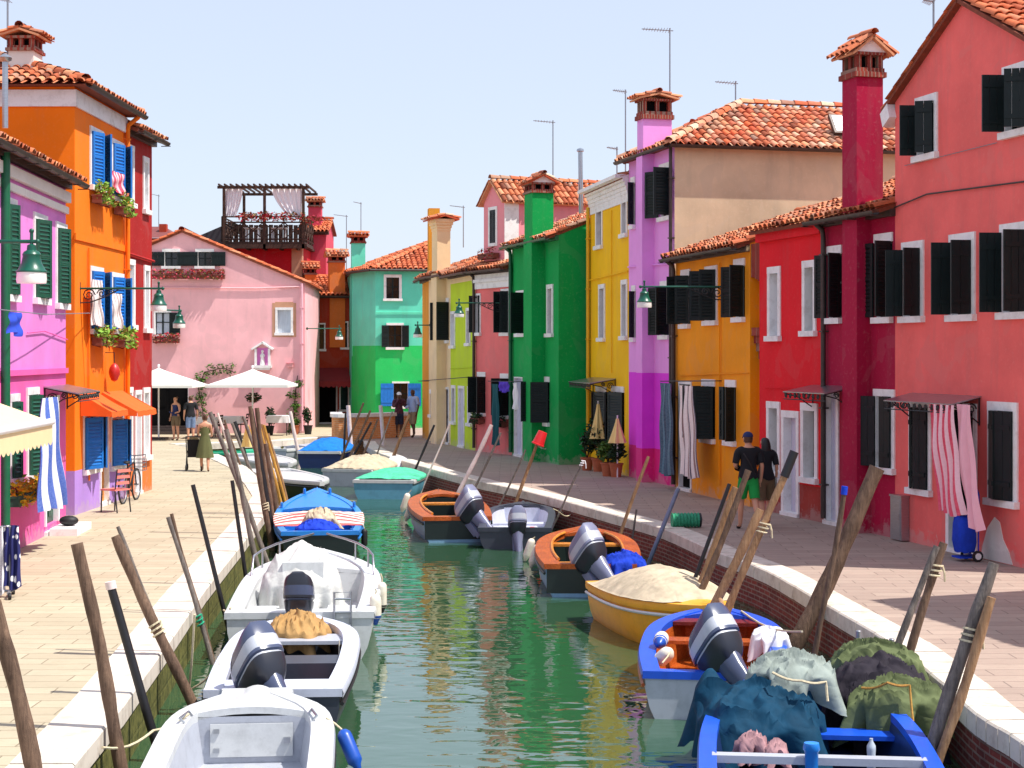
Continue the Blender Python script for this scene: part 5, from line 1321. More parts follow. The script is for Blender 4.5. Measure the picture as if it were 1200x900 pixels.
for a, l in (((403, 532, 426, 472), 'brown pole leaning across the left white post'), ((412, 532, 434, 481), 'brown pole leaning between the two white posts'), ((416, 530, 435, 495), 'short dark pole low between the two white posts'), ((425, 535, 443, 491), 'grey brown pole whose tip ends by the right white post'), ((404, 524, 405, 484), 'upright thin rusty rod left of the white posts')):
    pole(*a, .042, .034, 'polebrown' if 'brown' in l else 'poledark', l, 'R', d=54.5)
# bucket on its pole
p = PD(633, 514, pole_depth((606, 587), (632, 512), 'R')); r = thing('bucket', 'red plastic bucket upside down on a pole tip', 'bucket', p); ax = V(.4, 0, 1).normalized()
mb = MB(); mb.lathe([(.0, .17), (.10, .17), (.105, .15), (.135, -.12), (.15, -.125), (.15, -.15), (.138, -.155), (.095, .13), (.0, .135)], p, 16, axis=ax, cap=False); mb.build('body', 'bucket', r, p, smooth=40)
mb = MB(); mb.tube([p + V(.13 * math.cos(a), .13 * math.sin(a), -.16 - .05 * math.sin(a) - .06 * math.cos(a)) for a in [PI * k / 10 for k in range(11)]], .006, 5); mb.build('handle', 'alu', r, p)

# ------------------------------------------------------------------ street lamps on wall arms
def street_lamp(p_wall, p_end, label, size=.5, scroll=True):
    """arm from the wall to the hanging bell lamp"""
    p_wall, p_end = Vector(p_wall), Vector(p_end); d = (p_end - p_wall); L = d.length; d.normalize(); up = V(0, 0, 1)
    r = thing('street_lamp', label, 'street lamp', p_wall, 0, 'wall street lamps'); k = size / .5
    mb = MB(); mb.tube([p_wall, p_end + d * .06], .022 * k, 8); mb.lathe([(.0, -.02), (.05, -.02), (.06, .0), (.0, .02)], p_wall, 10, axis=d); mb.ellips(p_end + d * .08, (.035,) * 3, 8, 6)
    mb.build('arm', 'lampgreen', r, p_wall, smooth=50)
    if scroll:
        mb = MB(); mb.tube([p_wall - up * .3, p_wall + up * .12], .018, 6)
        hook_scroll(mb, p_wall + d * .17 - up * .13, d, up, .13, 1.7, .013); hook_scroll(mb, p_wall + d * .42 - up * .1, d, up, .09, 1.6, .012, -1); hook_scroll(mb, p_wall + d * .6 - up * .07, d, up, .055, 1.5, .01)
        mb.tube([p_wall - up * .28, p_wall + d * .2 - up * .27, p_wall + d * .45 - up * .18, p_wall + d * .75 - up * .03], .014, 6); mb.build('scroll_bracket', 'iron', r, p_wall)
    q = p_end; mb = MB(); z = lambda a: a * k
    mb.tube([q + up * .1 * k, q - up * .05 * k], .02 * k, 8); mb.ellips(q + up * .12 * k, (.03 * k,) * 3, 8, 6)
    mb.lathe([(z(.02), z(-.03)), (z(.05), z(-.045)), (z(.055), z(-.1)), (z(.09), z(-.12)), (z(.105), z(-.15)), (z(.1), z(-.17)), (z(.115), z(-.25)), (z(.155), z(-.32)), (z(.175), z(-.34)), (z(.175), z(-.355)), (z(.15), z(-.35)), (z(.02), z(-.2))], q, 20, cap=False)
    mb.build('lamp_bell', 'lampgreen', r, p_wall, smooth=40)
    mb = MB(); mb.lathe([(z(.165), z(-.355)), (z(.172), z(-.44)), (z(.165), z(-.48)), (z(.1), z(-.482)), (z(.0), z(-.482))], q, 20, cap=False); mb.build('lamp_glass', 'milk', r, p_wall, smooth=40)
    return r
def lamp_px(d, xw, px, py, label, size=.5, scroll=True):
    e = PD(px, py, d); w = V(xw, d, e.z); return street_lamp(w, e, label, size, scroll)
lamp_px(22.7, -7.5, 37, 283, 'green bell street lamp on an arm at the left picture edge', .58, False)
lamp_px(33.2, FL2.p0.x, 186, 338, 'street lamp on a scrolled iron arm of the orange house', .46)
street_lamp((-8.5, 39.4, HC + (HY - 364) / FL * 41), PD(210, 364, 41.5), 'small street lamp beyond the dark red house in front of pale pink wall', .44, False)
f = FR4; u = f.uz(850, 336)[0]; w = f.w(u, 0, 0); lamp_px(w.y, w.x, 755, 336, 'street lamp on a long green arm of the mustard house', .46)
f = FR8; u = f.uz(590, 356)[0]; w = f.w(u, 0, 0); lamp_px(w.y, w.x, 538, 355, 'street lamp on the arm of the salmon house, before the lime green front', .46)
w = FR10.w(.1, 0, 0); lamp_px(w.y, w.x, 489.5, 381, 'small street lamp hanging before the turquoise house', .46, False)
w = PD(360, 385, 67.3); street_lamp(w, PD(397.5, 385, 68.5), 'street lamp in front of the brick red house by the dark red awning', .46, False)

# ------------------------------------------------------------------ antennas
def antenna(px, yt, yb, d, bx, label, nel=7):
    a, b = PD(px, yb, d), PD(px, yt, d); r = thing('antenna', label, 'antenna', a, 0, 'rooftop antennas')
    mb = MB(); mb.tube([a, b], .02, 6); mb.build('mast', 'alu', r, a)
    e = PD(bx, yt - 2, d); mb = MB(); dr = (e - b); mb.tube([b - dr * .12 - V(0, 0, .06), e - V(0, 0, .06)], .013, 5); c = V(0, 1, 0)
    for k in range(nel): p = b - V(0, 0, .06) + dr * (k / nel + .02); w = lerp(.32, .16, k / nel); mb.tube([p - c * w, p + c * w], .007, 4)
    mb.build('boom', 'alu', r, a)
antenna(785, 33, 200, 42.5, 752, 'tallest antenna, rising beside the violet chimney', 10)
antenna(733, 105, 215, 46, 718, 'antenna behind the yellow and violet roofs')
antenna(862, 95, 130, 44, 838, 'short antenna on the mottled hipped roof')
antenna(648, 141, 230, 52, 625, 'antenna above the pink dormer, left of the tin flue')
antenna(723, 172, 215, 47, 711, 'stubby antenna just above the yellow house roof')
antenna(543, 241, 290, 63, 527, 'antenna behind the flared cream chimney')
antenna(423, 237, 300, 79, 414, 'antenna right above the turquoise house chimney')
antenna(406, 252, 320, 80, 391, 'antenna above the brick red house roof')
antenna(186, 228, 275, 86, 177, 'antenna above the dull red roof behind the left red house')
antenna(1094, -2, 60, 30.5, 1082, 'antenna behind the roof edge of the salmon pink gabled house')
antenna(9, -4, 90, 34, -8, 'antenna at the left picture edge by the whitewashed chimney')
p = PD(681, 250, 49.8); mb = MB(); q = PD(680, 178, 49.8); mb.tube([p, q], .07, 10); mb.lathe([(.07, -.02), (.11, .0), (.1, .06), (.0, .1)], q + V(0, 0, .02), 10, cap=False)
single(mb, 'flue_pipe', 'steel', 'rusty tin flue pipe standing between the green and yellow houses', 'flue pipe', p, smooth=50)
p = PD(6, 150, 27.0); mb = MB(); q = PD(6, 72, 27.0); mb.tube([p, q], .045, 10); mb.lathe([(.045, -.01), (.1, .02), (.11, .06), (.03, .12), (.0, .13)], q, 12, cap=False)
single(mb, 'flue_pipe', 'steel', 'steel flue pipe with cowl above the lilac roof at left edge', 'flue pipe', p, smooth=50)

# ------------------------------------------------------------------ brick parapet
mb = MB(); cp = MB(); P = [PD(384, 512, 62.6), PD(392, 512, 62.0), PD(420, 512, 62.2), PD(450, 511, 63.0), PD(481, 510, 64.2)]
P = [V(p.x, p.y, 0) for p in P]; P[0] = V(P[0].x, P[0].y + 1.5, 0); P = spline(P, 4); run = 0; T = .32; H = .8
def off(i): d = (P[min(i + 1, len(P) - 1)] - P[max(i - 1, 0)]).normalized(); return V(-d.y, d.x, 0)
for i in range(len(P) - 1):
    a, b = P[i], P[i + 1]; ln = (b - a).length; na, nb_ = off(i), off(i + 1); z0 = -.75
    for (s0, s1) in ((a, b), (b + nb_ * T, a + na * T)): mb.poly([s0 + V(0, 0, z0), s1 + V(0, 0, z0), s1 + V(0, 0, H), s0 + V(0, 0, H)], 0, [(run, z0), (run + ln, z0), (run + ln, H), (run, H)])
    A = [cp.vert(a + na * o + V(0, 0, z)) for o, z in ((-.06, H), (-.06, H + .13), (T + .06, H + .13), (T + .06, H))]; B = [cp.vert(b + nb_ * o + V(0, 0, z)) for o, z in ((-.06, H), (-.06, H + .13), (T + .06, H + .13), (T + .06, H))]
    for k in range(4): cp.face((A[k], B[k], B[(k + 1) % 4], A[(k + 1) % 4]))
    run += ln
a, na = P[0], off(0); mb.poly([a + na * T + V(0, 0, -.75), a + V(0, 0, -.75), a + V(0, 0, H), a + na * T + V(0, 0, H)], 0, [(0, -.75), (T, -.75), (T, H), (0, H)])
a, na = P[-1], off(len(P) - 1); mb.poly([a + V(0, 0, -.1), a + na * T + V(0, 0, -.1), a + na * T + V(0, 0, H), a + V(0, 0, H)], 0, [(0, 0), (T, 0), (T, H), (0, H)]); cp.face((A[0], A[1], A[2], A[3])); cp.face((B[3], B[2], B[1], B[0]))
r = thing('brick_parapet', 'curved orange brick parapet with white stone coping at the canal end', 'parapet wall', P[0]); mb.build('wall', 'parapet', r, P[0]); cp.build('coping', 'white', r, P[0])
# ------------------------------------------------------------------ boats
def GW(px, py, fb): return G(px, py, WZ + fb)
class Boat:
    def __init__(s, label, stern, bow, B, fs, fb, hull, gun='hullwhite', inside='hullgrey', deck=None, L=None, p=2.4, ws=.8, wmin=.03, gw=.09, c0=.06, c1=.68, bottom=None, name='boat', rail=None, floor=.06, rake=.35, group='boats moored along the canal'):
        a = V(stern[0], stern[1], 0); b = V(bow[0], bow[1], 0); d = b - a; s.L = L or d.length; s.rz = math.atan2(d.y, d.x); s.B = B; s.fs, s.fb = fs, fb; s.p, s.ws, s.wmin, s.gw = p, ws, wmin, gw; s.c0, s.c1 = c0, c1; s.rake = rake; s.floor = floor
        s.root = thing(name, label, 'boat', V(a.x, a.y, WZ), s.rz, group); s.a = a; s.N = 22
        ts = [i / s.N for i in range(s.N + 1)]; s.ts = ts
        m = MB(); rows = []
        for t in ts:
            w, z = s.w(t), s.z(t); x = t * s.L; rk = s.rake * smooth((t - .55) / .45)
            pr = [(w, z, 0), (w * .985, z * .6, .25), (w * .93, z * .25, .55), (w * .85, .0, .75), (w * .68, -.12, .9), (0, -.2 + .1 * t, 1)]
            full = [(-y, zz, k) for y, zz, k in pr] + [(y, zz, k) for y, zz, k in pr[-2::-1]]
            rows.append([m.vert((x - rk * k, y, zz)) for y, zz, k in full])
        bi = 1 if bottom else 0
        for A, Bq in zip(rows, rows[1:]):
            for k in range(10): m.face((A[k], A[k + 1], Bq[k + 1], Bq[k]), bi if 2 < k < 7 else 0)
        m.face(rows[0][::-1], 0); m.face(rows[-1])
        m.build('hull', [hull, bottom] if bottom else hull, s.root, smooth=45)
        g = MB(); rows = []
        for t in ts:
            w, z = s.w(t), s.z(t); x = t * s.L; i = max(w - gw, .002)
            rows.append([[g.vert((x, sg * y, zz)) for y, zz in ((w + .025, z - .07), (w + .035, z - .02), (w + .02, z + .025), (i, z + .03), (i, z - .06))] for sg in (-1, 1)])
        for A, Bq in zip(rows, rows[1:]):
            for sd in (0, 1):
                for k in range(4):
                    q = (A[sd][k], Bq[sd][k], Bq[sd][k + 1], A[sd][k + 1]); g.face(q if sd == 0 else q[::-1])
        z = s.z(0); w = s.w(0); g.box((-.02, -w - .024, z - .05), (gw * .8, w + .024, z + .028))
        z = s.z(1); w = s.w(1); g.box((s.L - .03, -w - .03, z - .08), (s.L + .03, w + .03, z + .027))
        g.build('gunwale', gun, s.root, smooth=40)
        n = MB(); rows = []; cts = [t for t in ts if c0 < t < c1]; cts = [c0] + cts + [c1]
        for t in cts:
            w, z = s.w(t), s.z(t); i = max(w - gw + .004, .01); fw = i * .88; x = t * s.L
            rows.append([n.vert((x, y, zz)) for y, zz in ((-i, z - .02), (-fw, floor), (fw, floor), (i, z - .02))])
        for A, Bq in zip(rows, rows[1:]):
            for k in range(3): n.face((A[k], Bq[k], Bq[k + 1], A[k + 1]))
        n.face(rows[0]); n.face(rows[-1][::-1]); n.build('interior', inside, s.root, smooth=30)
        for rg, dn in (([t for t in [0] + ts if t < c0] + [c0], 'stern_deck'), ([c1] + [t for t in ts if t > c1], 'bow_deck')):
            d = MB(); rg = sorted(set(rg)); rr = []
            for t in rg:
                w, z = s.w(t), s.z(t); i = max(w - gw + .01, .003); x = t * s.L; cr = .05 if t >= c1 else .0
                rr.append([d.vert((x, lerp(-i, i, k / 6), z + .012 + cr * (1 - (2 * k / 6 - 1) ** 2))) for k in range(7)])
            for A, Bq in zip(rr, rr[1:]):
                for k in range(6): d.face((A[k], Bq[k], Bq[k + 1], A[k + 1]))
            e = rr[-1] if rg[0] < c0 else rr[0]; t = rg[-1] if rg[0] < c0 else rg[0]
            lo = [d.vert((d.v[q][0], d.v[q][1], d.v[q][2] - .06)) for q in e]
            for k in range(6): d.face((e[k], e[k + 1], lo[k + 1], lo[k]))
            d.build(dn, deck or gun, s.root, smooth=40)
        if rail:
            q = MB()
            for sg in (-1, 1): q.tube([(t * s.L, sg * (s.w(t) + .02), s.z(t) - .12) for t in ts], .022, 5)
            q.build('rub_rail', rail, s.root)
    def w(s, t):
        h = s.B / 2
        if t < .42: return h * lerp(s.ws, 1, smooth(.5 + t / .84) * 2 - 1)
        return max(s.wmin, h * max(0, 1 - ((t - .42) / .58) ** s.p))
    def z(s, t): return s.fs + (s.fb - s.fs) * t ** 2
    def thwart(s, t, m='varnish', wd=.24, dz=-.1, th=.04):
        w = s.w(t) - s.gw * .7; z = s.z(t) + dz; mb = MB(); mb.box((t * s.L - wd / 2, -w, z - th), (t * s.L + wd / 2, w, z)); return mb.build('thwart', m, s.root)
    def at(s, t, y, z): return s.a + V(math.cos(s.rz) * t * s.L - math.sin(s.rz) * y, math.sin(s.rz) * t * s.L + math.cos(s.rz) * y, WZ + z)
    def cover(s, m, t0, t1, h, peak=.5, over=.06, wr=.035, name='boat_cover', pw=2.0):
        mb = MB(); sd = random.random() * 50
        def fn(a, b):
            t = lerp(t0, t1, a); w = s.w(t) + .035; sgn = b * 2 - 1; e = abs(sgn)
            prof = math.sin(PI * min(1, max(0, (a / peak * .5 if a < peak else .5 + (a - peak) / (1 - peak) * .5)))) ** .7
            k = min(1, e / .9); y = w * (k if sgn > 0 else -k); hh = h * prof
            z = s.z(t) + .035 + hh * (1 - k ** pw)
            if e > .9: z -= (e - .9) / .1 * over
            nz = noise.noise(Vector((a * 7 + sd, y * 5, 0))) + .5 * noise.noise(Vector((a * 18 + sd, y * 11, 3)))
            rr_ = noise.noise(Vector((a * 8 + sd, y * 2.5, 7))); z += wr * (nz * .45 + .7 * (1 - min(1, abs(rr_) * 7))) * (1 - k * .8) - .02 * abs(math.sin(a * 5 * PI)) * (1 - k) * (h > .1)
            x = t * s.L
            if a in (0, 1): z = min(z, s.z(t) + .05)
            return (x, y * (1.0 + (.012 if e > .9 else 0)), z)
        mb.grid(fn, 80, 60); return mb.build(name, m, s.root, smooth=70)
    def motor(s, t=0.0, y=0.0, tilt=0, m='motor', k=1.0, dz=.06, steer=0, band='hullgrey'):
        c = MB(); n = 22
        prof = [(-.02, -.12, .17, .11), (.03, -.12, .21, .145), (.09, -.125, .24, .165), (.17, -.13, .258, .178), (.18, -.13, .245, .168), (.195, -.13, .245, .168), (.205, -.13, .268, .184), (.23, -.13, .27, .186), (.33, -.145, .262, .18), (.40, -.165, .245, .168), (.43, -.175, .228, .155), (.448, -.18, .2, .132), (.456, -.185, .15, .09), (.458, -.185, .04, .03)]
        rows = []
        for z, cx, lx, ly in prof:
            r = []
            for j in range(n):
                a = 2 * PI * j / n; ca, sa = math.cos(a), math.sin(a); e = .55
                r.append(c.vert((k * (cx + lx * math.copysign(abs(ca) ** e, ca) - .1 * (z - .2) * (ca < 0)), k * ly * math.copysign(abs(sa) ** e, sa), k * (z - .32 * max(0, z - .2) * ca * .5 + (.02 if z > .42 and abs(sa) < .35 and ca < .5 else 0)))))
            rows.append(r)
        for q, (A, Bq) in enumerate(zip(rows, rows[1:])):
            for j in range(n): c.face((A[j], A[(j + 1) % n], Bq[(j + 1) % n], Bq[j]), 1 if q in (4, 7) else (2 if q < 3 else 0))
        c.face(rows[0][::-1]); c.face(rows[-1])
        o = c.build('outboard_motor', [m, band, 'motordark'], s.root, smooth=38); o.location = (t * s.L - .04, y, s.z(t) + dz); o.rotation_euler = (0, math.radians(tilt), math.radians(steer))
        g = MB(); rows = []
        for z, cx, lx, ly in ((.03, -.14, .16, .12), (-.1, -.15, .13, .1), (-.3, -.16, .1, .065), (-.55, -.17, .1, .045), (-.7, -.18, .11, .035)):
            rows.append([g.vert((k * (cx + lx * math.cos(2 * PI * j / 12)), k * ly * math.sin(2 * PI * j / 12), k * z)) for j in range(12)])
        for A, Bq in zip(rows, rows[1:]):
            for j in range(12): g.face((A[(j + 1) % 12], A[j], Bq[j], Bq[(j + 1) % 12]))
        g.box((-.42 * k, -.09 * k, -.585 * k), (-.02 * k, .09 * k, -.57 * k)); g.lathe([(.0, .2), (.03, .18), (.05, .06), (.05, -.14), (.03, -.22), (0, -.23)], V(-.2 * k, 0, -.72 * k), 12, axis=(1, 0, 0))
        g.poly([(-.28 * k, .008, -.74 * k), (-.08 * k, .008, -.74 * k), (-.2 * k, .006, -.92 * k)]); g.poly([(-.28 * k, -.008, -.74 * k), (-.2 * k, -.006, -.92 * k), (-.08 * k, -.008, -.74 * k)])
        g.box((-.02 * k, -.1 * k, -.32 * k), (.06 * k, .1 * k, .02)); g.box((.05 * k, -.085 * k, -.24 * k), (.11 * k, -.05 * k, .05)); g.box((.05 * k, .05 * k, -.24 * k), (.11 * k, .085 * k, .05))
        g.build('motor_leg', m, o, smooth=45)
        pb = MB()
        for q in range(3):
            a = q * 2 * PI / 3; e1 = V(0, math.cos(a), math.sin(a)); e2 = V(0, -math.sin(a), math.cos(a)); c0 = V(-.4 * k, 0, -.72 * k); P = [c0 + e1 * .03 * k, c0 + e1 * .1 * k + e2 * .06 * k + V(.03 * k, 0, 0), c0 + e1 * .15 * k + e2 * .02 * k, c0 + e1 * .12 * k - e2 * .05 * k - V(.03 * k, 0, 0)]; pb.poly(P); pb.poly([x + V(.006, 0, 0) for x in P[::-1]])
        pb.build('propeller', 'blackrub', o)
        return o
def fender(p, L, r, m, label, end='fenderb', ax=(0, 0, 1), top=None):
    p = Vector(p); ax = Vector(ax).normalized(); t = thing('fender', label, 'fender', p, 0, 'boat fenders')
    mb = MB(); mb.lathe([(.01, -L / 2), (r * .55, -L / 2 + .01), (r * .92, -L / 2 + r * .6), (r, -L / 2 + r * 1.1), (r, L / 2 - r * 1.1), (r * .92, L / 2 - r * .6), (r * .55, L / 2 - .01), (.01, L / 2)], p, 14, axis=ax); mb.build('body', m, t, p, smooth=50)
    mb = MB(); mb.lathe([(.01, -L / 2 - .05), (r * .35, -L / 2 - .04), (r * .6, -L / 2 + .012), (r * .95, -L / 2 + r * .65), (r * 1.01, -L / 2 + r * 1.0), (r * .5, -L / 2 + r)], p, 14, axis=ax); mb.build('end_cap', end, t, p, smooth=50)
    q = p + ax * (L / 2); e = Vector(top) if top is not None else q + V(0, 0, .25); mb = MB(); mb.tube([q, q.lerp(e, .5) + V(.01, 0, 0), e], .009, 5); mb.build('line', 'rope', t, p)
    return t
def heap(c, rx, ry, h, m, name, label, cat, rz=0, wr=.07, skirt=.25, ex=.8, seed=1, pw=2.6, tops=(), group=None, nu=110, nv=44):
    """a cloth thrown over something: domed top, falling skirt, creases that deepen downwards"""
    mb = MB(); c = Vector(c); cs, sn = math.cos(rz), math.sin(rz); rs = random.Random(seed); sup = [(0, 0, h, .35 * h / max(rx, ry))]
    for q in range(7): a_ = 2 * PI * q / 7 + rs.uniform(-.4, .4); d_ = rs.uniform(.5, .92); sup.append((math.cos(a_) * d_ * rx, math.sin(a_) * d_ * ry, h * rs.uniform(.62, .95), h * rs.uniform(.55, 1.0) / max(rx, ry)))
    def fn(a, b):
        an = 2 * PI * a; ca, sa = math.cos(an), math.sin(an); X = math.copysign(abs(ca) ** ex, ca); Y = math.copysign(abs(sa) ** ex, sa)
        r = min(1, b / .72); dn = max(0, (b - .72) / .28)
        fold = math.sin(an * 5 + seed) * .5 + math.sin(an * 9 + seed * 2.3) * .35 + math.sin(an * 14 + seed) * .2
        R_ = r * (1 + dn * .06 + fold * wr * (.3 + dn * 1.7) * (r > .5) / max(rx, ry))
        x, y = X * rx * R_, Y * ry * R_
        n1 = noise.noise(Vector((x * 4 + seed, y * 4, seed))) + .4 * noise.noise(Vector((x * 11 + seed, y * 11, seed)))
        te = 0
        for (sx_, sy_, sh_, sl_) in sup: te += math.exp(28 * ((sh_ - sl_ * math.sqrt((x - sx_) ** 2 + (y - sy_) ** 2 + .0009)) / h))
        te = math.log(te) / 28 * h
        cr = noise.noise(Vector((x * 3 / max(rx, .2) * .5 + seed * 3, y * 7 * .5 / max(ry, .2), seed))); cr = (1 - min(1, abs(cr) * 7))
        z = te * (1 - .5 * r ** 4) + n1 * wr * .45 + cr * wr * .62 * (r < .98) - dn * skirt * (1 + .25 * fold)
        for (tx, ty, tr, th) in tops: z += th * math.exp(-((x - tx) ** 2 + (y - ty) ** 2) / tr ** 2)
        return c + V(x * cs - y * sn, x * sn + y * cs, z)
    mb.grid(fn, nu, nv); return single(mb, name, m, label, cat, c, group, smooth=75)
def rope(pts, label, m='rope', r=.012, name='mooring_rope'):
    pts = [Vector(p) for p in pts]; P = []
    for a, b in zip(pts, pts[1:]):
        for k in range(6): t = k / 6; P.append(a.lerp(b, t) - V(0, 0, .08 * math.sin(PI * t) * min(1, (b - a).length)))
    mb = MB(); mb.tube(P + [pts[-1]], r, 6); return single(mb, name, m, label, 'rope', pts[0], 'mooring ropes')

def clutter(b, t, y, kind='tank'):
    z = b.floor
    if kind == 'tank':
        q = MB(); rows = []
        for zz, w, d in ((0, .15, .11), (.02, .165, .125), (.17, .165, .125), (.2, .14, .1), (.21, .06, .05), (.235, .06, .05)): rows.append([q.vert((t * b.L + w * math.copysign(abs(math.cos(a)) ** .5, math.cos(a)), y + d * math.copysign(abs(math.sin(a)) ** .5, math.sin(a)), z + zz)) for a in [2 * PI * k / 20 for k in range(20)]])
        for A, Bq in zip(rows, rows[1:]):
            for k in range(20): q.face((A[k], A[(k + 1) % 20], Bq[(k + 1) % 20], Bq[k]))
        q.face(rows[-1]); o = q.build('fuel_tank', 'bucket', b.root, smooth=40)
        q = MB(); q.tube([(t * b.L, y, z + .22), (t * b.L - .2, y * .7, z + .12), (.25, y * .3, z + .2), (.03, 0, b.z(0) + .05)], .01, 5); q.build('fuel_hose', 'blackrub', b.root)
    else:
        q = MB(); L = []
        for k in range(60): an = k * .42; rr = .13 + .03 * math.sin(k * 1.7); L.append((t * b.L + rr * math.cos(an), y + rr * math.sin(an), z + .02 + .001 * k))
        q.tube(L, .011, 5); q.build('rope_coil', 'rope', b.root)
# left bank boats, near to far
b = Boat('white open boat with bow locker hatch, cut by the bottom picture edge', (-1.96, 11.4), GW(302, 814, .52), 1.42, .5, .55, 'hullwhite', 'hullwhite', 'hullgrey', p=5.5, ws=.95, wmin=.3, gw=.17, c0=.04, c1=.8, rail='blackrub', rake=.1, floor=.1); B1 = b
clutter(b, .62, .3, 'rope'); clutter(b, .3, -.3)
q = MB(); x = b.c1 * b.L - .012; q.box((x - .012, -.36, .16), (x, .36, .45)); hb = q.build('locker_door', 'hullwhite', b.root)
for q_ in (((x - .03, .28, .2), (x - .011, .33, .24), 'hinge'), ((x - .03, .28, .37), (x - .011, .33, .41), 'hinge'), ((x - .04, -.34, .28), (x - .011, -.28, .33), 'latch')): q = MB(); q.box(q_[0], q_[1]); q.build(q_[2], 'steel', hb)
b.thwart(.45, 'hullwhite', .4, -.2); b.thwart(.12, 'hullwhite', .5, -.14)
for sg in (-1, 1): q = MB(); q.tube([(b.L * .7, sg * .54, .56), (b.L * .7, sg * .58, .6), (b.L * .76, sg * .53, .6), (b.L * .76, sg * .5, .56)], .012, 6); q.build('cleat', 'steel', b.root)
fender(b.at(.66, -.86, .36), .34, .065, 'fenderb', 'dark blue fender hanging off the nearest white boat', 'fenderb', (-.4, .35, .8), b.at(.72, -.66, .56))
rope([b.at(.74, .52, .6), b.at(.7, .8, .5), PD(120, 905, 13.8) + V(0, 0, .2)], 'rope with knot from the nearest white boat to the left poles')

b = Boat('dark sided open boat with pale rim, tilted blue grey outboard and tan canvas', GW(320, 812, .45), GW(357, 722, .52), 1.42, .46, .52, 'charcoal', 'palelilac', 'charcoal', 'palelilac', p=4.2, ws=.9, wmin=.14, gw=.16, c0=.13, c1=.86, rail='blackrub'); B2 = b
clutter(b, .3, -.25); clutter(b, .62, .2, 'rope')
b.motor(0, .08, 50, 'motor', 1.12, -.04, 38)
b.thwart(.45, 'charcoal', .5, -.05, .3); b.thwart(.72, 'hullgrey', .5, -.03, .04)
heap(b.at(.8, .02, .42), .42, .34, .26, 'sack', 'canvas_sheet', 'crumpled tan canvas sheet on the bow of the pale rimmed open boat', 'cloth', b.rz, .1, .2, seed=3)
q = MB(); pts = [b.at(.62, -.5, .5), b.at(.62, -.5, .22)]; q.tube(pts, .008, 5); q.ellips(pts[1], (.05, .05, .05), 10, 8); single(q, 'float', 'fenderw', 'small white ball float hung inside the pale rimmed open boat', 'float', pts[1])

b = Boat('big white motor boat with tarp covered console and steel bow rails', GW(351, 720, .55), GW(376, 645, .72), 1.85, .55, .72, 'hullwhite', 'hullwhite', 'hullwhite', p=3.0, ws=.95, gw=.2, c0=.07, c1=.66, floor=.2, rake=.5); B3 = b
clutter(b, .3, .5, 'rope')
b.motor(0, 0, 12, 'motordark', 1.0, -.02, 0, 'motor')
for sg in (-1, 1):
    q = MB(); P = [(b.L * t, sg * (b.w(t) - .07), b.z(t) + .28) for t in (.6, .7, .8, .88, .94)]
    q.tube([(b.L * .57, sg * (b.w(.57) - .06), b.z(.57))] + P + [(b.L * .97, sg * .1, b.z(.97) + .28)], .016, 6)
    for t in (.7, .82): q.tube([(b.L * t, sg * (b.w(t) - .07), b.z(t)), (b.L * t, sg * (b.w(t) - .07), b.z(t) + .28)], .014, 6)
    q.build('bow_rail', 'steel', b.root, smooth=60)
for y0, y1, nm in ((.3, .68, 'stern_seat'), (-.68, -.3, 'stern_seat')):
    q = MB(); q.box((.1, y0, .2), (.62, y1, .52)); q.box((.12, y0 + .02, .52), (.6, y1 - .02, .57)); q.build(nm, 'hullwhite', b.root)
q = MB(); q.tube([(-.05, -.42, .3), (-.06, -.42, .82), (-.04, -.62, .82), (-.05, -.62, .3)], .016, 6)
for z in (.42, .58, .74): q.tube([(-.055, -.42, z), (-.055, -.62, z)], .013, 6)
q.build('ladder', 'steel', b.root, smooth=60)
q = MB(); q.box((b.L * .36, -.2, .2), (b.L * .5, .34, .95)); q.build('console', 'hullwhite', b.root)
heap(b.at(.44, .1, .4), .52, .52, .78, 'tarpwhite', 'tarpaulin', 'white tarpaulin draped over the console of the big white boat', 'tarpaulin', b.rz, .06, .34, seed=5, pw=3.4, ex=.6)
fender(PD(440, 712, 21.2) , .34, .075, 'fenderw', 'white fender with blue end, lower one beside the big white boat', 'fenderb', (0, 0, 1), PD(440, 690, 21.2))
fender(PD(448, 698, 22.6), .36, .06, 'fenderw', 'slim white fender with dark end, farther along the big white boat', 'blackrub', (0, 0, 1), PD(446, 672, 22.6))

b = Boat('sky blue boat with red and white striped cover over its middle', GW(375, 624, .46), GW(372, 577, .85), 1.66, .46, .85, 'hulldark', 'hullblue', 'hullblue', 'hullblue', p=2.6, ws=.82, gw=.1, c0=.05, c1=.6, rail='hullblue', L=5.0); B4 = b
b.cover('stripe_boat', .16, .5, .13, .55, .03, .02)
heap(b.at(.1, .05, .42), .3, .4, .22, 'royal', 'tarpaulin', 'dark blue cloth bundle at the stern of the sky blue boat', 'cloth', b.rz, .06, .2, seed=9)
heap(b.at(.2, -.02, .55), .3, .3, .26, 'tarpbeige', 'sack', 'pale beige sack on the striped cover of the sky blue boat', 'sack', b.rz, .08, .15, seed=11)
for sg in (-1, 1):
    for t in (.62, .9):
        q = MB(); c = V(b.L * t, sg * (b.w(t) - .06), b.z(t) + .03); q.tube([c, c + V(0, 0, .1)], .03, 8); q.tube([c + V(-.09, 0, .09), c + V(.09, 0, .09)], .022, 8); q.build('bollard', 'hullblue', b.root, smooth=50)
q = MB()
for sg in (-1, 1):
    for k in range(6): t = .08 + k * .08; q.box((b.L * t, sg * (b.w(t) - .13) - .03, b.z(t) - .12), (b.L * t + .05, sg * (b.w(t) - .13) + .03, b.z(t) + .02))
q.build('rib', 'hullblue', b.root)
fender(PD(427, 630, 31.8), .34, .06, 'blackrub', 'black fender on the right side of the sky blue boat', 'blackrub', (0, 0, 1), PD(424, 614, 31.8))

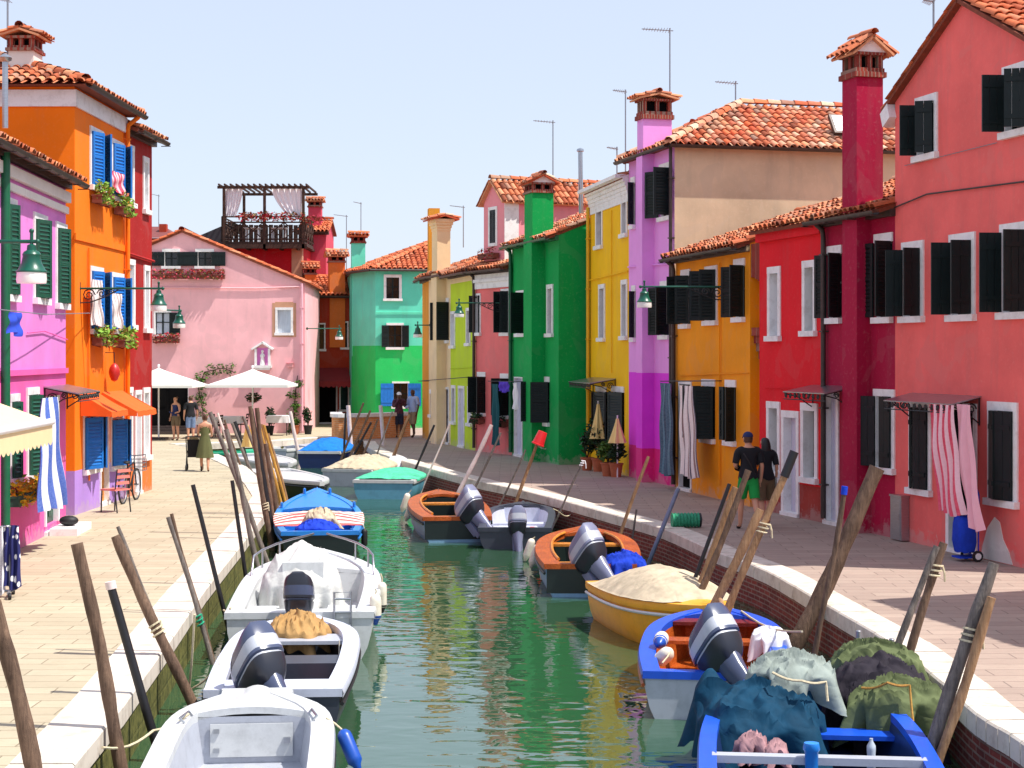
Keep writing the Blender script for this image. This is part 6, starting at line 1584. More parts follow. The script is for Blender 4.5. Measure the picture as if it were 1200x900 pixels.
b = Boat('dark hulled boat with plain white deck poking out behind the pole cluster', (-6.75, 47.4), GW(377, 567, .55), 1.4, .5, .58, 'hulldark', 'hullwhite', 'hullgrey', 'hullwhite', p=2.6, c0=.1, c1=.3, gw=.1, rail='blackrub')
b = Boat('white boat behind the pole cluster, only its pointed bow showing', (-8.7, 55.4), GW(340, 548, .5), 1.5, .5, .6, 'hullwhite', 'hullwhite', 'hullgrey', 'hullwhite', p=2.4, c0=.1, c1=.4)
b = Boat('small green and red boat behind the kerb near the woman in olive dress', (-10.1, 55.4), (-7.9, 55.6), 1.2, .5, .6, 'hullred', 'greenpaint', 'greenpaint', 'greenpaint', p=2.4, c0=.1, c1=.6)
b = Boat('low grey rowing boat under the far quay before the pale pink house', GW(322, 526, .38), GW(364, 521, .42), 1.2, .36, .42, 'hullgrey', 'hullwhite', 'hullgrey', 'hullgrey', p=2.4, c0=.1, c1=.6)
b = Boat('navy boat with white gunwale under a bright blue tarp', GW(373, 530, .52), GW(396, 520.5, .6), 1.5, .52, .6, 'hullnavy', 'hullwhite', 'hullgrey', 'hullwhite', p=2.8, ws=.9, c0=.1, c1=.7, L=4.0); b.cover('tarpblue', .04, .97, .34, .4)
b = Boat('grey boat with rumpled beige cover', GW(406, 551, .46), (-3.75, 50.4), 1.62, .46, .55, 'hullgrey', 'hullwhite', 'hullgrey', 'hullwhite', p=2.6, ws=.9, c0=.1, c1=.7); b.cover('tarpbeige', .03, .9, .3, .45, wr=.07)
heap(b.at(.86, -.55, .5), .3, .3, .2, 'whitecloth', 'cloth_bundle', 'white cloth bundle at the bow of the beige covered boat', 'cloth', 0, .1, .15, seed=21)
b = Boat('light blue boat with square stern under mint green cover', GW(449, 564, .46), (-2.95, 46.6), 1.58, .46, .5, 'hulllight', 'hullwhite', 'hullgrey', 'hullwhite', p=3.2, ws=.97, c0=.1, c1=.7); b.cover('tarpmint', .12, .95, .16, .6, wr=.05)

def wooden(label, stern, bow, B, fs, fb, L=None, tail='', mtilt=28):
    b = Boat(label, stern, bow, B, fs, fb, 'hullsky', 'varnish', 'hulldark', 'varnish', L=L, p=3.0, ws=.82, gw=.24, c0=.04, c1=.8, rail='hulldark'); 
    q = MB(); w = b.w(0); q.poly([(-.006, -w * .98, .06), (-.006, -w * .98, fs - .04), (-.006, w * .98, fs - .04), (-.006, w * .98, .06)]); q.build('transom', 'hulldark', b.root)
    b.thwart(.1, 'varnish2', .42, -.02); b.thwart(.62, 'varnish2', .3, -.02)
    q = MB()
    for sg in (-1, 1): q.tube([(t * b.L, sg * (b.w(t) - .25), b.z(t) + .045) for t in [.1 + .07 * k for k in range(11)]], .025, 6)
    q.build('coaming', 'varnish2', b.root)
    return b
b = wooden('varnished orange wooden boat with pale fenders, farther one by the light blue boat', GW(536, 607, .48), GW(505, 566, .62), 1.6, .48, .62, 5.0); BW1 = b
b.motor(.0, -.3, 48, 'motor2', 1.15, -.08, 42); 
for k, (px, py) in enumerate(((475, 588), (480, 598), (494, 610))):
    d = (39.5, 37.5, 35.2)[k]; fender(PD(px, py, d), .42, .075, 'fenderw', ('farthest', 'middle', 'nearest')[k] + ' of three cream fenders on the farther orange wooden boat', 'fenderw', (.35, 0, 1), PD(px + 7, py - 14, d))
b = Boat('charcoal grey dinghy with lilac grey inside between the orange wooden boats', GW(603, 620, .38), GW(613, 589.5, .44), 1.42, .38, .44, 'charcoal', 'charcoal', 'palelilac', 'charcoal', p=4.5, ws=.95, wmin=.1, gw=.12, c0=.05, c1=.86); BD = b
clutter(b, .25, -.3); clutter(b, .7, .1, 'rope')
b.motor(0, -.05, 22, 'motor2', .95, -.12, 8); b.thwart(.5, 'palelilac', .4, -.14)
b = wooden('varnished orange wooden boat with cream fenders, nearer one beside the yellow boat', GW(692, 663, .48), GW(684, 618.5, .6), 1.66, .48, .6, 4.6); BW2 = b
b.motor(0, -.02, 48, 'motor2', 1.15, -.08, 42)
heap(b.at(.05, -.52, .38), .34, .28, .3, 'royal', 'tarpaulin', 'royal blue cloth bundle at the stern of the nearer orange wooden boat', 'cloth', .3, .08, .25, seed=31)
for k, (px, py) in enumerate(((620, 643), (627, 650), (640, 663))):
    d = (30.4, 29.0, 27.4)[k]; fender(PD(px, py, d), .38, .07, 'fenderw', ('farthest', 'middle', 'nearest')[k] + ' of three cream fenders on the nearer orange wooden boat', 'fenderw', (.35, 0, 1), PD(px + 7, py - 14, d))

b = Boat('yellow boat under a fitted beige canvas cover', (1.62, 24.0), (2.5, 20.7), 1.36, .5, .62, 'hullyellow', 'hullyellow', 'hullgrey', 'hullyellow', p=2.6, ws=.86, gw=.12, c0=.1, c1=.75, rail='hullwhite'); BY = b
b.cover('tarpbeige', .05, .82, .34, .5, over=.0, wr=.03)

b = Boat('cobalt rimmed boat with varnished wooden inside and pale grey stern', GW(832, 791, .46), GW(840, 712, .58), 1.56, .46, .58, 'hullgrey', 'hullcobalt', 'varnish', 'hullcobalt', p=3.6, ws=.84, wmin=.06, gw=.16, c0=.05, c1=.84, rail='varnish'); BC = b
clutter(b, .35, -.35); clutter(b, .45, .25, 'rope')
b.thwart(.8, 'mahogany', .3, .0); b.thwart(.62, 'varnish', .28, -.08); b.thwart(.14, 'varnish', .4, -.16)
b.motor(.04, -.12, 50, 'motor', 1.1, .0, 42)
q = MB(); q.tube([b.at(.25, -.3, .45), b.at(.86, -.05, .75)], .03, 8); single(q, 'oar', 'poletan', 'wooden oar lying aslant in the cobalt rimmed boat', 'oar', b.at(.25, -.3, .45), smooth=50)
fender(b.at(.35, .56, .58), .3, .08, 'fenderw', 'white fender with blue end on the rim of the cobalt boat', 'fenderb', (.2, 1, .1), b.at(.5, .6, .55)); fender(b.at(.2, .5, .5), .26, .08, 'fenderw', 'plain white fender in the stern corner of the cobalt boat', 'fenderw', (.5, -.6, .6), b.at(.1, .5, .5))
heap(b.at(.45, -.62, .52), .2, .22, .16, 'whitecloth', 'cloth', 'cream cloth hung over the right rim of the cobalt boat', 'cloth', 0, .06, .2, seed=41)

b = Boat('bright blue boat full of tarpaulins at the bottom right', (2.1, 10.6), (2.86, 17.3), 1.85, .46, .56, 'hullcobalt', 'hullcobalt', 'hullnavy', 'hullcobalt', p=3.0, ws=.9, gw=.12, c0=.05, c1=.85); BB = b
b.thwart(.44, 'hullgrey', .12, .03, .06); b.thwart(.66, 'hullcobalt', .3, -.12)
q = MB(); c = V(b.L * .43, .06, b.z(.43)); q.lathe([(.05, -.1), (.055, .08), (.07, .1), (.06, .15), (.0, .16)], c, 12); q.build('bollard', 'hullblue', b.root, smooth=50)
P = lambda px, py, d: PD(px, py, d)
p = PD(890, 850, 15.2); heap(V(p.x, p.y, WZ + .3), .56, .6, .44, 'tarpteal', 'tarpaulin', 'dark teal tarpaulin heaped over the left side of the bright blue boat', 'tarpaulin', .1, .12, .3, seed=51, pw=2.2, tops=((-.42, .35, .2, .22), (.3, .2, .25, .2)))
p = PD(928, 800, 15.5); heap(V(p.x, p.y, WZ + .72), .38, .36, .26, 'tarpgrey', 'tarpaulin', 'grey green cloth roped on top of the dark teal tarpaulin', 'tarpaulin', .4, .11, .26, seed=57, pw=2.4)
p = PD(1030, 820, 15.9); heap(V(p.x, p.y, WZ + .35), .48, .54, .54, 'tarpdark', 'tarpaulin', 'dark purple grey tarpaulin over the right side of the bright blue boat', 'tarpaulin', 0, .1, .4, seed=61, pw=2.4)
p = PD(1048, 842, 15.3); heap(V(p.x, p.y, WZ + .52), .42, .24, .26, 'tarpolive', 'tarpaulin', 'olive tarpaulin tied with yellow rope, nearer one on the dark heap', 'tarpaulin', .15, .1, .3, seed=67, pw=3)
p = PD(1025, 775, 16.6); heap(V(p.x, p.y, WZ + .62), .44, .26, .28, 'tarpolive', 'tarpaulin', 'olive tarpaulin rumpled at the far end of the dark heap by the quay', 'tarpaulin', -.3, .1, .3, seed=71)
p = PD(880, 874, 14.1); heap(V(p.x, p.y, WZ + .42), .13, .13, .15, 'rag', 'rag_bundle', 'dirty pink rag bundle, left one on the bright blue boat', 'rag', 0, .07, .12, seed=81, nu=40, nv=16)
p = PD(908, 876, 14.0); heap(V(p.x, p.y, WZ + .42), .1, .1, .11, 'rag', 'rag_bundle', 'smaller pale rag bundle next to the dirty pink one', 'rag', 0, .06, .1, seed=87, nu=40, nv=16)
c = PD(1021, 884, 13.9); q = MB(); q.lathe([(.028, -.12), (.036, -.11), (.034, -.06), (.037, -.03), (.034, .0), (.037, .04), (.036, .07), (.014, .11), (.014, .13), (.0, .13)], c, 14); single(q, 'plastic_bottle', 'curtainglass', 'clear plastic bottle standing on the bright blue boat', 'bottle', c - V(0, 0, .12), smooth=50)
q = PD(985, 800, 15.2); rope([PD(905, 788, 15.0), PD(940, 798, 14.9), PD(968, 799, 14.95), PD(970, 822, 14.9)], 'pale rope tied round the grey green cloth')
p = PD(1055, 804, 15.1); rope([PD(1010, 806, 15.2), PD(1040, 800, 15.0), PD(1066, 803, 15.0), PD(1070, 845, 14.9)], 'yellow rope across the nearer olive tarpaulin', 'poleyellow')
rope([B2.at(.3, .66, .5), B2.at(.34, 1.0, .2), PD(228, 720, 17.5)], 'slack pale rope from the pale rimmed open boat to the green knotted pole')
rope([B3.at(.05, .85, .6), PD(262, 715, 21.2)], 'yellowish rope from the stern of the big white boat to the tall black pole')
rope([BD.at(.7, -.68, .45), BD.at(.75, -1.1, .35), PD(655, 600, 33.2)], 'pale rope from the charcoal dinghy to the thin pole')
rope([BC.at(.9, -.3, .6), PD(940, 740, 17.6)], 'rope from the bow of the cobalt boat to the thick gnarled pole')
# ------------------------------------------------------------------ people
def skin_mesh(verts, edges, rad, root=0, sub=2):
    me = bpy.data.meshes.new('body'); me.from_pydata(verts, edges, []); o = bpy.data.objects.new('body', me); COL.objects.link(o)
    m = o.modifiers.new('skin', 'SKIN'); m.use_smooth_shade = True
    for i, r in enumerate(rad):
        sv = me.skin_vertices[0].data[i]; sv.radius = r if isinstance(r, tuple) else (r, r); sv.use_root = (i == root)
    s = o.modifiers.new('sub', 'SUBSURF'); s.levels = sub; s.render_levels = sub
    dg = bpy.context.evaluated_depsgraph_get(); dg.update()
    out = bpy.data.meshes.new_from_object(o.evaluated_get(dg)); bpy.data.objects.remove(o); bpy.data.meshes.remove(me)
    return out
def person(label, loc, rz, H=1.72, female=False, skin='skin', hair='hairbrown', hairlong=0, top='c_black', top_kind='tee', bottom='c_khaki', bottom_z=.5, dress=None, cap=None, shoes='shoe', arms=('down', 'down'), stride=0.0, lean=0.0, headpitch=0.0, bun=False, strap=None, bag=None):
    k = H / 1.75; sw = .165 if female else .19; hw = .095 if female else .085
    J = []; E = []; Rr = []
    def j(p, r, par=None):
        J.append(V(*p) * k if True else p); Rr.append(tuple(x * k for x in r) if isinstance(r, tuple) else r * k)
        if par is not None: E.append((par, len(J) - 1))
        return len(J) - 1
    ly = lambda z: lean * max(0, z - .95)
    pel = j((0, 0, .95), (.15 if not female else .155, .115)); ab = j((0, ly(1.1), 1.1), (.135 if not female else .115, .1), pel); ch = j((0, .0 + ly(1.3), 1.3), (.155 if not female else .13, .11), ab); ut = j((0, ly(1.42) - .01, 1.42), (.12 if not female else .1, .085), ch)
    nk = j((0, ly(1.5) + .005, 1.51), .055 if not female else .048, ut); h0 = j((0, ly(1.58) + .025, 1.575), (.068, .075), nk); h1 = j((0, ly(1.65) + .025 + headpitch * .3, 1.655), (.078, .095), h0); h2 = j((0, ly(1.7) + .01 + headpitch * .5, 1.715), (.06, .07), h1)
    wrist_pts = []
    for sx, st in ((-1, stride), (1, -stride)):
        hp = j((sx * hw, 0, .88), (.095, .1), pel); kn = j((sx * (hw + .01), st * .5 + .02, .5 + abs(st) * .02), .062, hp)
        cf = j((sx * (hw + .012), st * .6 - (.06 if st < 0 else 0), .36), .056, kn); an = j((sx * (hw + .01), st * .85 - (.1 if st < 0 else 0.02), .085 + (.05 if st < 0 else 0)), .036, cf)
        he = j((sx * (hw + .01), st * .85 - (.1 if st < 0 else .02) + .05, .045 + (.03 if st < 0 else 0)), (.036, .03), an); j((sx * (hw + .025), st * .85 + .13 - (.1 if st < 0 else .02), .03), (.04, .022), he)
        mode = arms[0] if sx < 0 else arms[1]; yy = ly(1.42)
        sh = j((sx * sw, yy - .005, 1.42), (.062, .062), ut)
        if mode == 'down': el, wr, hd = (sx * (sw + .055), yy - .03, 1.15), (sx * (sw + .06), yy + .05, .92), (sx * (sw + .055), yy + .08, .84)
        elif mode == 'swing': el, wr, hd = (sx * (sw + .05), yy - .1, 1.17), (sx * (sw + .06), yy - .1, .94), (sx * (sw + .05), yy - .08, .86)
        elif mode == 'phone': el, wr, hd = (sx * (sw + .05), yy + .1, 1.17), (sx * .1, yy + .3, 1.4), (sx * .05, yy + .32, 1.47)
        elif mode == 'push': el, wr, hd = (sx * (sw + .04), yy + .06, 1.16), (sx * (sw + .02), yy + .34, 1.06), (sx * (sw), yy + .42, 1.06)
        elif mode == 'front': el, wr, hd = (sx * (sw + .05), yy + .02, 1.15), (sx * .09, yy + .24, 1.08), (sx * .03, yy + .28, 1.1)
        else: el, wr, hd = (sx * (sw + .12), yy - .06, 1.18), (sx * (sw - .02), yy + .1, 1.02), (sx * (sw - .06), yy + .14, .97)
        e = j(el, .041 if not female else .035, sh); w = j(wr, .028 if not female else .024, e); d = (V(*hd) - V(*wr)).normalized()
        pm = j(tuple(V(*wr) + d * .055), (.036, .02), w); up = V(sx * .2, .9, .1); sd = d.cross(up).normalized(); fr = d.cross(sd).normalized()
        for q, ln in zip((-1.5, -.5, .5, 1.5), (.062, .075, .08, .068)):
            b0 = V(*wr) + d * .09 + fr * q * .017; f1 = j(tuple(b0), .0095, pm); f2 = j(tuple(b0 + d * ln * .55 + sd * .006), .0088, f1); j(tuple(b0 + d * ln + sd * .02), .0075, f2)
        t1 = j(tuple(V(*wr) + d * .04 - fr * .034), .0105, pm); j(tuple(V(*wr) + d * .085 - fr * .05), .009, t1)
    me = skin_mesh([tuple(v) for v in J], E, Rr, pel)
    root = thing('person', label, 'person', loc, rz)
    me.materials.append(M[skin]); ob = bpy.data.objects.new('body', me); COL.objects.link(ob); ob.parent = root
    me.polygons.foreach_set('use_smooth', [True] * len(me.polygons))
    co = [v.co / k for v in me.vertices]; no = [v.normal.copy() for v in me.vertices]
    def garment(name, sel, m, th=.014, loose=None):
        fs = [p for p in me.polygons if all(sel(co[i]) for i in p.vertices)]
        ids = {}; mb = MB()
        for p in fs:
            q = []
            for i in p.vertices:
                if i not in ids: ids[i] = mb.vert((co[i] + no[i] * (th + (loose(co[i]) if loose else 0))) * k)
                q.append(ids[i])
            mb.face(q)
        if not mb.f: return None
        inner = len(mb.v); fcopy = list(mb.f)
        return mb.build(name, m, root, smooth=60)
    arm = lambda p: abs(p.x) > sw - .01 and p.z > .7
    if dress:
        mb = MB(); zt, zb = 1.36, dress[1]
        prof = [(zt, .118, .095), (1.28, .135, .115), (1.12, .12, .1), (1.02, .15, .125), (.8, .2, .17), (.6, .235, .21), (zb, .27, .24)]; rows = []
        for z, a, b in prof:
            rows.append([mb.vert(V((a * (1 + .06 * math.sin(5 * t) * (z < .9))) * math.cos(t), (b * (1 + .06 * math.sin(7 * t + 1) * (z < .9))) * math.sin(t) + ly(z), z) * k) for t in [2 * PI * q / 36 for q in range(36)]])
        for A, Bq in zip(rows, rows[1:]):
            for q in range(36): mb.face((A[(q + 1) % 36], A[q], Bq[q], Bq[(q + 1) % 36]))
        for sx in (-1, 1): mb.tube([V(sx * .075, .1 + ly(1.36), 1.35) * k, V(sx * .08, .03 + ly(1.45), 1.475) * k, V(sx * .07, -.09 + ly(1.36), 1.36) * k], .012 * k, 6)
        mb.build('dress', dress[0], root, smooth=70)
    else:
        if top_kind == 'tee': garment('shirt', lambda p: (.9 < p.z < 1.485 and abs(p.x) < sw + .02) or (abs(p.x) >= sw - .03 and 1.19 < p.z < 1.5 and abs(p.y - ly(p.z)) < .14), top, .016, lambda p: .012 if p.z < 1.1 else .004)
        else: garment('tank_top', lambda p: .92 < p.z < 1.42 and abs(p.x) < sw - .035, top, .012, lambda p: .006)
        garment('shorts', lambda p: bottom_z < p.z < 1.0 and abs(p.x) < hw + .13 and (p.z > .8 or abs(p.x) < hw + .12) and not (abs(p.x) > hw + .1 and p.z > .7), bottom, .02, lambda p: .03 * max(0, (.9 - p.z)))
    if shoes: garment('shoes', lambda p: p.z < .055, shoes, .008)
    hz = 1.665; hy = ly(1.65) + .025
    if hair:
        garment('hair', lambda p: p.z > 1.56 and abs(p.x) < .13 and ((p.y - hy) < .028 or p.z > 1.705), hair, .014)
        if hairlong:
            mb = MB(); mb.ellips(V(0, hy - .075, 1.6 - hairlong / 2) * k, (.1 * k, .05 * k, (.12 + hairlong / 2) * k), 14, 10); mb.build('long_hair', hair, root, smooth=60)
        if bun: mb = MB(); mb.ellips(V(0, hy - .1, 1.7) * k, (.045 * k,) * 3, 10, 8); mb.build('hair_bun', hair, root, smooth=60)
    mb = MB(); f = hy + .095
    for sx in (-1, 1): mb.ellips(V(sx * .032, f - .012, 1.652) * k, (.011 * k, .009 * k, .007 * k), 8, 6)
    mb.build('eyes', 'shoe', root)
    mb = MB(); mb.poly([V(-.014, f - .008, 1.615) * k, V(.014, f - .008, 1.615) * k, V(0, f + .02, 1.622) * k]); mb.poly([V(-.014, f - .008, 1.615) * k, V(0, f + .02, 1.622) * k, V(0, f - .004, 1.662) * k]); mb.poly([V(.014, f - .008, 1.615) * k, V(0, f - .004, 1.662) * k, V(0, f + .02, 1.622) * k])
    for sx in (-1, 1): mb.ellips(V(sx * .08, hy, 1.638) * k, (.014 * k, .022 * k, .032 * k), 8, 6)
    mb.build('nose_and_ears', skin, root, smooth=60)
    mb = MB(); mb.ellips(V(0, f - .012, 1.588) * k, (.024 * k, .008 * k, .006 * k), 8, 6); mb.build('mouth', 'rag', root)
    if cap:
        mb = MB(); rows = []
        for i in range(7):
            a = PI / 2 * i / 6; rows.append([mb.vert(V(.094 * math.cos(a) * math.cos(t), .112 * math.cos(a) * math.sin(t) + hy, 1.672 + .095 * math.sin(a)) * k) for t in [2 * PI * q / 20 for q in range(20)]])
        for A, Bq in zip(rows, rows[1:]):
            for q in range(20): mb.face((A[q], A[(q + 1) % 20], Bq[(q + 1) % 20], Bq[q]))
        mb.grid(lambda a, b: tuple(V(.088 * (a * 2 - 1) * (1 - .25 * b * b), hy + .07 + .03 * (1 - (a * 2 - 1) ** 2) + .085 * b * (1 - .5 * (a * 2 - 1) ** 2), 1.678 - .02 * b - .014 * (a * 2 - 1) ** 2) * k), 10, 5); mb.build('cap', cap, root, smooth=60)
    if strap:
        mb = MB(); P = [V(sw * .75 * math.cos(a) * 1.0 - .01, .155 * math.sin(a) + ly(1.2), 1.19 + .25 * math.cos(a) * -1) * k for a in [2 * PI * q / 24 for q in range(25)]]; mb.tube(P, .014 * k, 5, ell=.5); mb.build('shoulder_strap', strap, root)
    if bag:
        mb = MB(); mb.box(tuple(V(sw + .04, -.1, .72) * k), tuple(V(sw + .14, .14, .95) * k)); mb.tube([V(sw + .09, -.08, .95) * k, V(sw + .06, .0, 1.2) * k, V(sw + .09, .12, .95) * k], .01 * k, 5); mb.build('shoulder_bag', bag, root)
    return root
def face_to(a, b): d = Vector(b) - Vector(a); return math.atan2(d.y, d.x) - PI / 2
g = G(877, 621); person('person in black t-shirt, green shorts and navy cap walking away along the right quay', g, math.radians(8), 1.72, top='c_black', bottom='c_green', bottom_z=.56, cap='c_navy', arms=('front', 'down'), stride=.26, strap='blackrub')
g = G(897, 617); person('person with long black hair and white bag, half hidden behind green shorts', g, math.radians(6), 1.62, True, hair='hairblack', hairlong=.22, top='c_black', top_kind='tee', bottom='c_brown', bottom_z=.5, stride=-.22, bag='c_white')
g = G(467.5, 512.5); person('person in white cap and dark patterned clothes holding a phone up', g, PI + .25, 1.68, skin='skindark', hair=None, top='c_pattern', bottom='c_dkshort', bottom_z=.5, cap='c_white', arms=('phone', 'phone'))
g = G(484, 512.5); person('person in light blue shirt and khaki shorts by the brick parapet', g, PI * .78, 1.8, skin='skindark', hair='hairblack', top='c_lblue', bottom='c_khaki', bottom_z=.48, arms=('down', 'front'), stride=.1)
g = G(206, 516); person('person with dark tank top and brown shorts facing the canal', g, PI - .5, 1.58, True, hair='hairbrown', bun=True, top='c_navy', top_kind='tank', bottom='c_brown', bottom_z=.58, arms=('front', 'down'))
g = G(223.5, 516.5); person('person in black t-shirt and denim shorts seen from behind', g, .35, 1.62, top='c_black', bottom='c_denim', bottom_z=.5, arms=('down', 'down'))
g = G(240, 552.5); w = person('person in long olive strap dress pushing a stroller away', g, .12, 1.52, True, dress=('c_olive', .42), hair='hairbrown', bun=True, arms=('push', 'push'), stride=.14)
# stroller
p = g + V(-.34, .34, 0); r = thing('stroller', 'black baby stroller with pale hood in front of the olive dress', 'stroller', p, .12)
mb = MB()
for sx in (-1, 1): mb.tube([(sx * .2, -.32, .92), (sx * .2, -.1, .6), (sx * .2, .3, .1)], .014, 6); mb.tube([(sx * .2, -.26, .1), (sx * .2, .12, .52)], .013, 6)
mb.tube([(-.2, -.32, .92), (.2, -.32, .92)], .016, 6); mb.build('frame', 'iron', r)
mb = MB(); mb.box((-.17, -.12, .36), (.17, .2, .44)); mb.obox((0, -.16, .6), V(.17, 0, 0), V(0, .03, .0), V(0, -.08, .24)); mb.build('seat', 'c_black', r)
mb = MB(); mb.grid(lambda a, b: (.18 * math.cos(PI * a), -.12 + .34 * math.sin(b * PI / 2) - .1, .72 + .2 * math.sin(PI * a) * math.cos(b * PI / 2.6)), 14, 6); mb.build('hood', 'tarpbeige', r, smooth=60)
for sx in (-1, 1):
    for y in (-.26, .3): mb = MB(); mb.lathe([(.0, -.02), (.07, -.02), (.085, -.012), (.085, .012), (.07, .02), (.0, .02)], (sx * .2, y, .085), 14, axis=(1, 0, 0)); mb.build('wheel', 'blackrub', r, smooth=40)

# ------------------------------------------------------------------ awnings, cloths, laundry
f = FL1
def ucl(f, px, py, y): return f.uz(px, py, y)
def cl(f, x0, x1, yt, yb, y, name, m, label, cat='curtain', **k):
    xc = (x0 + x1) / 2
    return curtain(None, None, name, m, label, cat, f, y, u0=f.uz(x0, yt, y)[0], u1=f.uz(x1, yt, y)[0], zt=f.uz(xc, yt, y)[1], zb=f.uz(xc, yb, y)[1], **k)
cl(f, 50, 66, 466, 598, -.62, 'door_curtain', 'stripe_blue', 'blue and white striped door curtain billowing from the lilac house', flare=.75, sway=.35, wave=.07, folds=4)
cl(f, 12, 24, 366, 392, -.7, 'towel', 'blueplain', 'blue cloth drying on the line at the left edge', 'cloth', wave=.05, folds=2)
a = f.w(f.uz(-30, 358, -.7)[0], -.7, f.uz(10, 364, -.7)[1]); b = FL2.w(.6, -.15, f.uz(70, 362)[1]); mb = MB(); mb.tube([a, a.lerp(b, .5) - V(0, 0, .06), b], .008, 5); single(mb, 'clothes_line', 'alu', 'clothes line slung from the lilac house to the orange house', 'clothes line', a)
f = FL2
for (x0, x1, yt, yb, l) in ((131, 145, 202, 226, 'upper right'), (108, 119, 328, 382, 'lower left'), (131, 142, 344, 384, 'lower right')):
    cl(f, x0, x1, yt, yb, -.2, 'cloth', 'stripe_brown' if yt > 300 else 'stripe_red', 'light cloth hanging out of the %s window of the orange house' % l, 'cloth', wave=.04, folds=3, sway=.1)
c = f.uz(134, 436, -.2); r = thing('lantern', 'red hanging lantern on the orange house between awning and flower box', 'lantern', f.w(c[0], -.2, c[1]), f.rz)
mb = MB(); mb.lathe([(.0, -.2), (.06, -.17), (.1, -.08), (.115, .0), (.1, .08), (.06, .15), (.02, .18), (.0, .19)], (0, 0, 0), 12); mb.build('body', 'hullred', r, smooth=30)
mb = MB(); mb.tube([(0, 0, .18), (0, 0, .4), (0, .19, .4)], .01, 5); mb.build('hook', 'iron', r)
f = FR1
cl(f, 1089, 1119, 474, 600, -.5, 'door_curtain', 'stripe_red', 'red and white striped curtain blown out of the salmon pink house door', flare=-.05, sway=.3, wave=.07, folds=4)
cl(f, 1121, 1138, 474, 618, -.46, 'door_curtain', 'pinkcloth', 'plain pale pink sheet beside the red striped curtain', sway=.35, wave=.05, folds=2)
f = FR4
cl(f, 796, 813, 452, 558, -.45, 'door_curtain', 'stripe_brown', 'white curtain with brown stripes at the mustard house door', flare=.18, sway=.15, wave=.06, folds=4)
f = FR5
cl(f, 773.5, 787, 449, 556, -.45, 'door_curtain', 'stripe_teal', 'blue teal striped curtain at the corner of the violet house', wave=.07, folds=4)
a = FR5.w(FR5.uz(774, 448, -.45)[0], -.45, FR5.uz(780, 448, -.45)[1] + .02); b = FR4.w(FR4.uz(822, 446, -.45)[0], -.45, FR4.uz(818, 449, -.45)[1] + .05); mb = MB(); mb.tube([a, b], .014, 6)
for q, ff in ((a, FR5), (b, FR4)): mb.tube([q, q + ff.n * .45], .012, 6)
single(mb, 'curtain_rail', 'iron', 'iron rail carrying the two striped curtains by the mustard house', 'rail', a)
f = FR8
cl(f, 576, 584, 450, 522, -.45, 'towel', 'tealcloth', 'long dark teal cloth drying before the salmon house', 'cloth', wave=.06, folds=2, group='laundry by the green house')
cl(f, 584, 596, 447, 459, -.5, 'towel', 'purplecloth', 'short purple cloth on the drying rack by the green house door', 'cloth', wave=.05, folds=3, group='laundry by the green house')
f = FR7
cl(f, 601, 606, 449, 480, -.55, 'towel', 'whitecloth', 'small pale cloth at the right end of the drying rack', 'cloth', wave=.05, folds=2, group='laundry by the green house')
a = FR8.w(FR8.uz(572, 448, -.5)[0], -.5, FR8.uz(584, 447, -.5)[1]); b = FR7.w(FR7.uz(607, 446, -.55)[0], -.55, FR7.uz(603, 447, -.55)[1]); mb = MB(); mb.tube([a, b], .014, 6); mb.tube([a, a + FR8.n * .5], .012, 6); mb.tube([b, b + FR7.n * .55], .012, 6); single(mb, 'drying_rack', 'iron', 'drying rack rail between the salmon and the green house', 'rail', a)
a = FR10.w(FR10.uz(503, 447)[0], -.4, FR10.uz(510, 447)[1]); b = FR9.w(FR9.uz(546, 441, -.4)[0], -.4, FR9.uz(540, 441)[1]); mb = MB(); mb.tube([a, b], .014, 6); mb.tube([a, a + FR10.n * .4], .012, 6); mb.tube([b, b + FR9.n * .4], .012, 6); single(mb, 'drying_rack', 'iron', 'empty iron rail over the cream and lime green doors', 'rail', a)
f = FR6
for x0, x1, yt, yb, l in ((696, 706, 474, 514, 'left'), (720, 727, 491, 519, 'right')):
    c0 = f.w(f.uz((x0 + x1) / 2, yb, -.35)[0], -.35, f.uz((x0 + x1) / 2, yb, -.35)[1]); zt = f.uz(x1, yt, -.35)[1]; r = thing('folded_parasol', 'folded pale yellow parasol, %s one by the yellow house' % l, 'parasol', V(c0.x, c0.y, 0))
    h = zt - c0.z; mb = MB(); rows = []
    for i in range(8):
        t = i / 7; rr = .03 + .17 * t ** 1.2; rows.append([mb.vert(c0 + V(rr * (1 + .25 * math.sin(6 * a)) * math.cos(a), rr * (1 + .25 * math.sin(6 * a)) * math.sin(a), h * (1 - t))) for a in [2 * PI * q / 30 for q in range(30)]])
    for A, Bq in zip(rows, rows[1:]):
        for q in range(30): mb.face((A[(q + 1) % 30], A[q], Bq[q], Bq[(q + 1) % 30]))
    mb.build('canopy', 'yellowcloth', r, V(c0.x, c0.y, 0), smooth=60); mb = MB(); mb.tube([V(c0.x, c0.y, 0), V(c0.x, c0.y, zt + .08)], .02, 6); mb.build('pole', 'whitewood', r, V(c0.x, c0.y, 0))
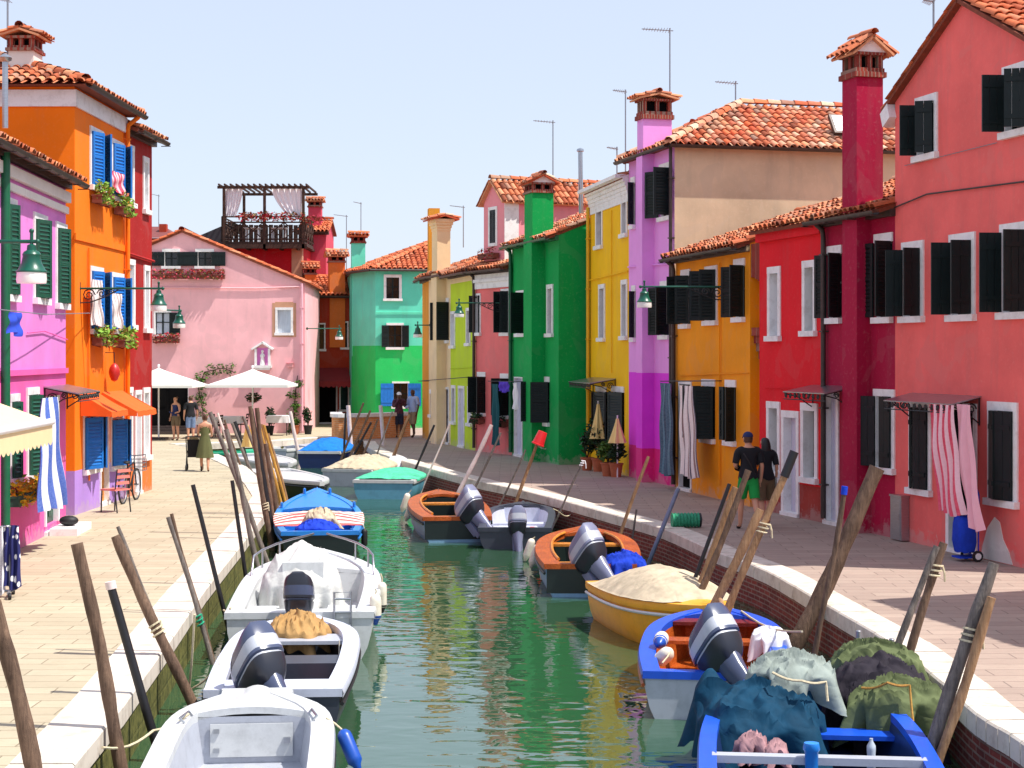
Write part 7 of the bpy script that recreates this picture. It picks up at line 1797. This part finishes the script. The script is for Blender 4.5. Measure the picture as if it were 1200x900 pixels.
# blue shopping trolley
f = FR1; u = f.uz(1130, 650, -.4)[0]; r = thing('shopping_trolley', 'blue two wheeled shopping trolley by the striped curtain', 'trolley', f.w(u, -.4, 0), f.rz)
mb = MB(); rows = []
for z, w, d in ((.14, .15, .12), (.3, .17, .15), (.55, .16, .14), (.66, .14, .12), (.7, .08, .07)): rows.append([mb.vert((w * math.copysign(abs(math.cos(a)) ** .5, math.cos(a)), d * math.copysign(abs(math.sin(a)) ** .5, math.sin(a)), z + .012 * math.sin(5 * a))) for a in [2 * PI * q / 24 for q in range(24)]])
for A, Bq in zip(rows, rows[1:]):
    for q in range(24): mb.face((A[q], A[(q + 1) % 24], Bq[(q + 1) % 24], Bq[q]))
mb.face(rows[0][::-1]); mb.face(rows[-1]); mb.build('bag', 'royal', r, smooth=50)
mb = MB(); 
for x in (-.13, .13): mb.tube([(x, .16, .08), (x, .17, .98)], .011, 6)
mb.tube([(-.13, .17, .98), (-.1, .16, 1.06), (.1, .16, 1.06), (.13, .17, .98)], .016, 6); mb.tube([(-.15, .16, .08), (.15, .16, .08)], .012, 6); mb.box((-.13, -.14, .05), (.13, .16, .075)); mb.build('frame', 'royal', r)
for x in (-.19, .17): mb = MB(); mb.lathe([(.0, 0), (.05, .0), (.06, .005), (.085, .005), (.085, .03), (.06, .03), (.05, .035), (.0, .035)], (x, .12, .085), 16, axis=(1, 0, 0)); w = mb.build('wheel', 'blackrub', r, smooth=40); mb = MB(); mb.lathe([(.0, -.004), (.05, -.004), (.05, .039), (.0, .039)], (x, .12, .085), 14, axis=(1, 0, 0)); mb.build('rim', 'whitewood', w)
# rolled green net on the kerb
p = G(797, 619) + V(.1, .1, 0); r = thing('rolled_net', 'rolled up green net lying on the right quay', 'net', p, .1); mb = MB()
prof = []
for i in range(41): x = -.24 + .48 * i / 40; prof.append((.125 + .012 * math.cos(i * PI / 2.5), x))
mb.lathe([(.0, -.24)] + prof, V(0, 0, .135), 20, axis=(1, 0, 0), cap=False); mb.build('net', 'netgreen', r, smooth=60); mb = MB(); mb.lathe([(.0, .245), (.12, .245), (.13, .28), (.06, .3), (.0, .28)], V(0, 0, .135), 16, axis=(1, 0, 0)); mb.build('dark_end', 'blackrub', r)
for k, (px, py, d, l) in enumerate(((1006, 752, 17.5, 'left'), (1045, 752, 17.0, 'right'))):
    a = PD(px, py, d); mb = MB(); mb.tube([V(a.x, a.y, -.8), V(a.x, a.y, .26)], .028, 8); mb.ellips(V(a.x, a.y, .26), (.03, .03, .012), 8, 4); single(mb, 'iron_peg', 'alu', 'short grey iron peg at the quay edge, %s of two behind the olive heap' % l, 'mooring peg', V(a.x, a.y, 0), smooth=50)
# drying frame with clothes at the left edge
p = G(4, 700); r = thing('clothes_rack', 'wheeled clothes rack at the left picture edge', 'clothes rack', p, .2); mb = MB(); mb.tube([(-.6, 0, .08), (.12, 0, .08)], .02, 6); mb.tube([(-.6, 0, .9), (.1, 0, .9)], .014, 6)
for x in (-.6, .08): mb.tube([(x, 0, .08), (x, 0, .9)], .014, 6); mb.tube([(x, -.25, .08), (x, .25, .08)], .02, 6)
mb.build('frame', 'alu', r)
for x, y in ((.1, .25), (.1, -.25), (-.6, .25), (-.6, -.25)): mb = MB(); mb.lathe([(.0, -.02), (.04, -.02), (.045, 0), (.04, .02), (.0, .02)], (x, y, .045), 12, axis=(1, 0, 0)); mb.build('caster', 'blackrub', r)
fx = Fac((p.x - .7, p.y - .02), (p.x + .15, p.y + .02))
for u0, u1, zt, zb, m, l in ((.42, .58, .9, .16, 'redcloth', 'red garment on the wheeled rack'), (.58, .7, .9, .05, 'whitecloth', 'white garment on the wheeled rack'), (.7, .9, .92, .12, 'polka', 'navy garment with white dots on the wheeled rack')): curtain(None, None, 'garment', m, l, 'clothing', fx, -.03, u0=u0, u1=u1, zt=zt, zb=zb, wave=.04, folds=3, flare=.05, group='clothes on the wheeled rack')

# ------------------------------------------------------------------ parasols and cafe in front of the pale pink house
def parasol(c, w, zt, ze, label):
    r = thing('parasol', label, 'parasol', V(c.x, c.y, 0), 0, 'white cafe parasols'); mb = MB(); n = 4
    def fn(a, b):
        an = 2 * PI * a + PI / 4; m = max(abs(math.cos(an)), abs(math.sin(an))); rr = w / 2 * b / m
        return (rr * math.cos(an), rr * math.sin(an), zt - (zt - ze) * b ** .9 - .05 * b * (1 - m ** 2) * 1.2)
    mb.grid(fn, 48, 8); mb.build('canopy', 'parasol', r, smooth=50)
    q = MB()
    for k in range(4):
        a = PI / 2 * k; q.poly([(w / 2 * math.cos(a + s_) * 1.414, w / 2 * math.sin(a + s_) * 1.414, ze - h_) for s_, h_ in ((-PI / 4, 0), (PI / 4, 0), (PI / 4, .1), (-PI / 4, .1))])
    q.build('valance', 'parasol', r)
    q = MB(); q.tube([(0, 0, .05), (0, 0, zt + .06)], .03, 8); q.ellips((0, 0, zt + .08), (.05, .05, .06), 8, 6); q.build('pole', 'whitewood', r)
    q = MB(); q.box((-.3, -.3, .0), (.3, .3, .08)); q.build('base', 'gutter', r)
    q = MB()
    for k in range(8): an = 2 * PI * k / 8; m = max(abs(math.cos(an)), abs(math.sin(an))); e = V(w / 2 / m * .96 * math.cos(an), w / 2 / m * .96 * math.sin(an), ze - .01); q.tube([(0, 0, zt - .04), e], .012, 4); q.tube([e * .5 + V(0, 0, (zt + ze) / 4 - .02), (0, 0, ze - .1)], .01, 4)
    q.build('ribs', 'whitewood', r); return r
c = PD(296, 451, 63.5); parasol(c, 3.0, 2.55, 1.98, 'white parasol with a hanging basket before the pale pink house wall')
c = PD(186, 451, 62); parasol(c, 3.0, 2.6, 2.0, 'white parasol over the dark cafe doorway')
def potplant(p, label, h=.9, r=.28, leaf='leafdark', n=260, size=.07, pot='pot', ph=.35, pr=.17, cat='potted plant', name='potted_plant', up=False, group=None):
    t = thing(name, label, cat, p, R(0, 3), group); mb = MB(); mb.lathe([(.0, .0), (pr * .72, .0), (pr, ph * .9), (pr * 1.1, ph * .9), (pr * 1.1, ph), (pr * .9, ph), (pr * .85, ph - .04), (.0, ph - .04)], (0, 0, 0), 18); mb.build('pot', pot, t, smooth=35)
    mb = MB()
    for k in range(5): a = R(0, 6.28); mb.tube([(0, 0, ph - .05), (math.cos(a) * r * .3, math.sin(a) * r * .3, ph + h * .4), (math.cos(a) * r * .7, math.sin(a) * r * .7, ph + h * .8)], [.014, .01, .005], 5)
    mb.build('stems', 'darkwood', t); mb = MB()
    for k in range(6): a = R(0, 6.28); q = R(.1, .6) * r; mb.leaves((math.cos(a) * q, math.sin(a) * q, ph + h * R(.3, .75)), (r * .6, r * .6, h * .32), n // 6, size)
    mb.build('leaves', leaf, t); return t
potplant(PD(316, 508, 65.5).xy.to_3d(), 'tall dark clipped shrub in a pot before the pale pink wall', .85, .22, 'leafdark', 420, .06, 'blackrub')
potplant(PD(361, 505, 66.0).xy.to_3d(), 'dark bushy plant beside the pink house downpipe', .7, .24, 'leafdark', 300, .06, 'blackrub')
potplant(PD(346, 505, 66.0).xy.to_3d(), 'low leafy plant in a terracotta pot by the climbing vine', .35, .2, 'leaf', 200, .06)
c = PD(297, 466, 64.5); t = thing('hanging_basket', 'dark hanging basket plant under the white parasol', 'hanging plant', c); mb = MB(); mb.leaves((0, 0, .0), (.34, .3, .22), 240, .06); mb.build('leaves', 'leafdark', t); mb = MB(); mb.lathe([(.0, -.2), (.12, -.17), (.18, .0), (.16, .0), (.0, -.12)], (0, 0, 0), 14); mb.build('basket', 'plantbox', t); mb = MB(); mb.tube([(0, 0, 0), (0, 0, .5)], .008, 4); mb.build('hook', 'iron', t)
def vine(f, pts, label, leaf, n=60, spread=.25):
    o = f.w(f.uz(*pts[0])[0], -.1, 0); t = thing('climbing_vine', label, 'vine', o); P = [f.w(f.uz(*p)[0], -.1, f.uz(*p)[1]) for p in pts]; mb = MB(); mb.tube(P, .02, 6); mb.build('stem', 'darkwood', t, o); mb = MB()
    for a, b in zip(P, P[1:]):
        k = max(1, int((b - a).length / .3))
        for i in range(k): mb.leaves(a.lerp(b, (i + .5) / k) + V(R(-.1, .1), -.03, R(-.1, .1)), (spread * R(.6, 1.3), .12, spread * R(.6, 1.2)), n, .07)
    mb.build('leaves', leaf, t, o)
vine(FE, [(239, 507), (238, 480), (233, 455), (240, 436), (262, 431), (276, 437)], 'climbing vine reaching over the wall between the two parasols', 'leaf', 46, .3)
vine(FE, [(346, 507), (345, 480), (347, 455), (349, 440)], 'climbing vine along the right corner of the pale pink house', 'leaf', 60, .26)
def table(p, label, rz=0):
    t = thing('cafe_table', label, 'table', p, rz, 'cafe tables'); mb = MB(); mb.box((-.4, -.4, .72), (.4, .4, .75)); mb.build('top', 'darkwood', t)
    for x in (-.34, .34):
        for y in (-.34, .34): mb = MB(); mb.tube([(x, y, 0), (x, y, .72)], .02, 6); mb.build('leg', 'iron', t)
    mb = MB(); mb.box((-.42, -.42, .751), (.42, .42, .756))
    for a, b in (((-.42, -.42), (.42, -.42)), ((.42, -.42), (.42, .42)), ((.42, .42), (-.42, .42)), ((-.42, .42), (-.42, -.42))): mb.grid(lambda u, v, a=a, b=b: (lerp(a[0], b[0], u) * (1 + .05 * v), lerp(a[1], b[1], u) * (1 + .05 * v) + .012 * math.sin(u * 20) * v, .753 - .26 * v), 16, 3)
    mb.build('tablecloth', 'whitecloth', t)
def chair(p, label, rz, m='darkwood', seatm=None, group='cafe chairs'):
    t = thing('chair', label, 'chair', p, rz, group); mb = MB(); mb.box((-.2, -.2, .43), (.2, .2, .46)); mb.build('seat', seatm or m, t)
    for x in (-.18, .18):
        mb = MB(); mb.tube([(x, .2, 0), (x, .18, .43)], .014, 6); mb.build('leg', m, t); mb = MB(); mb.tube([(x, -.24, 0), (x, -.18, .43), (x, -.24, .85)], .014, 6); mb.build('leg', m, t)
    mb = MB()
    for z in (.58, .7, .82): mb.box((-.18, -.245 + (.82 - z) * .15, z - .03), (.18, -.225 + (.82 - z) * .15, z + .03))
    mb.build('backrest', seatm or m, t)
table(PD(270, 505, 64.5).xy.to_3d(), 'cafe table with white cloth behind the leaning poles'); table(PD(327, 505, 65.2).xy.to_3d(), 'cafe table with white cloth near the clipped shrub'); table(PD(240, 505, 63.5).xy.to_3d(), 'cafe table with white cloth behind the two standing people')
for px, d, l, rz in ((258, 64.3, 'left of the middle white clothed cafe table', -1.5), (283, 64.6, 'right of the middle white clothed cafe table', 1.5), (252, 63.2, 'right of the table behind the two standing people', 1.3)): chair(PD(px, 505, d).xy.to_3d(), 'brown wooden chair ' + l, rz)
# cafe chair and bicycle by the orange and red houses
p = G(135, 600); chair(p, 'metal chair with pinkish seat outside the orange house', 1.0, 'iron', 'pinkplastic', None)
f = FL3; r = thing('bicycle', 'old dark bicycle leaning against the dark red house', 'bicycle', f.w(f.uz(152, 583, -.35)[0], -.35, 0), f.rz)
rw = .33; wb = .52
for x in (-wb, wb):
    mb = MB(); mb.tube([(x + rw * math.cos(a), 0, rw + rw * math.sin(a)) for a in [2 * PI * k / 32 for k in range(33)]], .02, 6, cap=False); w = mb.build('wheel', 'blackrub', r, smooth=60)
    mb = MB(); mb.tube([(x + (rw - .03) * math.cos(a), 0, rw + (rw - .03) * math.sin(a)) for a in [2 * PI * k / 32 for k in range(33)]], .009, 5, cap=False)
    for k in range(12): a = 2 * PI * k / 12; mb.tube([(x, .0, rw), (x + (rw - .03) * math.cos(a), 0, rw + (rw - .03) * math.sin(a))], .003, 3)
    mb.tube([(x, -.05, rw), (x, .05, rw)], .02, 6); mb.build('rim', 'alu', w)
mb = MB(); bb = V(-.02, 0, .28); st = V(-.18, 0, .78); hd = V(.36, 0, .82); hb_ = V(.4, 0, .66)
for a, b in ((bb, st), (bb, hb_), (st + (bb - st) * .12, hd), (hd, hb_), (hb_, V(wb, 0, rw)), (bb, V(-wb, 0, rw)), (st + (bb - st) * .15, V(-wb, 0, rw))): mb.tube([a, b], .016, 6)
mb.tube([bb - V(.0, .07, .1), bb + V(0, .07, .1)], .012, 5); mb.build('frame', 'iron', r)
mb = MB(); mb.ellips(V(-.2, 0, .84), (.13, .07, .035), 10, 6); mb.tube([st, V(-.2, 0, .83)], .014, 6); mb.build('saddle', 'blackrub', r, smooth=60)
mb = MB(); mb.tube([V(.2, -.28, .95), V(.32, -.26, .97), V(.36, 0, .95), V(.32, .26, .97), V(.2, .28, .95)], .012, 6); mb.tube([hd, V(.36, 0, .96)], .014, 6); mb.build('handlebar', 'alu', r, smooth=60)
mb = MB()
for z in (.62, .7, .78, .86): mb.tube([(.45, -.16, z), (.75, -.16, z), (.75, .16, z), (.45, .16, z), (.45, -.16, z)], .006, 4)
for x, y in ((.45, -.16), (.6, -.16), (.75, -.16), (.75, 0), (.75, .16), (.6, .16), (.45, .16)): mb.tube([(x, y, .62), (x, y, .86)], .006, 4)
mb.build('basket', 'alu', r)
for sg in (-1, 1):
    pass
# plants and boxes elsewhere
f = FL1; flower_box(f, f.uz(14, 570, -.14)[0], f.uz(55, 570, -.14)[0], f.uz(36, 586, -.14)[1], 'long green flower box of yellow blooms on the hot pink house', 'fl_yellow', 'plantboxg', 420, .16, .05, group='flower boxes under windows')
f = FR8
flower_box(f, f.uz(559, 490)[0], f.uz(569, 490)[0], f.uz(564, 496)[1], 'dark planter under the left ground window of the salmon house', 'leafdark', n=120, size=.06); flower_box(f, f.uz(586, 492)[0], f.uz(596, 492)[0], f.uz(591, 500)[1], 'dark planter under the right ground window of the salmon house', 'leafdark', n=120, size=.06)
for px, y, h, r_, l, lf in ((688, -.55, .8, .36, 'spreading dark plant in terracotta pot against the green house side wall', 'leafdark'), (701, -.35, 1.0, .34, 'tall leafy plant between the two folded yellow parasols', 'leafdark'), (712, -.5, .6, .3, 'low leafy plant in terracotta pot before the yellow house', 'leaf'), (722, -.35, .55, .26, 'small plant in terracotta pot at the violet house corner', 'leafdark')):
    u = FR6.uz(px, 545, y)[0]; potplant(FR6.w(u, y, 0), l, h, r_, lf, 300, .075, group='potted plants by the yellow house')
t = None
f = FL1; u = STU; mb = MB(); mb.ellips(V(0, 0, .09), (.17, .13, .09), 14, 8); o = single(mb, 'doormat_basket', 'blackrub', 'dark basket on the white doorstep of the lilac house', 'basket', V(0, 0, 0), smooth=60); o.location = f.w(u, -.3, .12)
r = thing('house_bracket', 'x', 'x') if False else None
# ------------------------------------------------------------------ camera, sky, sun
cam = bpy.data.cameras.new('camera'); co = bpy.data.objects.new('camera', cam); COL.objects.link(co)
co.location = (0, 0, HC); co.rotation_euler = (PI / 2, 0, 0); cam.sensor_width = 36; cam.lens = FL / 1200 * 36
cam.shift_y = -(450 - HY) / 1200; cam.clip_start = .5; cam.clip_end = 2000; SC.camera = co
sun_dir = V(.53, -.17, 1.0).normalized()
el = math.asin(sun_dir.z); az = math.atan2(sun_dir.x, sun_dir.y)
w = bpy.data.worlds.new('World'); SC.world = w; w.use_nodes = True; nt = w.node_tree; bg = nt.nodes['Background']
sky = nt.nodes.new('ShaderNodeTexSky'); sky.sky_type = 'NISHITA'; sky.sun_disc = False; sky.sun_elevation = el; sky.sun_rotation = az
sky.air_density = 1.0; sky.dust_density = 1.0; sky.ozone_density = 1.0; sky.altitude = 0
mx = nt.nodes.new('ShaderNodeMix'); mx.data_type = 'RGBA'; mx.inputs[0].default_value = .8      # thin bright summer haze over the clear sky
mx.inputs[7].default_value = (2.35, 2.55, 3.1, 1); nt.links.new(sky.outputs[0], mx.inputs[6]); nt.links.new(mx.outputs[2], bg.inputs[0]); bg.inputs[1].default_value = .15
sl = bpy.data.lights.new('sun', 'SUN'); so = bpy.data.objects.new('sun', sl); COL.objects.link(so)
sl.energy = 3.2; sl.angle = math.radians(.55); sl.color = (1, .955, .88); so.rotation_euler = sun_dir.to_track_quat('Z', 'Y').to_euler(); so.location = (20, -10, 40)
vs = SC.view_settings; vs.view_transform = 'Standard'; vs.look = 'None'; vs.exposure = .97; vs.gamma = 1; vs.use_curve_mapping = False
SC.render.engine = 'CYCLES'; SC.cycles.max_bounces = 8; SC.cycles.diffuse_bounces = 5; SC.cycles.glossy_bounces = 4; SC.cycles.use_denoising = True
